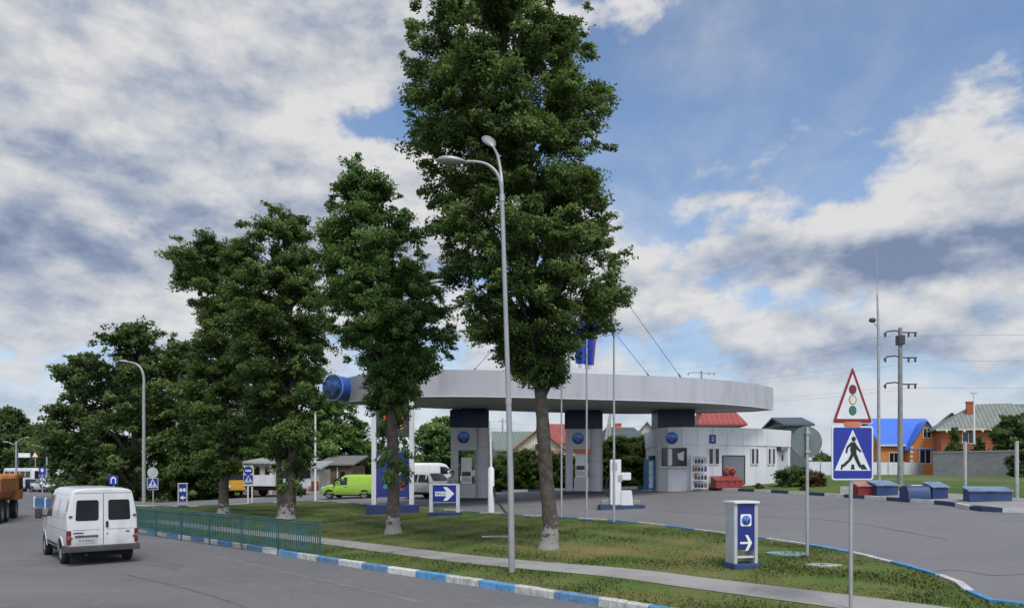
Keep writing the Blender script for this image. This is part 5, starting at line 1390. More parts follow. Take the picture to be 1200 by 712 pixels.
def road_dirt(m, z0=.25, z1=1.0, amt=.55):
    nt = m.node_tree; L = nt.links.new; b = nt.nodes['Principled BSDF']; src = b.inputs['Base Color'].links[0].from_socket
    tc = nn(nt, 'ShaderNodeTexCoord'); sp = nn(nt, 'ShaderNodeSeparateXYZ'); L(tc.outputs['Object'], sp.inputs[0])
    n = nn(nt, 'ShaderNodeTexNoise'); n.inputs['Scale'].default_value = 4; n.inputs['Detail'].default_value = 8; L(tc.outputs['Object'], n.inputs['Vector'])
    a = nn(nt, 'ShaderNodeMath', operation='MULTIPLY_ADD'); L(n.outputs['Fac'], a.inputs[0]); a.inputs[1].default_value = .9; L(sp.outputs['Z'], a.inputs[2])
    r = nn(nt, 'ShaderNodeMapRange', interpolation_type='SMOOTHSTEP'); L(a.outputs[0], r.inputs['Value'])
    for q, v in (('From Min', z0+.3), ('From Max', z1+.5), ('To Min', amt), ('To Max', 0)): r.inputs[q].default_value = v
    mx = nn(nt, 'ShaderNodeMix', data_type='RGBA'); L(r.outputs['Result'], mx.inputs['Factor']); L(src, mx.inputs['A']); mx.inputs['B'].default_value = (.17, .155, .135, 1)
    L(mx.outputs['Result'], b.inputs['Base Color'])
for m_ in (M_carw, M_carg, M_carb): road_dirt(m_)
M_wincar = mat('car_glass', (.012, .014, .016), rough=.06, spec=.6, var=.4, scale=1.5)
M_seam = mat('panel_gap', (.17, .17, .17), rough=.8, var=.2)

class Car:
    """stations: (y, w, zb, zbelt, zt, wr) from rear to front; lateral x, forward y"""
    def __init__(s, st): s.st = st
    def at(s, y):
        ys = [r[0] for r in s.st]; return [float(np.interp(y, ys, [r[k] for r in s.st])) for k in range(1, 6)]
    def half(s, y):
        w, zb, zbe, zt, wr = s.at(y)
        zbe = min(zbe, zt-.13)
        f = lambda t: (w+(wr-w)*t**1.35, zbe+(zt-.09-zbe)*t)
        return [(0, zb), (w*.86, zb), (w*.97, zb+.05), (w*.995, zb+.22), (w, zb+(zbe-zb)*.6), (w*.995, zbe)] + [f(t) for t in (.25, .5, .75, 1)] + [(wr-.035, zt-.045), (wr-.11, zt-.012), (wr*.6, zt+.008), (0, zt+.016)]
    def x(s, y, z):
        h = s.half(y)[2:11]
        return float(np.interp(z, [p[1] for p in h], [p[0] for p in h]))
    def body(s, m, parent, sub=3, name='body'):
        ys = []
        for a, b in zip(s.st, s.st[1:]): ys += list(np.linspace(a[0], b[0], sub+1))[:-1]
        ys.append(s.st[-1][0])
        mb = MB(); vs = []; fs = []
        for y in ys:
            h = s.half(y); ring = h + [(-x, z) for x, z in h[-2:0:-1]]
            k = len(ring); vs += [(x, y, z) for x, z in ring]
        for i in range(len(ys)-1):
            for j in range(k): fs.append((i*k+j, i*k+(j+1) % k, (i+1)*k+(j+1) % k, (i+1)*k+j))
        mb.add(vs, fs, 0, True); mb.add(vs[:k], [list(range(k))], 0); mb.add(vs[-k:], [list(range(k))], 0)
        return obj(name, mb, m, parent, sharp=38)
    def side(s, name, poly, m, parent, sgn=1, off=.005, n=4):
        """panel on the flank given as (y, z) outline"""
        mb = MB(); p3 = [Vector((y, z, 0)) for y, z in poly]
        bm = bmesh.new(); f = bm.faces.new([bm.verts.new(p) for p in p3])
        for ax, no in ((0, Vector((1, 0, 0))), (1, Vector((0, 1, 0)))):
            lo = min(p[ax] for p in p3); hi = max(p[ax] for p in p3)
            for k in range(1, n): bmesh.ops.bisect_plane(bm, geom=bm.verts[:]+bm.edges[:]+bm.faces[:], plane_co=no*(lo+(hi-lo)*k/n), plane_no=no, dist=1e-5)
        bm.verts.index_update()
        mb.add([((s.x(v.co.x, v.co.y)+off)*sgn, v.co.x, v.co.y) for v in bm.verts], [[v.index for v in f.verts] for f in bm.faces], 0, True); bm.free()
        return obj(name, mb, m, parent)
    def line(s, pts, parent, sgn=1, r=.006, name='panel_seam', m=None):
        mb = MB(); l = []
        for (y0, z0), (y1, z1) in zip(pts, pts[1:]):
            l += [((s.x(y0+(y1-y0)*t, z0+(z1-z0)*t)+.001)*sgn, y0+(y1-y0)*t, z0+(z1-z0)*t) for t in np.linspace(0, 1, 6)]
        mb.tube(l, r, 4); return obj(name, mb, m or M_seam, parent)
def wheel(parent, x, y, r, w, sgn, hub=M_rim, arch=True, car=None, arch_r=1.22):
    mb = MB()
    mb.M = Matrix.Translation((x, y, r))
    pr = [(-w/2, r*.62), (-w/2, r*.93), (-w/2+.03, r), (w/2-.03, r), (w/2, r*.93), (w/2, r*.62)]
    n = 28; vs = [(a, q*math.cos(2*math.pi*k/n), q*math.sin(2*math.pi*k/n)) for a, q in pr for k in range(n)]
    fs = [(i*n+k, i*n+(k+1) % n, (i+1)*n+(k+1) % n, (i+1)*n+k) for i in range(len(pr)-1) for k in range(n)]
    mb.add(vs, fs, 0, True)
    wh = obj('wheel', mb, M_rub, parent)
    mb = MB(); mb.M = Matrix.Translation((x, y, r))
    o = w/2*sgn
    ri = [(o*.96, r*.63), (o*.70, r*.55), (o*.62, r*.30), (o*.86, r*.20), (o*.86, 0)]
    vs = [(a, q*math.cos(2*math.pi*k/n), q*math.sin(2*math.pi*k/n)) for a, q in ri for k in range(n)]
    fs = [(i*n+k, i*n+(k+1) % n, (i+1)*n+(k+1) % n, (i+1)*n+k) for i in range(len(ri)-1) for k in range(n)]
    mb.add(vs, fs, 0, True)
    for k in range(8):
        a = 2*math.pi*k/8; mb.cyl((o*.63, r*.42*math.cos(a), r*.42*math.sin(a)), (o*.66, r*.42*math.cos(a), r*.42*math.sin(a)), .035, n=8, mi=1)
    obj('rim', mb, [hub, M_arch], wh)
    if arch and car:
        pts = [(y+r*arch_r*math.cos(a), r*.98+r*arch_r*math.sin(a)) for a in np.linspace(0, math.pi, 15)]
        zb = car.at(y)[1]
        pts = pts + [(y-r*arch_r, zb+.03), (y+r*arch_r, zb+.03)]
        car.side('wheel_arch', pts, M_arch, parent, sgn, .004, 5)
        mb = MB(); mb.tube([((car.x(p, q)+.008)*sgn, p, q) for p, q in pts[:15]], .022, 5); 
        return wh, mb
    return wh, None

# --- white delivery van driving away
def big_van():
    b = g(122, 661, 0)
    th = R(40.5)
    t = thing('delivery_van', 'white panel van driving away on the road beside the green railing', 'van', (b.x, b.y, b.z), th)
    c = Car([(-2.31, .90, .44, 1.16, 1.96, .765), (-2.26, .93, .40, 1.16, 1.99, .785), (-1.4, .955, .36, 1.16, 2.02, .80), (.2, .955, .34, 1.16, 2.02, .80), (.62, .955, .34, 1.16, 1.99, .78), (1.0, .95, .34, 1.14, 1.72, .76), (1.42, .93, .34, 1.08, 1.30, .74), (1.9, .91, .34, .98, 1.10, .74), (2.2, .86, .36, .86, .96, .70), (2.32, .78, .42, .74, .84, .64)])
    off = Vector((0, 2.31, 0))
    t.location = Vector(t.location)+Matrix.Rotation(th, 3, 'Z') @ off
    bd = c.body(M_carw, t)
    Y = -2.31
    def rear(name, poly, m, parent, o=.004, d=.02):
        mb = MB(); mb.prism(poly, Y-o, Y+d, 'y'); return obj(name, mb, m, parent)
    # rear doors
    for nm, x0, x1 in (('left', -.80, -.012), ('right', .012, .80)):
        s = 1 if x0 > 0 else -1
        a, e = sorted((abs(x0), abs(x1)))
        poly = [(s*a, .50), (s*.865, .50), (s*.868, 1.15), (s*.745, 1.86), (s*a, 1.88)]
        dr = rear('rear_door', poly, M_carw, t, .014)
        wp = [(s*p[0], p[1]) for p in rrect(.60, .54, .06, .425, 1.435)]
        wp = [(x - s*max(0, (z-1.2))*.06 if abs(x) > .45 else x, z) for x, z in wp]
        mb = MB(); mb.prism([(x*1.055-s*.022, (z-1.435)*1.08+1.435) for x, z in wp], Y-.016, Y, 'y'); f = obj('window_seal', mb, M_carw, dr)
        mb = MB(); mb.prism(wp, Y-.020, Y, 'y'); obj('rear_window', mb, M_wincar, dr)
        mb = MB()
        for z in (1.28, .72):
            mb = MB(); mb.box(s*.84-.05, s*.84+.04, Y-.035, Y-.012, z-.025, z+.025); obj('hinge', mb, M_bump, dr)
        mb = MB(); mb.tube([(s*.10, Y-.015, .93), (s*.80, Y-.015, .93)], .006, 4); obj('panel_crease', mb, M_seam, dr)
    mb = MB(); mb.box(-.008, .008, Y-.012, Y-.002, .5, 1.88); mb.tube([(-.745, Y-.004, 1.885), (.745, Y-.004, 1.885)], .008, 4); obj('door_gap', mb, M_seam, t)
    mb = MB(); mb.box(.06, .13, Y-.045, Y-.012, .98, 1.14, 0, .012); obj('door_handle', mb, M_blk, t)
    mb = MB(); mb.box(.085, .115, Y-.03, Y-.012, .80, .83); mb.box(.60, .70, Y-.03, Y-.012, .84, .87); obj('lock', mb, M_blk, t)
    mb = MB(); mb.box(-.70, -.18, Y-.028, Y-.012, .58, .72); pl = obj('number_plate', mb, M_plate, t)
    mb = MB()
    for k, x in enumerate((-.63, -.555, -.48, -.42, -.36, -.29)):
        h = .05; mb.box(x, x+.045, Y-.031, Y-.0285, .625, .625+h); 
    obj('plate_marks', mb, M_seam, pl)
    mb = MB(); mb.box(-.74, -.14, Y-.05, Y-.012, .745, .79, 0, .01); obj('plate_lamp_strip', mb, M_bump, t)
    mb = MB(); mb.box(-.78, -.52, Y-.020, Y-.012, .835, .87); obj('name_script', mb, M_bump, t)
    for s in (-1, 1):
        mb = MB(); mb.box(s*.885-.055, s*.885+.055, Y-.03, Y+.10, .56, .92, 0, .012); l = obj('tail_light', mb, M_tail, t)
        mb = MB(); mb.box(s*.885-.045, s*.885+.045, Y-.034, Y-.03, .70, .79); obj('lens', mb, mat('lens_pale', (.20, .10, .09), rough=.25), l)
    mb = MB(); mb.box(-.97, .97, Y-.14, Y+.06, .36, .52, 0, .035); mb.box(-.985, -.90, Y-.08, Y+.42, .38, .52, 0, .03); mb.box(.90, .985, Y-.08, Y+.42, .38, .52, 0, .03); obj('bumper', mb, M_bump, t)
    mb = MB(); mb.tube([(-.45, Y+.1, .30), (-.45, Y-.06, .28)], .03, 8); obj('exhaust', mb, M_drk, t)
    mb = MB(); mb.box(-.80, .80, -2.2, 2.0, .22, .42); obj('underbody', mb, M_arch, t)
    # roof gutter and flanks
    for s in (-1, 1):
        c.line([(-2.29, 1.84), (.5, 1.88)], t, s, .012, 'gutter', M_carw)
        c.line([(-2.25, .93), (1.9, .90)], t, s, .007, 'side_crease')
        c.line([(-.05, .42), (-.05, 1.82)], t, s, .006); c.line([(.98, .46), (.98, 1.1)], t, s, .006)
        c.side('side_panel', [(-1.95, 1.22), (-1.10, 1.22), (-1.10, 1.72), (-1.95, 1.72)], M_carw, t, s, .007)
        c.side('side_panel', [(-.98, 1.22), (-.15, 1.22), (-.15, 1.72), (-.98, 1.72)], M_carw, t, s, .007)
        c.side('air_vent', [(-2.13, 1.42), (-2.06, 1.40), (-2.06, 1.70), (-2.10, 1.70)], M_blk, t, s, .008)
        c.side('door_window', [(.05, 1.20), (.98, 1.17), (.62, 1.76), (.05, 1.80)], M_win, t, s, .006)
        mb = MB(); x = c.x(.95, 1.15); mb.box(s*(x+.22)-.10, s*(x+.22)+.10, .90, 1.02, 1.10, 1.38, 0, .03); mb.tube([(s*x, .97, 1.15), (s*(x+.15), .96, 1.2)], .025, 6); mr = obj('mirror', mb, M_blk, t)
        mb = MB(); mb.box(s*(x+.22)-.08, s*(x+.22)+.08, .894, .90, 1.14, 1.35); obj('mirror_glass', mb, M_drk, mr)
        for y in (-1.42, 1.38):
            _, lip = wheel(t, s*.845, y, .325, .21, s, car=c); obj('arch_lip', lip, M_carw, t)
        c.side('sill_trim', [(-1.0, .42), (.95, .42), (.95, .50), (-1.0, .50)], M_bump, t, s, .01)
    mb = MB(); pts = [(-.70, .72, 1.92), (.70, .72, 1.92), (.80, 1.36, 1.34), (-.80, 1.36, 1.34)]; mb.add([(x, y+.02, z+.02) for x, y, z in pts], [(0, 1, 2, 3)]); obj('windscreen', mb, M_wincar, t)
    mb = MB(); mb.box(-.8, .8, 2.24, 2.42, .36, .58, 0, .04); obj('front_bumper', mb, M_bump, t)
    for s in (-1, 1):
        mb = MB(); mb.box(s*.62-.16, s*.62+.16, 2.2, 2.34, .66, .84, 0, .02); obj('headlight', mb, M_head, t)
    t.scale = (.89, .96, 1.0)
    return t
big_van()

def small_van(loc, rz, label, paint, kind='small'):
    t = thing('parked_van', label, 'van', loc, rz)
    if kind == 'small':
        c = Car([(-2.05, .82, .40, 1.02, 1.72, .70), (-1.98, .85, .32, 1.04, 1.78, .72), (-.6, .86, .26, 1.02, 1.82, .72), (.25, .86, .26, 1.0, 1.80, .71), (.72, .86, .26, .98, 1.52, .69), (1.15, .85, .26, .95, 1.12, .70), (1.7, .82, .28, .86, .98, .66), (1.98, .76, .30, .74, .84, .60), (2.07, .68, .34, .62, .70, .54)]); L_ = 4.1; axles = (-1.25, 1.35); wr = .31; H_ = 1.8
    else:
        c = Car([(-2.75, .96, .48, 1.3, 2.40, .86), (-2.7, .99, .42, 1.3, 2.46, .88), (.6, .99, .40, 1.3, 2.48, .88), (1.05, .99, .40, 1.28, 2.35, .86), (1.75, .97, .40, 1.2, 1.42, .82), (2.3, .94, .42, 1.05, 1.18, .78), (2.7, .86, .44, .86, .96, .7), (2.8, .78, .48, .7, .8, .6)]); L_ = 5.5; axles = (-1.6, 1.75); wr = .35; H_ = 2.45
    c.body(paint, t)
    for s in (-1, 1):
        y0, y1, y2 = (.02, .62, .98) if kind == 'small' else (.55, 1.2, 1.62)
        zb, zt_ = (1.03, 1.60) if kind == 'small' else (1.42, 2.1)
        c.side('door_window', [(y0, zb), (y2, zb-.02), (y1, zt_), (y0, zt_+.02)], M_win, t, s, .006)
        c.line([(y0-.08, .35), (y0-.08, zt_+.06)], t, s); c.line([(y2+.05, .4), (y2+.05, zb-.05)], t, s)
        c.line([(-L_/2+.15, zb-.06), (y0-.1, zb-.06)], t, s, .007, 'side_crease')
        c.side('side_rail', [(-L_/2+.2, .42), (L_/2-.5, .40), (L_/2-.5, .50), (-L_/2+.2, .52)], M_bump if kind != 'small' else paint, t, s, .012)
        x = c.x(y2, zb); mb = MB(); mb.box(s*(x+.12)-.09, s*(x+.12)+.09, y2-.12, y2, zb, zb+.2, 0, .03); obj('mirror', mb, M_blk, t)
        mb = MB(); mb.box(s*(c.x(y0+.1, zb-.15)+.012)-.012, s*(c.x(y0+.1, zb-.15)+.012)+.012, y0-.0, y0+.16, zb-.17, zb-.13); obj('handle', mb, M_blk, t)
        for y in axles:
            _, lip = wheel(t, s*(c.at(y)[0]-.10), y, wr, .20, s, car=c)
        mb = MB(); mb.box(s*(c.at(-L_/2)[0]-.08)-.06, s*(c.at(-L_/2)[0]-.08)+.08, -L_/2-.01, -L_/2+.08, .75, 1.25 if kind == 'small' else 1.4, 0, .01); obj('tail_light', mb, M_tail, t)
        yf = L_/2-.22; mb = MB(); xx = c.at(yf)[0]-.16; zz = c.at(yf)[3]-.14; mb.ball((s*xx, yf+.05, zz), .13, 10, 6, 0, 1.3, .9, .8); obj('headlight', mb, M_head, t)
    ya, yb = (.66, 1.14) if kind == 'small' else (1.08, 1.72); za, zb2 = (1.60, 1.18) if kind == 'small' else (2.30, 1.48)
    mb = MB(); mb.add([(-.64, ya, za), (.64, ya, za), (.72, yb, zb2), (-.72, yb, zb2)], [(0, 1, 2, 3)]); 
    for i, v in enumerate(mb.v): mb.v[i] = (v[0], v[1]+.04, v[2]+.03)
    obj('windscreen', mb, M_wincar, t)
    mb = MB(); mb.box(-.66, .66, L_/2-.06, L_/2+.03, .34, .54, 0, .02); obj('front_bumper', mb, M_bump, t)
    mb = MB(); mb.box(-.8, .8, -L_/2-.07, -L_/2+.05, .36, .58, 0, .03); obj('rear_bumper', mb, M_bump, t)
    mb = MB(); mb.box(-c.at(0)[0]*.8, c.at(0)[0]*.8, -L_/2+.1, L_/2-.2, .2, .42); obj('underbody', mb, M_arch, t)
    mb = MB(); mb.box(-.25, .25, -L_/2-.075, -L_/2-.065, .42, .53); obj('number_plate', mb, M_plate, t)
    return t
b = gx(413, 50.5)
small_van(tuple(b), R(78), 'bright lime green delivery van parked left of the blue price sign', M_carg).scale = (1, 1, .90)
b = gx(505, 58)
small_van(tuple(b), R(-72), 'large white high roofed van parked behind the pale off road car', M_carw, 'big').scale = (1, 1, .84)

# pale boxy off road car at the left pump
b = gx(505, 46); 
t = thing('off_road_car', 'pale boxy off road car standing between the price sign and the left pump', 'car', tuple(b), R(-128))
c = Car([(-1.85, .76, .48, .98, 1.50, .62), (-1.78, .80, .42, 1.0, 1.60, .64), (-.6, .82, .38, 1.0, 1.66, .65), (.30, .82, .38, 1.0, 1.63, .64), (.55, .82, .38, 1.0, 1.45, .64), (.86, .81, .38, .98, 1.12, .68), (1.6, .80, .40, .94, 1.05, .68), (1.82, .77, .42, .90, 1.0, .66), (1.88, .74, .46, .8, .9, .62)])
c.body(M_carb, t)
for s in (-1, 1):
    c.side('door_window', [(-.35, 1.03), (.62, 1.03), (.36, 1.50), (-.35, 1.52)], M_win, t, s, .006)
    c.side('rear_side_window', [(-1.55, 1.05), (-.45, 1.03), (-.45, 1.52), (-1.42, 1.50)], M_win, t, s, .006)
    c.line([(-.40, .45), (-.40, 1.55)], t, s); c.line([(.70, .5), (.70, 1.0)], t, s)
    for y in (-1.1, 1.12): wheel(t, s*.73, y, .35, .19, s, car=c)
    mb = MB(); mb.cyl((s*.52, 1.86, .78), (s*.52, 1.92, .78), .10, n=16); obj('headlight', mb, M_head, t)
    mb = MB(); mb.box(s*.66-.06, s*.66+.06, -1.87, -1.8, .6, .95); obj('tail_light', mb, M_tail, t)
    mb = MB(); mb.box(s*.95-.08, s*.95+.08, .55, .65, 1.02, 1.18, 0, .03); obj('mirror', mb, M_blk, t)
mb = MB(); mb.add([(-.56, .40, 1.57), (.56, .40, 1.57), (.68, .86, 1.14), (-.68, .86, 1.14)], [(0, 1, 2, 3)])
mb.v = [(x, y+.05, z+.03) for x, y, z in mb.v]; obj('windscreen', mb, M_wincar, t)
mb = MB(); mb.box(-.42, .42, 1.87, 1.91, .66, .88); obj('grille', mb, M_blk, t)
mb = MB(); mb.box(-.80, .80, 1.86, 1.98, .44, .56, 0, .03); obj('front_bumper', mb, M_galv, t)
mb = MB(); mb.box(-.78, .78, -1.98, -1.84, .46, .58, 0, .03); obj('rear_bumper', mb, M_galv, t)
mb = MB(); mb.box(-.62, .62, -1.7, 1.7, .25, .42); obj('underbody', mb, M_arch, t)

# orange tipper truck cut by the left edge of the picture
M_tip = mat('tipper_orange', (.36, .12, .014), rough=.6, var=.35, scale=2.5, dirt=.6)
M_tipd = mat('tipper_rust', (.20, .065, .012), rough=.7, var=.4, scale=2.5, dirt=.4)
M_chas = mat('chassis', (.022, .022, .022), rough=.8, var=.3)
b = g(-34, 615.5)
t = thing('tipper_truck', 'orange tipper truck with a dark chassis cut off by the left picture edge', 'truck', (b.x-.15, b.y, b.z), R(26))
mb = MB(); mb.box(-1.2, 1.2, -.05, .10, .62, 1.10, 0, .03); mb.box(-.5, .5, 0, 6.2, .75, 1.0); obj('chassis', mb, M_chas, t)
mb = MB(); mb.prism([(-.95, 1.15), (.95, 1.15), (1.20, 1.50), (1.22, 2.08), (-1.22, 2.08), (-1.20, 1.50)], .1, 4.2, 'y', 0)
bd = obj('tipper_body', mb, M_tip, t)
mb = MB(); mb.prism([(-.92, 1.18), (.92, 1.18), (1.15, 1.5), (1.15, 1.82), (-1.15, 1.82), (-1.15, 1.5)], .06, .1, 'y'); obj('tailgate', mb, M_tipd, bd)
for x in (-.8, 0, .8):
    mb = MB(); mb.box(x-.05, x+.05, .02, .1, 1.25, 2.05, 0, .01); obj('rib', mb, M_tip, bd)
mb = MB(); mb.box(-1.27, 1.27, .04, .12, 2.02, 2.12, 0, .02); mb.tube(catmull([(1.2, .4, 2.08), (1.1, .5, 2.2), (.8, .7, 2.28), (0, 1.0, 2.32), (-1.1, .5, 2.2)], 4), .05, 6); obj('top_rail', mb, M_tip, bd)
for s in (-1, 1):
    mb = MB(); mb.box(s*.95-.2, s*.95+.2, -.09, -.04, .88, 1.04, 0, .01); l = obj('tail_light', mb, M_tail, t)
    mb = MB(); mb.box(s*.7-.28, s*.7+.28, .25, .28, .28, .75); obj('mud_flap', mb, M_rub, t)
    mb = MB(); mb.box(s*.55-.06, s*.55+.06, .03, .06, 1.70, 1.76); mb.box(s*.3-.06, s*.3+.06, .03, .06, 1.70, 1.76); obj('reflector', mb, M_wht2, t)
    for y in (.95, 2.25, 5.3): wheel(t, s*.92, y, .50, .45 if y < 4 else .28, s)
mb = MB(); mb.box(.45, .95, -.085, -.05, .68, .82); obj('number_plate', mb, M_bluel, t)
mb = MB(); mb.box(-1.2, 1.2, 4.45, 6.3, .95, 2.30, 0, .10); cb2 = obj('cab', mb, M_tip, t)
mb = MB(); mb.box(-.8, .8, 4.43, 4.46, 1.65, 2.1); obj('rear_window', mb, M_win, cb2)
for s in (-1, 1):
    mb = MB(); mb.box(s*1.205-.01, s*1.205+.01, 5.0, 6.0, 1.5, 2.1); obj('door_window', mb, M_win, cb2)
    mb = MB(); mb.box(s*1.42-.1, s*1.42+.1, 6.1, 6.2, 1.5, 2.0, 0, .02); mb.tube([(s*1.2, 6.1, 2.1), (s*1.4, 6.15, 2.1)], .02, 5); obj('mirror', mb, M_blk, cb2)

def sedan(loc, rz, label, paint):
    t = thing('car', label, 'car', loc, rz)
    c = Car([(-2.1, .74, .42, .78, .92, .62), (-2.02, .78, .34, .86, .98, .66), (-1.35, .82, .28, .90, 1.05, .68), (-.85, .83, .26, .92, 1.36, .58), (-.2, .83, .26, .92, 1.44, .58), (.35, .83, .26, .90, 1.36, .58), (1.0, .82, .26, .86, .98, .66), (1.8, .78, .30, .72, .84, .62), (2.1, .70, .36, .6, .70, .56)])
    c.body(paint, t)
    for s in (-1, 1):
        c.side('door_window', [(-.12, .96), (.72, .92), (.32, 1.26), (-.12, 1.32)], M_win, t, s, .006); c.side('door_window', [(-.95, .97), (-.2, .96), (-.2, 1.32), (-.72, 1.28)], M_win, t, s, .006)
        for y in (-1.28, 1.32): wheel(t, s*.75, y, .30, .19, s, car=c)
        mb = MB(); mb.ball((s*.55, 2.0, .62), .11, 8, 5, 0, 1.4); obj('headlight', mb, M_head, t)
        mb = MB(); mb.box(s*.58-.14, s*.58+.12, -2.12, -2.06, .66, .80); obj('tail_light', mb, M_tail, t)
    mb = MB(); mb.add([(-.55, .40, 1.36), (.55, .40, 1.36), (.62, .98, 1.02), (-.62, .98, 1.02)], [(0, 1, 2, 3)]); mb.v = [(x, y+.03, z+.03) for x, y, z in mb.v]; obj('windscreen', mb, M_wincar, t)
    mb = MB(); mb.add([(-.55, -.85, 1.34), (.55, -.85, 1.34), (.62, -1.36, 1.04), (-.62, -1.36, 1.04)], [(0, 1, 2, 3)]); mb.v = [(x, y-.03, z+.03) for x, y, z in mb.v]; obj('rear_window', mb, M_wincar, t)
    mb = MB(); mb.box(-.7, .7, -1.9, 1.9, .2, .36); obj('underbody', mb, M_arch, t)
    mb = MB(); mb.box(-.72, .72, 2.03, 2.15, .32, .5, 0, .03); obj('front_bumper', mb, M_bump, t)
    mb = MB(); mb.box(-.74, .74, -2.18, -2.06, .34, .52, 0, .03); obj('rear_bumper', mb, M_bump, t)
    return t
sedan(tuple(gx(38, 84)), R(-150), 'silver car approaching in front of the distant white bus', M_cars)
sedan(tuple(gx(53, 82)), R(-125), 'pale car half hidden behind the left blue barrier', M_carw)
sedan(tuple(gx(63, 90)), R(-100), 'dark grey car at the foot of the big trees beyond the right barrier', mat('car_dark', (.06, .06, .065), rough=.3, coat=.3))

def bus(loc, rz, label):
    t = thing('bus', label, 'bus', loc, rz)
    c = Car([(-3.5, 1.06, .42, 1.4, 2.62, .96), (-3.4, 1.1, .36, 1.4, 2.72, 1.0), (3.0, 1.1, .36, 1.4, 2.72, 1.0), (3.35, 1.08, .38, 1.3, 2.62, .96), (3.5, 1.02, .44, 1.2, 2.4, .9)])
    c.body(M_carw, t)
    for s in (-1, 1):
        for k in range(5): c.side('side_window', [(-3.2+k*1.24, 1.5), (-2.1+k*1.24, 1.5), (-2.1+k*1.24, 2.3), (-3.2+k*1.24, 2.3)], M_win, t, s, .008)
        for y in (-2.1, 2.3): wheel(t, s*.98, y, .42, .24, s, car=c)
    mb = MB(); mb.box(-.88, .88, 3.44, 3.52, 1.3, 2.35, 0, .02); obj('windscreen', mb, M_wincar, t)
    mb = MB(); mb.box(-.8, .8, -3.52, -3.46, 1.5, 2.35, 0, .02); obj('rear_window', mb, M_wincar, t)
    mb = MB(); mb.box(-1.05, 1.05, 3.45, 3.6, .38, .62, 0, .03); obj('front_bumper', mb, M_bump, t)
    for s in (-1, 1):
        mb = MB(); mb.ball((s*.75, 3.5, .85), .13, 8, 5); obj('headlight', mb, M_head, t)
    return t
bus(tuple(gx(31, 96)), R(-118), 'white bus on the far road near the left edge, under the dark trees')

# flatbed lorries half hidden behind the lawn trees
def lorry(loc, rz, label, cabm, bedm, bed=True):
    t = thing('lorry', label, 'lorry', loc, rz)
    mb = MB(); mb.box(-1.1, 1.1, 1.3, 2.9, .6, 2.35, 0, .12); cb = obj('cab', mb, cabm, t)
    mb = MB(); mb.box(-.95, .95, 2.88, 2.93, 1.45, 2.15, 0, .02); obj('windscreen', mb, M_win, cb)
    for s in (-1, 1):
        mb = MB(); mb.box(s*1.105-.012, s*1.105+.012, 1.7, 2.6, 1.45, 2.1); obj('door_window', mb, M_win, cb)
        mb = MB(); mb.ball((s*.8, 2.9, .9), .13, 8, 5); obj('headlight', mb, M_head, cb)
        for y in (-1.8, 2.0): wheel(t, s*.95, y, .42, .28, s)
    mb = MB(); mb.box(-.45, .45, -3, 2.6, .5, .8); obj('chassis', mb, M_chas, t)
    if bed:
        mb = MB(); mb.box(-1.15, 1.15, -3.1, 1.1, .85, 1.0); mb.box(-1.15, -1.1, -3.1, 1.1, 1.0, 1.7); mb.box(1.1, 1.15, -3.1, 1.1, 1.0, 1.7); mb.box(-1.1, 1.1, -3.1, -3.05, 1.0, 1.7); mb.box(-1.1, 1.1, 1.05, 1.1, 1.0, 2.0); obj('bed', mb, bedm, t)
    return t
lorry(tuple(gx(274, 60)), R(-150), 'yellow lorry with a dark front half hidden behind the leftmost lawn tree', mat('lorry_yellow', (.50, .27, .025), rough=.45, var=.15, dirt=.2), M_chas)
lorry(tuple(gx(320, 58)), R(-112), 'white lorry parked before the pale market building', M_carw, M_carw)
# ------------------------------------------------------------------ hedge, bushes, conifers
G3 = 'bushes of the hedge behind the forecourt'
hx = [(566, 545), (590, 536), (614, 531), (640, 533), (664, 540), (702, 528), (722, 520), (744, 522), (762, 518)]
for i, (x, yt) in enumerate(hx):
    w = 22 if i < 5 else 19
    tree('bush', ['clipped green hedge bush behind the forecourt, left of the right pump column', 'taller loose hedge bush behind the forecourt, right of the right pump column'][i > 4], (x, 574), [(yt, x-w*.5, x+w*.5), (yt+8, x-w*.9, x+w*.9), (556, x-w, x+w), (568, x-w*1.05, x+w*1.05), (574, x-w*.9, x+w*.9)],
         [(x, 574, 3), (x, yt+12, 1)], 26, 190*LQ, .20, .62, M_hedge, G3+(': left run' if i < 5 else ': right run'), 60+i, d=51, inner=.2, cat='bush', depth=.8)
def conifer(x, yb, yt, wpx, d, label, seed, m=M_leaf3):
    tree('conifer', label, (x, yb), [(yt, x-.6, x+.6), (yt+(yb-yt)*.4, x-wpx*.5, x+wpx*.5), (yt+(yb-yt)*.8, x-wpx, x+wpx), (yb, x-wpx, x+wpx)], [(x, yb, 3), (x, yt+3, 1)], 60, 220*LQ, .26, 1.0, m, None, seed, d=d, inner=.2, cat='conifer', droop=.2)
conifer(1119, 556, 500, 11, 74, 'dark conifer behind the grey block wall, left of two, before the brick house', 81)
conifer(1148, 556, 510, 13, 76, 'broad dark conifer behind the grey block wall, right of two, before the brick house', 82)
bgtree((1187, 558), 72, [(490, 1178, 1200), (500, 1170, 1215), (520, 1168, 1225), (540, 1172, 1220), (557, 1180, 1212)], 'dark rounded tree overhanging the grey block wall at the right edge', 83, M_leaf3, 26, leaf=.34, rcl=1.0, group=None, tw=5)
bgtree((1198, 562), 62, [(532, 1193, 1202), (545, 1186, 1212), (562, 1188, 1212)], 'small dark shrub in front of the grey block wall at the right edge', 84, M_leaf3, 14, leaf=.26, rcl=.6, group=None, tw=3, name='shrub')
b0 = g(935, 578)
tree('bush', 'dark spreading juniper bush at the right corner of the shop', (936, 577), [(556, 924, 946), (562, 915, 958), (570, 911, 962), (577, 914, 960)], [(936, 577, 4), (936, 562, 1)], 18, 200*LQ, .16, .5, M_leaf3, None, 85, d=40.5, inner=.2, cat='bush', droop=.1)
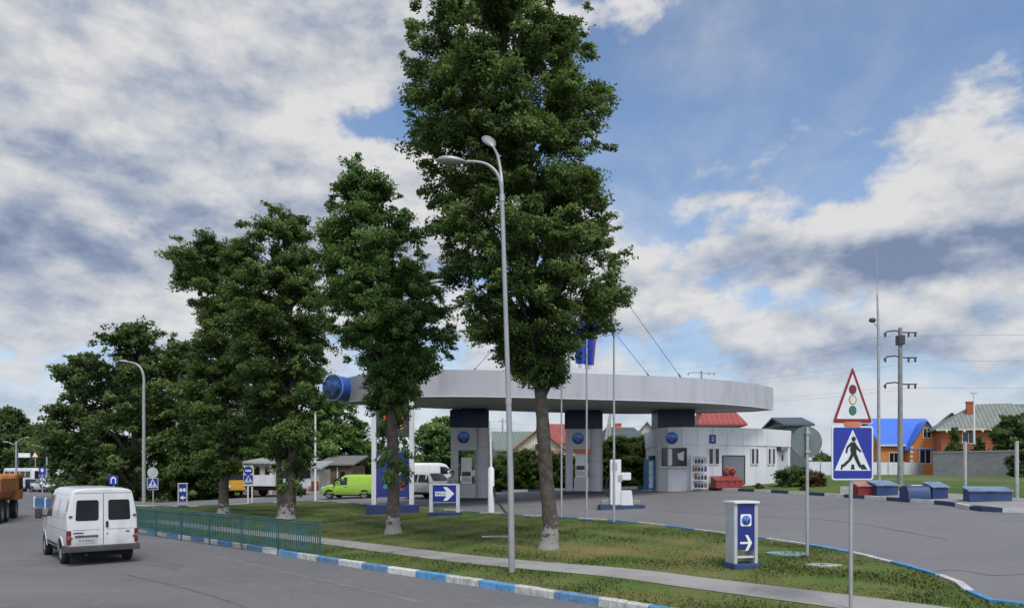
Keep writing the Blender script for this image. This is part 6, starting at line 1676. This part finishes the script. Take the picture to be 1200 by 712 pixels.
tree('bush', 'small reddish shrub beside the juniper at the shop corner', (957, 578), [(562, 950, 962), (570, 948, 966), (578, 951, 964)], [(957, 578, 3), (957, 566, 1)], 8, 160*LQ, .14, .4, leaf_mat('leaves_red', (.04, .02, .015), (.10, .05, .03), (.17, .10, .05)), None, 86, d=39.5, inner=.2, cat='bush')
M_tuft = leaf_mat('leaves_dry', (.05, .04, .015), (.12, .10, .035), (.22, .18, .07))
for i, (x, yb, lab) in enumerate(((889, 574.5, 'small round brownish plant left of the thin post before the shop'), (842, 574, 'low dry plant at the left end of the red sand box'), (943, 576, 'pale yellowish plant in front of the juniper bush'))):
    tree('plant', lab, (x, yb), [(yb-8, x-2, x+2), (yb-4, x-4, x+4), (yb, x-3, x+3)], [(x, yb, 1.5), (x, yb-5, .5)], 4, 110*LQ, .10, .2, M_tuft if i else M_leaf3, None, 90+i, d=g(x, yb).y, inner=.2, cat='plant')
# verge between shop and the far kerb
vx = [(832, 573.2, 571.9), (861, 574.4, 572.0), (892, 575.8, 572.2), (926, 577.7, 571.9), (962, 580.0, 571.5), (985, 581.2, 571.2)]
drape('verge', [tuple((g(x, y)+Vector((.05, .15, 0)))[:2]) for x, y, _ in vx]+[tuple(gx(985, 52)[:2]), tuple(gx(900, 52)[:2]), tuple(gx(838, 44.6)[:2])], M_grassd, .09, 1.0)

# ------------------------------------------------------------------ right side: hatches, posts, poles
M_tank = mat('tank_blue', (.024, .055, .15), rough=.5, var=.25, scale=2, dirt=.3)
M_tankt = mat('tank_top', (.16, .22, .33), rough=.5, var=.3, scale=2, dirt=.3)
def hatch(x0, x1, yb, yt, label, m, mt, depth=1.5, slope=.18, rz=-.06, round_=False):
    b = g((x0+x1)/2, yb); s_ = FOC/b.y; w = (x1-x0)/s_*.80; h = (yb-yt)/s_*(1.0 if round_ else .85)
    t = thing('tank_hatch', label, 'hatch cover', (b.x, b.y, b.z+.09), rz)
    mb = MB()
    if round_:
        pr = [(-depth*.0, 0), (depth, 0), (depth, h*.85), (depth*.6, h)] + [(depth*.3+ -depth*.3*math.sin(a), h*.98*math.cos(a)**.8) for a in np.linspace(.2, 1.35, 6)]
        mb.prism(pr, -w/2, w/2, 'x')
    else: mb.prism([(0, 0), (depth, 0), (depth, h+slope), (0, h)], -w/2, w/2, 'x')
    obj('body', mb, m, t)
    if not round_:
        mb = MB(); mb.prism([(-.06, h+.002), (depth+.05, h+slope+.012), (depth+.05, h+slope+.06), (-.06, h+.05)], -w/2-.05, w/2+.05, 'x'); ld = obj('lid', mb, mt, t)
        mb = MB(); mb.tube([(-.15, -.07, h+.02), (-.15, -.12, h-.0), (.15, -.12, h-.0), (.15, -.07, h+.02)], .015, 6); obj('handle', mb, M_drk, ld)
    else:
        mb = MB(); mb.box(-.2, .2, depth*.35, depth*.6, h*1.0, h*1.06); obj('label_plate', mb, M_wht, t)
    return t
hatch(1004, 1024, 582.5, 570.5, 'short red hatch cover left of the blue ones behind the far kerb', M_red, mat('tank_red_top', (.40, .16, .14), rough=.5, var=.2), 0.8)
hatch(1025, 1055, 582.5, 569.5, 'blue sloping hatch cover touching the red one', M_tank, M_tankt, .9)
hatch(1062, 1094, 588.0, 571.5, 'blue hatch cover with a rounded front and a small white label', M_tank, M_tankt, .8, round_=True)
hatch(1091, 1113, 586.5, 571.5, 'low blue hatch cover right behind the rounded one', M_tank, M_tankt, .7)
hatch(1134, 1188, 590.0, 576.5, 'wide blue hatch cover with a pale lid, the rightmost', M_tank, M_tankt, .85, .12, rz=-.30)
M_conc = mat('pole_concrete', (.34, .34, .33), rough=.9, var=.15, dirt=.2)
for x, yb, yt, lab in ((1131, 574.5, 517, 'thin concrete post behind the hatch covers, the left one of two'), (1191.5, 582.5, 516.5, 'thin concrete post behind the rightmost hatch cover, near the picture edge')):
    b = g(x, yb); h = zpx(yt, b.y)-b.z
    mb = MB(); mb.tube([(0, 0, -.1), (0, 0, h-.08), (.03, 0, h)], [.075, .07, .05], 8)
    tag(obj('post', mb, M_conc, None, tuple(b)), lab, 'post')
b = g(1030, 567.5); pz = lambda y: zpx(y, b.y)-b.z; d_ = b.y
t = thing('lamp_mast', 'slim grey mast with a whip antenna and a small lamp, right of the warning triangle', 'mast', tuple(b))
mb = MB(); mb.tube([(0, 0, -.1), (-.03, 0, pz(385)), (-.09, 0, pz(345))], [.10, .07, .045], 10); obj('pole', mb, M_galv, t)
mb = MB(); mb.tube([(-.09, 0, pz(346)), (-.13, 0, pz(288))], [.022, .012], 6); obj('antenna', mb, M_galv, t)
mb = MB(); mb.tube(catmull([(-.03, 0, pz(392)), (-.1, 0, pz(383)), (-.28, 0, pz(378))], 4), .035, 6); ar = obj('arm', mb, M_galv, t)
mb = MB(); mb.ball((-.36, 0, pz(375)), .17, 10, 7, 0, 1.2, .8, .8); obj('lamp_head', mb, M_drk, ar)

# utility poles and wires
M_wire = mat('wire', (.30, .31, .34), rough=.7)
def upole(b, H, arms, label, w=.95, rad=.14, extra=None):
    t = thing('utility_pole', label, 'utility pole', tuple(b))
    mb = MB(); mb.tube([(0, 0, -.2), (0, 0, H)], [rad, rad*.72], 10); obj('pole', mb, mat('old_concrete', (.23, .23, .22), rough=.9, var=.2, dirt=.3), t)
    ends = []
    for z in arms:
        mb = MB(); mb.tube([(-w, 0, z-.12), (-w*.8, 0, z+.03), (-w*.3, 0, z+.08), (0, 0, z), (w*.3, 0, z-.02), (w, 0, z-.02)], .036, 6); cr_ = obj('crossarm', mb, M_drk, t)
        for x in (-w*.9, w*.5, w*.9):
            mb = MB(); mb.tube([(x, 0, z-.02), (x, 0, z-.12), (x, 0, z-.26)], [.03, .06, .035], 8); obj('insulator', mb, M_drk, cr_)
        ends += [(b.x-w*.95, b.y, b.z+z-.2), (b.x+w*.95, b.y, b.z+z-.2)]
    if extra: mb = MB(); mb.box(-.16, .16, -.2, .2, extra, extra+.5, 0, .03); obj('junction_box', mb, M_drk, t)
    return ends
b = g(1055, 569.5); d_ = b.y; pz = lambda y: zpx(y, d_)-b.z
E1 = upole(b, pz(384), [pz(389), pz(418.5), pz(449.5)], 'concrete utility pole with three crossarms on the right', w=19.5*d_/FOC, extra=pz(404))
b = gx(822, 95); E2 = upole(b, zpx(434, 95)-b.z, [zpx(437, 95)-b.z], 'top of a distant utility pole behind the canopy roof', w=1.9)
E2 = E2*3
b = Vector((62, 34, 1.9)); E3 = upole(b, 10.4, [10.2, 8.6, 7.0], 'utility pole beyond the right picture edge') if False else [(64, 40, 12.0), (66, 40, 12.0), (64, 40, 10.3), (66, 40, 10.3), (64, 40, 8.6), (66, 40, 8.6)]
def wire(a, c, sag, label, r=.012):
    a, c = Vector(a), Vector(c); mb = MB()
    mb.tube([a.lerp(c, t)-Vector((0, 0, sag*4*t*(1-t))) for t in np.linspace(0, 1, 16)], r, 4)
    o = obj('wire', mb, M_wire); tag(o, label, 'wire', 'overhead wires by the concrete pole: '+('left span' if 'left' in label else 'right span')); return o
for i in range(6):
    wire(E1[i], (E2[i][0]+(-14 if i % 2 else -18), E2[i][1]-8, E2[i][2]-(i//2)*1.3), 1.2, 'thin overhead wire running left from the concrete utility pole', .005)
    wire(E1[i], E3[i], .5, 'thin overhead wire running right from the concrete utility pole', .005)
# poles seen under the canopy
def thinpole(x, yt, d, label, lean=0.0, r=.14):
    b = gx(x, d); h = zpx(yt, d)-b.z
    mb = MB(); mb.tube([(0, 0, 0), (lean, 0, h)], [r, r*.7], 8); mb.box(lean-.5, lean+.5, -.04, .04, h-.35, h-.27)
    tag(obj('utility_pole', mb, M_conc, None, tuple(b)), label, 'utility pole')
thinpole(589, 490, 88, 'distant thin pole just left of the tall double lamp, under the canopy')
b = gx(711, 70); h = zpx(484, 70)-b.z
t = thing('utility_pole', 'braced two legged pole under the canopy, right of the right pump column', 'utility pole', tuple(b))
mb = MB(); mb.tube([(.1, 0, 0), (.35, 0, h)], [.16, .12], 8); obj('pole', mb, M_conc, t)
mb = MB(); mb.tube([(-.75, 0, 0), (.33, 0, h*.97)], [.16, .12], 8); obj('brace', mb, M_conc, t)
for i in range(3): wire(P(560, 492+i*8, 86), P(800, 497+i*7, 74), .5, 'thin overhead wire crossing under the canopy, to the left of the shop', .014)

# ------------------------------------------------------------------ walls and houses on the right
M_block = brick('block_wall', (.25, .25, .245), (.21, .21, .205), (.15, .15, .145), 1.0, .42, .21)
M_wfence = stripes('white_sheet_fence', (.50, .53, .56), (.60, .63, .66), 4.0, 'X', .6)
def wall(x0, x1, d0, d1, h, m, label, cat='wall', name='garden_wall', coping=None, t_=.12, step=0):
    a, c = gx(x0, d0), gx(x1, d1); v = c-a; L_ = Vector((v.x, v.y)).length
    t = thing(name, label, cat, tuple(a), math.atan2(v.y, v.x))
    mb = MB(); mb.box(0, L_, -t_/2, t_/2, -.3, h); obj('wall' if cat == 'wall' else 'panel', mb, m, t)
    if coping:
        mb = MB(); mb.box(-.05, L_+.05, -t_/2-.06, t_/2+.06, h+.002, h+.09); obj('coping', mb, coping, t)
    if step:
        k = 0
        while k*step <= L_:
            mb = MB(); mb.box(k*step-.06, k*step+.06, -t_/2-.07, t_/2+.07, -.2, h+.12); obj('post', mb, M_conc, t); k += 1
    return t
wall(1094, 1290, 70, 60, 2.25, M_block, 'grey concrete block wall in front of the brick house', coping=M_conc, t_=.25)
wall(918, 1096, 84, 96, 1.55, M_wfence, 'long pale sheet metal fence behind the shop and the signs', 'fence', 'fence', step=3.0, t_=.06)
M_obr = brick('orange_brick', (.66, .225, .045), (.58, .18, .035), (.36, .20, .10), 1.0, .26, .08)
M_rbr = brick('red_brick', (.46, .105, .035), (.38, .085, .03), (.22, .12, .08), 1.0, .26, .08)
M_broof = stripes('blue_tiles', (.03, .12, .52), (.045, .16, .62), 2.5, 'X', .45)
M_groof = stripes('green_tiles', (.06, .13, .10), (.09, .17, .135), 2.5, 'X', .6)
M_sroof = stripes('grey_tiles', (.24, .25, .24), (.33, .335, .32), 2.2, 'X', .6)
M_rroof = stripes('red_tiles', (.24, .045, .035), (.30, .065, .05), 2.5, 'X', .55)
M_oroof = stripes('orange_tiles', (.32, .10, .06), (.38, .135, .075), 2.5, 'X', .6)
M_droof = stripes('dark_tiles', (.05, .065, .075), (.07, .09, .10), 2.5, 'X', .6)
M_cream = mat('cream_render', (.52, .46, .37), rough=.9, var=.1, dirt=.2)
M_greyw = mat('grey_render', (.42, .42, .40), rough=.9, var=.1, dirt=.2)
M_wfr = mat('window_frame', (.6, .6, .6), rough=.5)

def house(loc, rz, w, dp, eave, ridge, wallm, roofm, label, wins=(), gable='x', over=.45, chim=(), hip=0.0, trimm=None, dormer=False):
    """w along x, dp along y; ridge runs along x; wins: (face, u, z, w, h) face 'f' (-y), 'l' (-x), 'r' (+x)"""
    t = thing('house', label, 'house', loc, rz)
    W2, D2 = w/2, dp/2
    mb = MB(); mb.box(-W2, W2, -D2, D2, -.3, eave)
    if hip == 0:
        for s in (-1, 1): mb.prism([(-D2, eave), (D2, eave), (0, ridge-.12)], s*W2-s*.24, s*W2, 'x')
    obj('wall', mb, wallm, t)
    k = (ridge-eave)/D2; ze = eave-over*k
    hx_ = max(W2+over-hip, .05)
    top = [(-hx_, 0, ridge), (hx_, 0, ridge)]
    bot = [(-W2-over, -D2-over, ze), (W2+over, -D2-over, ze), (W2+over, D2+over, ze), (-W2-over, D2+over, ze)]
    th = .16
    vs = top+bot; n = 6
    vs = vs + [(x, y, z+th) for x, y, z in vs]
    mb = MB(); f0 = [(2, 3, 1, 0), (4, 5, 0, 1), (3, 4, 1), (5, 2, 0)]
    if hip == 0: f0 = f0[:2]
    mb.add(vs, [tuple(i+6 for i in f) for f in f0] + [f[::-1] for f in f0] + [(2, 3, 9, 8), (3, 4, 10, 9), (4, 5, 11, 10), (5, 2, 8, 11)] + ([(2, 0, 6, 8), (0, 5, 11, 6), (3, 1, 7, 9), (1, 4, 10, 7)] if hip == 0 else []))
    rf = obj('roof', mb, roofm, t)
    if trimm:
        mb = MB()
        for y in (-D2-over-.03,): mb.box(-W2-over, W2+over, y, y+.028, ze-.05, ze+th+.02)
        obj('fascia_board', mb, trimm, rf)
    for (cx_, cy_, h_) in chim:
        mb = MB(); mb.box(cx_-.4, cx_+.4, cy_-.3, cy_+.3, eave, ridge+h_); mb.box(cx_-.47, cx_+.47, cy_-.37, cy_+.37, ridge+h_, ridge+h_+.15); obj('chimney', mb, M_rbr, rf)
    for f, u, z, ww, hh in wins:
        fr = MB(); pn = MB()
        if f == 'f': o, A = Vector((u, -D2, z)), 0
        elif f == 'r': o, A = Vector((W2, u, z)), R(90)
        else: o, A = Vector((-W2, u, z)), R(-90)
        for q in ((-ww/2-.09, -ww/2, -hh/2-.09, hh/2+.09), (ww/2, ww/2+.09, -hh/2-.09, hh/2+.09), (-ww/2, ww/2, hh/2, hh/2+.09), (-ww/2, ww/2, -hh/2-.09, -hh/2), (-.03, .03, -hh/2, hh/2)):
            fr.box(q[0], q[1], -.06, .02, q[2], q[3])
        fw = obj('window', fr, M_wfr, t, tuple(o), A)
        pn.box(-ww/2, ww/2, -.03, .01, -hh/2, hh/2); obj('pane', pn, M_win, fw)
    return t
# blue roofed orange house: long wing plus gable front
b = gx(1049, 103)
house(tuple(b), R(2), 8.0, 7.0, 4.3, 7.7, M_obr, M_broof, 'long wing of the orange brick house under a bright blue roof', [('f', -2.2, 2.2, 1.2, 1.4), ('f', 1.6, 2.2, 1.2, 1.4)], chim=[], trimm=M_wfr)
b = gx(1081, 98)
h2 = house(tuple(b), R(69), 7.0, 3.9, 3.7, 6.9, M_obr, M_broof, 'gabled front of the orange brick house with a white framed window', [('l', .0, 5.4, .8, 1.2), ('l', 0.2, 2.4, 1.2, 1.9), ('f', 1.0, 2.3, 1.0, 1.3)], over=.35)
mb = MB()
for s in (-1, 1):
    for k in range(6): mb.box(-3.53, -3.49, s*1.95-(.35 if s > 0 else 0), s*1.95+(.35 if s < 0 else 0), .4+k*.6, .7+k*.6)
obj('corner_stones', mb, M_wfr, h2)
# big red brick house
b = gx(1163, 92)
h3 = house(tuple(b), R(-20), 13.0, 9, 5.9, 8.8, M_rbr, stripes('mossy_tiles', (.13, .15, .125), (.20, .215, .19), 2.2, 'X', .7, var=.35), 'big red brick house with a pale grey hipped roof and rafters showing', [('f', -3.6, 4.6, 1.2, 1.5), ('f', .5, 4.6, 1.2, 1.5), ('f', -3.6, 1.7, 1.2, 1.5)], hip=5.2, over=.7, chim=[(-2.9, -2.0, .2), (4.6, 0, .6)], trimm=M_cream)
mb = MB()
for k in range(14): mb.prism([(-5.5, 5.12), (-4.9, 5.45), (-4.9, 5.62), (-5.72, 5.2)], -6.2+k*.95, -6.2+k*.95+.16, 'x')
obj('rafter_ends', mb, M_cream, h3)
b = gx(1112, 112)
house(tuple(b), R(64), 8, 6.2, 5.9, 9.0, M_rbr, M_groof, 'red brick house with a green gabled roof left of the big brick house', [('l', 0, 4.6, 1.0, 1.2), ('l', .3, 2.0, 1.2, 1.4)], over=.5, chim=[])
b = gx(1196, 108)
house(tuple(b), R(-4), 12, 9, 6.6, 10.2, M_rbr, M_groof, 'green hipped roof rising behind the big red brick house', [], hip=4.5, over=.6, chim=[(3.2, -1, .2)])
b = gx(1141.5, 78); h = zpx(461, 78)-b.z
t = thing('street_lamp', 'thin pale lamp pole standing before the big red brick house', 'street lamp', tuple(b))
mb = MB(); mb.tube([(0, 0, 0), (0, 0, h)], [.13, .08], 8); obj('pole', mb, M_wht, t)
mb = MB(); mb.box(-.32, .32, -.1, .1, h, h+.09, 0, .02); obj('lamp_head', mb, M_galv, t)

# houses behind the station
b = gx(838, 62)
h5 = house(tuple(b), R(-6), 2.9, 6, 4.5, 6.4, M_greyw, M_rroof, 'house with a red roof showing above the shop, under the canopy', [], hip=1.2, over=.5, chim=[(-1.3, -1.5, -1.1), (1.3, .5, -.1)])
b = gx(922, 66)
house(tuple(b), R(-4), 1.9, 6, 4.5, 5.2, mat('dark_render', (.10, .115, .125), rough=.8, var=.15), M_droof, 'dark roofed building right of the shop behind the round sign back', [('f', .5, 3.0, .8, .9)], over=.4)
b = gx(607, 84)
house(tuple(b), R(8), 5.6, 8, 2.9, 4.9, M_greyw, stripes('grey_green_tiles', (.12, .15, .13), (.16, .19, .165), 2.5, 'X', .7), 'pale house with a grey green roof seen under the canopy, by the tall lamp', [('f', 1.0, 2.6, .8, 1.0)], over=.5)
b = gx(630, 80)
house(tuple(b), R(90), 7.5, 5.0, 2.9, 4.9, M_cream, M_oroof, 'cream gabled house with an orange roof just left of the tallest tree trunk', [('l', 0, 2.9, .8, .9)], over=.5)
b = gx(656, 88)
house(tuple(b), R(5), 4.6, 7, 3.9, 6.0, M_cream, M_rroof, 'house with a bright red roof between the tallest tree and the right pump column', [], over=.5)
b = gx(727, 90)
house(tuple(b), R(14), 5.0, 7, 3.7, 5.7, M_rbr, M_droof, 'small house with a dark roof and red gable behind the air stand', [], hip=1.2, over=.5, chim=[(-.4, 0, .5)])
b = gx(758, 96)
house(tuple(b), R(80), 7, 4.6, 4.0, 6.6, M_cream, M_sroof, 'pale gabled house peeking out left of the shop', [], over=.4)

# ------------------------------------------------------------------ market buildings behind the left trees
def shed(x0, x1, d, h, dp, wallm, roofm, label, items=(), name='market_building', rz=0.0, pitch=.5):
    a, c = gx(x0, d), gx(x1, d); w = c.x-a.x
    t = thing(name, label, 'building', ((a.x+c.x)/2, d, min(a.z, c.z)), rz)
    mb = MB(); mb.box(-w/2, w/2, 0, dp, -.3, h); obj('wall', mb, wallm, t)
    mb = MB(); mb.prism([(-.35, h+.003), (dp+.3, h+pitch), (dp+.3, h+pitch+.14), (-.35, h+.14)], -w/2-.3, w/2+.3, 'x'); obj('roof', mb, roofm, t)
    for nm, u0, u1, z0, z1, m in items:
        mb = MB(); mb.box(-w/2+u0*w, -w/2+u1*w, -.05, .02, z0*h, z1*h); obj(nm, mb, m, t)
    return t
M_orsign = mat('orange_sign', (.55, .17, .06), rough=.5, var=.3, scale=1.5, col2=(.62, .40, .16))
M_brn = mat('brown_red', (.20, .05, .03), rough=.7, var=.3)
M_mkt = mat('market_wall', (.42, .37, .33), rough=.85, var=.4, scale=1.2, dirt=.5)
shed(283, 346, 61, 2.7, 6, M_mkt, M_sroof, 'pale market building with orange signs behind the leftmost lawn trees',
     [('sign', .38, .62, .32, .52, M_orsign), ('sign', .72, .98, .45, .78, M_orsign), ('window', .44, .52, .56, .92, M_win), ('window', .60, .70, .56, .92, M_win), ('door', .05, .2, .02, .6, M_greyw), ('pillar', .53, .57, .0, 1.0, M_wht), ('window', .24, .34, .56, .92, M_win)])
shed(347, 374, 60, 2.05, 4, M_mkt, M_sroof, 'low pale kiosk with brown red shutters behind the bare white post',
     [('shutter', .55, .98, .15, .52, M_brn), ('window', .22, .38, .35, .60, M_win), ('door', .20, .40, .02, .25, M_greyw), ('shutter', .2, .4, .72, .9, M_brn)], 'kiosk', .02, .6)
shed(374, 412, 66, 2.2, 6, mat('shed_wood', (.14, .085, .055), rough=.9, var=.4, scale=1.5), mat('shed_roof', (.16, .15, .145), rough=.85, var=.3), 'dark low shed with a grey roof behind the green van',
     [('door', .1, .3, .05, .8, M_brn), ('post', .55, .58, 0, 1, M_wht), ('window', .65, .8, .4, .75, M_win)], 'shed', 0, .9)
for k, (x, yt, ln) in enumerate(((388, 535, -.2), (394, 536, .15), (399, 530, -.35))):
    b = gx(x, 78); h = zpx(yt, 78)-b.z
    mb = MB(); mb.tube([(0, 0, 0), (ln, 0, h)], [.11, .08], 7)
    tag(obj('timber_post', mb, mat('fresh_timber', (.42, .32, .20), rough=.8, var=.2), None, tuple(b)), ('leftmost', 'middle', 'rightmost, leaning')[k]+' of three bare timber posts above the green van', 'post')
# kiosk and signs down the road on the far left
shed(62, 76, 98, 4.2, 5, mat('kiosk_dark', (.07, .075, .08), rough=.7, var=.3), M_droof, 'dark kiosk with a pale sign at the left edge of the big trees', [('sign', .25, .95, .50, .82, M_wht), ('sign', .25, .55, .15, .50, M_wht2)], 'kiosk')
b = gx(28, 98); zz_ = lambda y: zpx(y, 98)-b.z
t = thing('banner', 'white banner on two poles across the far road near the left edge', 'banner', tuple(b))
mb = MB(); mb.box(-.75, .85, -.03, .03, zz_(535.5), zz_(530.5)); obj('cloth', mb, M_wht, t)
for x in (-.75, .85): mb = MB(); mb.tube([(x, .05, 0), (x, .05, zz_(529))], .05, 6); obj('pole', mb, M_drk, t)
b = gx(41.5, 97); zz_ = lambda y: zpx(y, 97)-b.z
t = thing('road_sign', 'distant warning triangle on a pole near the left edge', 'road sign', tuple(b))
mb = MB(); mb.tube([(0, 0, 0), (0, 0, zz_(530))], .05, 6); obj('pole', mb, M_galv, t)
mb = MB(); mb.prism(rtri(1.05, .06, zz_(533.2)), -.06, -.08, 'y', 0); mb.prism(rtri(.74, .03, zz_(533.2)), -.08, -.085, 'y', 1); obj('triangle', mb, [M_sred, M_swht], t)
b = gx(50, 76); zz_ = lambda y: zpx(y, 76)-b.z
t = thing('road_sign', 'tall blue road sign with white symbols over the distant cars', 'road sign', tuple(b))
mb = MB(); mb.tube([(0, 0, 0), (0, 0, zz_(548))], .05, 6); obj('pole', mb, M_galv, t)
mb = MB(); mb.prism(rrect(.72, .72, .05, 0, zz_(551)), -.06, -.08, 'y', 0); mb.prism([(.16*math.cos(a), zz_(550.5)+.2*math.sin(a)) for a in np.linspace(0, 2*math.pi, 13)[:-1]], -.08, -.085, 'y', 1); obj('round_plate', mb, [M_blues, M_swht], t)
crossing_plate(t, zz_(560), .72, -.06, .74)
b = gx(33, 78); zz_ = lambda y: zpx(y, 78)-b.z
t = thing('road_sign', 'low pale blue sign with white marks in front of the white bus', 'road sign', tuple(b))
mb = MB(); mb.tube([(0, 0, 0), (0, 0, zz_(563))], .05, 6); obj('pole', mb, M_galv, t)
mb = MB(); mb.prism(rrect(.6, .7, .05, 0, zz_(566)), -.06, -.08, 'y', 0); mb.prism(rrect(.3, .12, .02, 0, zz_(566)), -.08, -.085, 'y', 1); obj('plate', mb, [mat('pale_blue', (.10, .22, .50)), M_swht], t)
# far woods down the road
for i, (x, yt, w, d) in enumerate(((-30, 480, 34, 150), (8, 482, 26, 165), (38, 500, 22, 150), (60, 512, 26, 140), (78, 506, 24, 130))):
    bgtree((x, 566), d, [(yt, x-w*.3, x+w*.3), (yt+14, x-w*.8, x+w*.8), (535, x-w, x+w), (566, x-w, x+w)], 'far dark roadside tree behind the distant lamps and bus', 100+i, M_leaf3, 40, leaf=.8, rcl=2.6, group='far dark trees at the left end of the road', tw=4)
# low far trees that close the horizon
for i, (x, yt, w, d) in enumerate(((470, 540, 30, 130), (560, 532, 34, 140), (690, 528, 40, 140), (790, 530, 36, 150), (968, 541, 26, 180), (1010, 544, 30, 185), (1260, 540, 60, 170))):
    bgtree((x, 556), d, [(yt, x-w*.4, x+w*.4), (yt+5, x-w*.8, x+w*.8), (548, x-w, x+w), (556, x-w, x+w)], 'far low tree line at the horizon', 120+i, M_leaf3, 30, leaf=.9, rcl=2.4, group='far low trees along the horizon', tw=3)
# ------------------------------------------------------------------ person at the left pump
def skin_mesh(name, joints, edges, m, parent, sub=2, root=0):
    me = bpy.data.meshes.new(name); me.from_pydata([j[:3] for j in joints], edges, [])
    o = link(name, me, parent)
    md = o.modifiers.new('skin', 'SKIN')
    for i, j in enumerate(joints):
        sv = me.skin_vertices[0].data[i]; r = j[3]; sv.radius = (r, r if len(j) < 5 else j[4]); sv.use_root = (i == root)
    ss = o.modifiers.new('sub', 'SUBSURF'); ss.levels = sub; ss.render_levels = sub
    dg = bpy.context.evaluated_depsgraph_get(); dg.update()
    nm = bpy.data.meshes.new_from_object(o.evaluated_get(dg))
    o.modifiers.clear(); o.data = nm; nm.materials.clear(); nm.materials.append(m)
    for p in nm.polygons: p.use_smooth = True
    return o
M_skin = mat('skin', (.40, .24, .17), rough=.6, var=.08)
M_shirt = mat('shirt', (.42, .43, .44), rough=.9, var=.15)
M_trou = mat('trousers', (.030, .034, .05), rough=.9, var=.2)
M_hair = mat('hair', (.012, .010, .009), rough=.7)
b = gx(527.5, 41.3)
t = thing('person', 'person in a pale shirt and dark trousers bending at the left pump', 'person', tuple(b), R(-62))
# local: faces +x, leaning forward
J = [(0, 0, .95, .125, .15), (.05, 0, 1.12, .12, .15), (.16, 0, 1.30, .125, .165), (.25, 0, 1.43, .10, .15), (.31, 0, 1.50, .052), (.35, 0, 1.56, .052),   # 0-5 spine, neck
     (.385, 0, 1.64, .085, .078), (.40, 0, 1.73, .090, .080), (.40, 0, 1.79, .06, .055)]                                           # 6-8 head
E = [(0, 1), (1, 2), (2, 3), (3, 4), (4, 5), (5, 6), (6, 7), (7, 8)]
hands = []
for s in (-1, 1):
    n = len(J)
    J += [(.0, s*.10, .90, .09), (.06, s*.11, .50, .062), (-.02, s*.11, .10, .042), (.12, s*.12, .04, .035), (.20, s*.125, .03, .025)]
    E += [(0, n), (n, n+1), (n+1, n+2), (n+2, n+3), (n+3, n+4)]
    n = len(J)
    e_ = (.36, s*.26, 1.16) if s > 0 else (.30, s*.27, 1.14); h_ = (.58, s*.20, 1.08) if s > 0 else (.50, s*.22, .98)
    J += [(.23, s*.19, 1.40, .062), (*e_, .045), (*h_, .030)]
    E += [(3, n), (n, n+1), (n+1, n+2)]
    w = n+2; d = (Vector(h_)-Vector(e_)).normalized()
    pm = Vector(h_)+d*.07; k = len(J); J.append((*pm, .036, .020)); E.append((w, k))
    for q, (dy, ln) in enumerate(((-.03, .075), (-.01, .085), (.01, .08), (.03, .062))):
        a = len(J); p1 = pm+d*ln*.55+Vector((0, dy, 0)); p2 = pm+d*ln+Vector((.0, dy, -.035)); J += [(*p1, .009), (*p2, .008)]; E += [(k, a), (a, a+1)]
    a = len(J); p1 = Vector(h_)+d*.04+Vector((0, -s*.045, .01)); p2 = p1+d*.04+Vector((0, -s*.01, -.01)); J += [(*p1, .011), (*p2, .009)]; E += [(w, a), (a, a+1)]
skin_mesh('body', J, E, M_skin, t)
mb = MB(); mb.tube([(.47, 0, 1.70), (.505, 0, 1.675), (.475, 0, 1.655)], [.012, .018, .008], 6); obj('nose', mb, M_skin, t)
for s in (-1, 1):
    mb = MB(); mb.ball((.465, s*.032, 1.715), .012, 8, 6); obj('eye', mb, M_blk, t)
    mb = MB(); mb.ball((.385, s*.085, 1.70), .03, 8, 6, 0, .7, .35, 1); obj('ear', mb, M_skin, t)
mb = MB(); mb.box(.462, .474, -.025, .025, 1.622, 1.63); obj('mouth', mb, mat('lips', (.25, .09, .08)), t)
mb = MB(); mb.ball((.375, 0, 1.76), .098, 14, 9, 0, 1.05, .92, .85); obj('hair', mb, M_hair, t)
SJ = [(0, 0, .93, .145, .17), (.05, 0, 1.12, .14, .165), (.16, 0, 1.30, .145, .18), (.245, 0, 1.42, .12, .16), (.285, 0, 1.47, .075)]
SE = [(0, 1), (1, 2), (2, 3), (3, 4)]
for s in (-1, 1):
    n = len(SJ); e_ = Vector((.36, s*.26, 1.16)) if s > 0 else Vector((.30, s*.27, 1.14)); sh = Vector((.23, s*.19, 1.40))
    SJ += [(*sh, .078), (*sh.lerp(e_, .75), .062)]; SE += [(3, n), (n, n+1)]
skin_mesh('shirt', SJ, SE, M_shirt, t)
TJ = [(0, 0, .96, .142, .165), (.0, 0, .88, .13, .16)]; TE = [(0, 1)]
for s in (-1, 1):
    n = len(TJ); TJ += [(.02, s*.10, .78, .10), (.06, s*.11, .50, .078), (-.01, s*.11, .12, .066)]; TE += [(1, n), (n, n+1), (n+1, n+2)]
skin_mesh('trousers', TJ, TE, M_trou, t)
for s in (-1, 1):
    mb = MB(); mb.ball((.08, s*.118, .045), .055, 10, 6, 0, 2.6, .95, .9); obj('shoe', mb, M_blk, t)
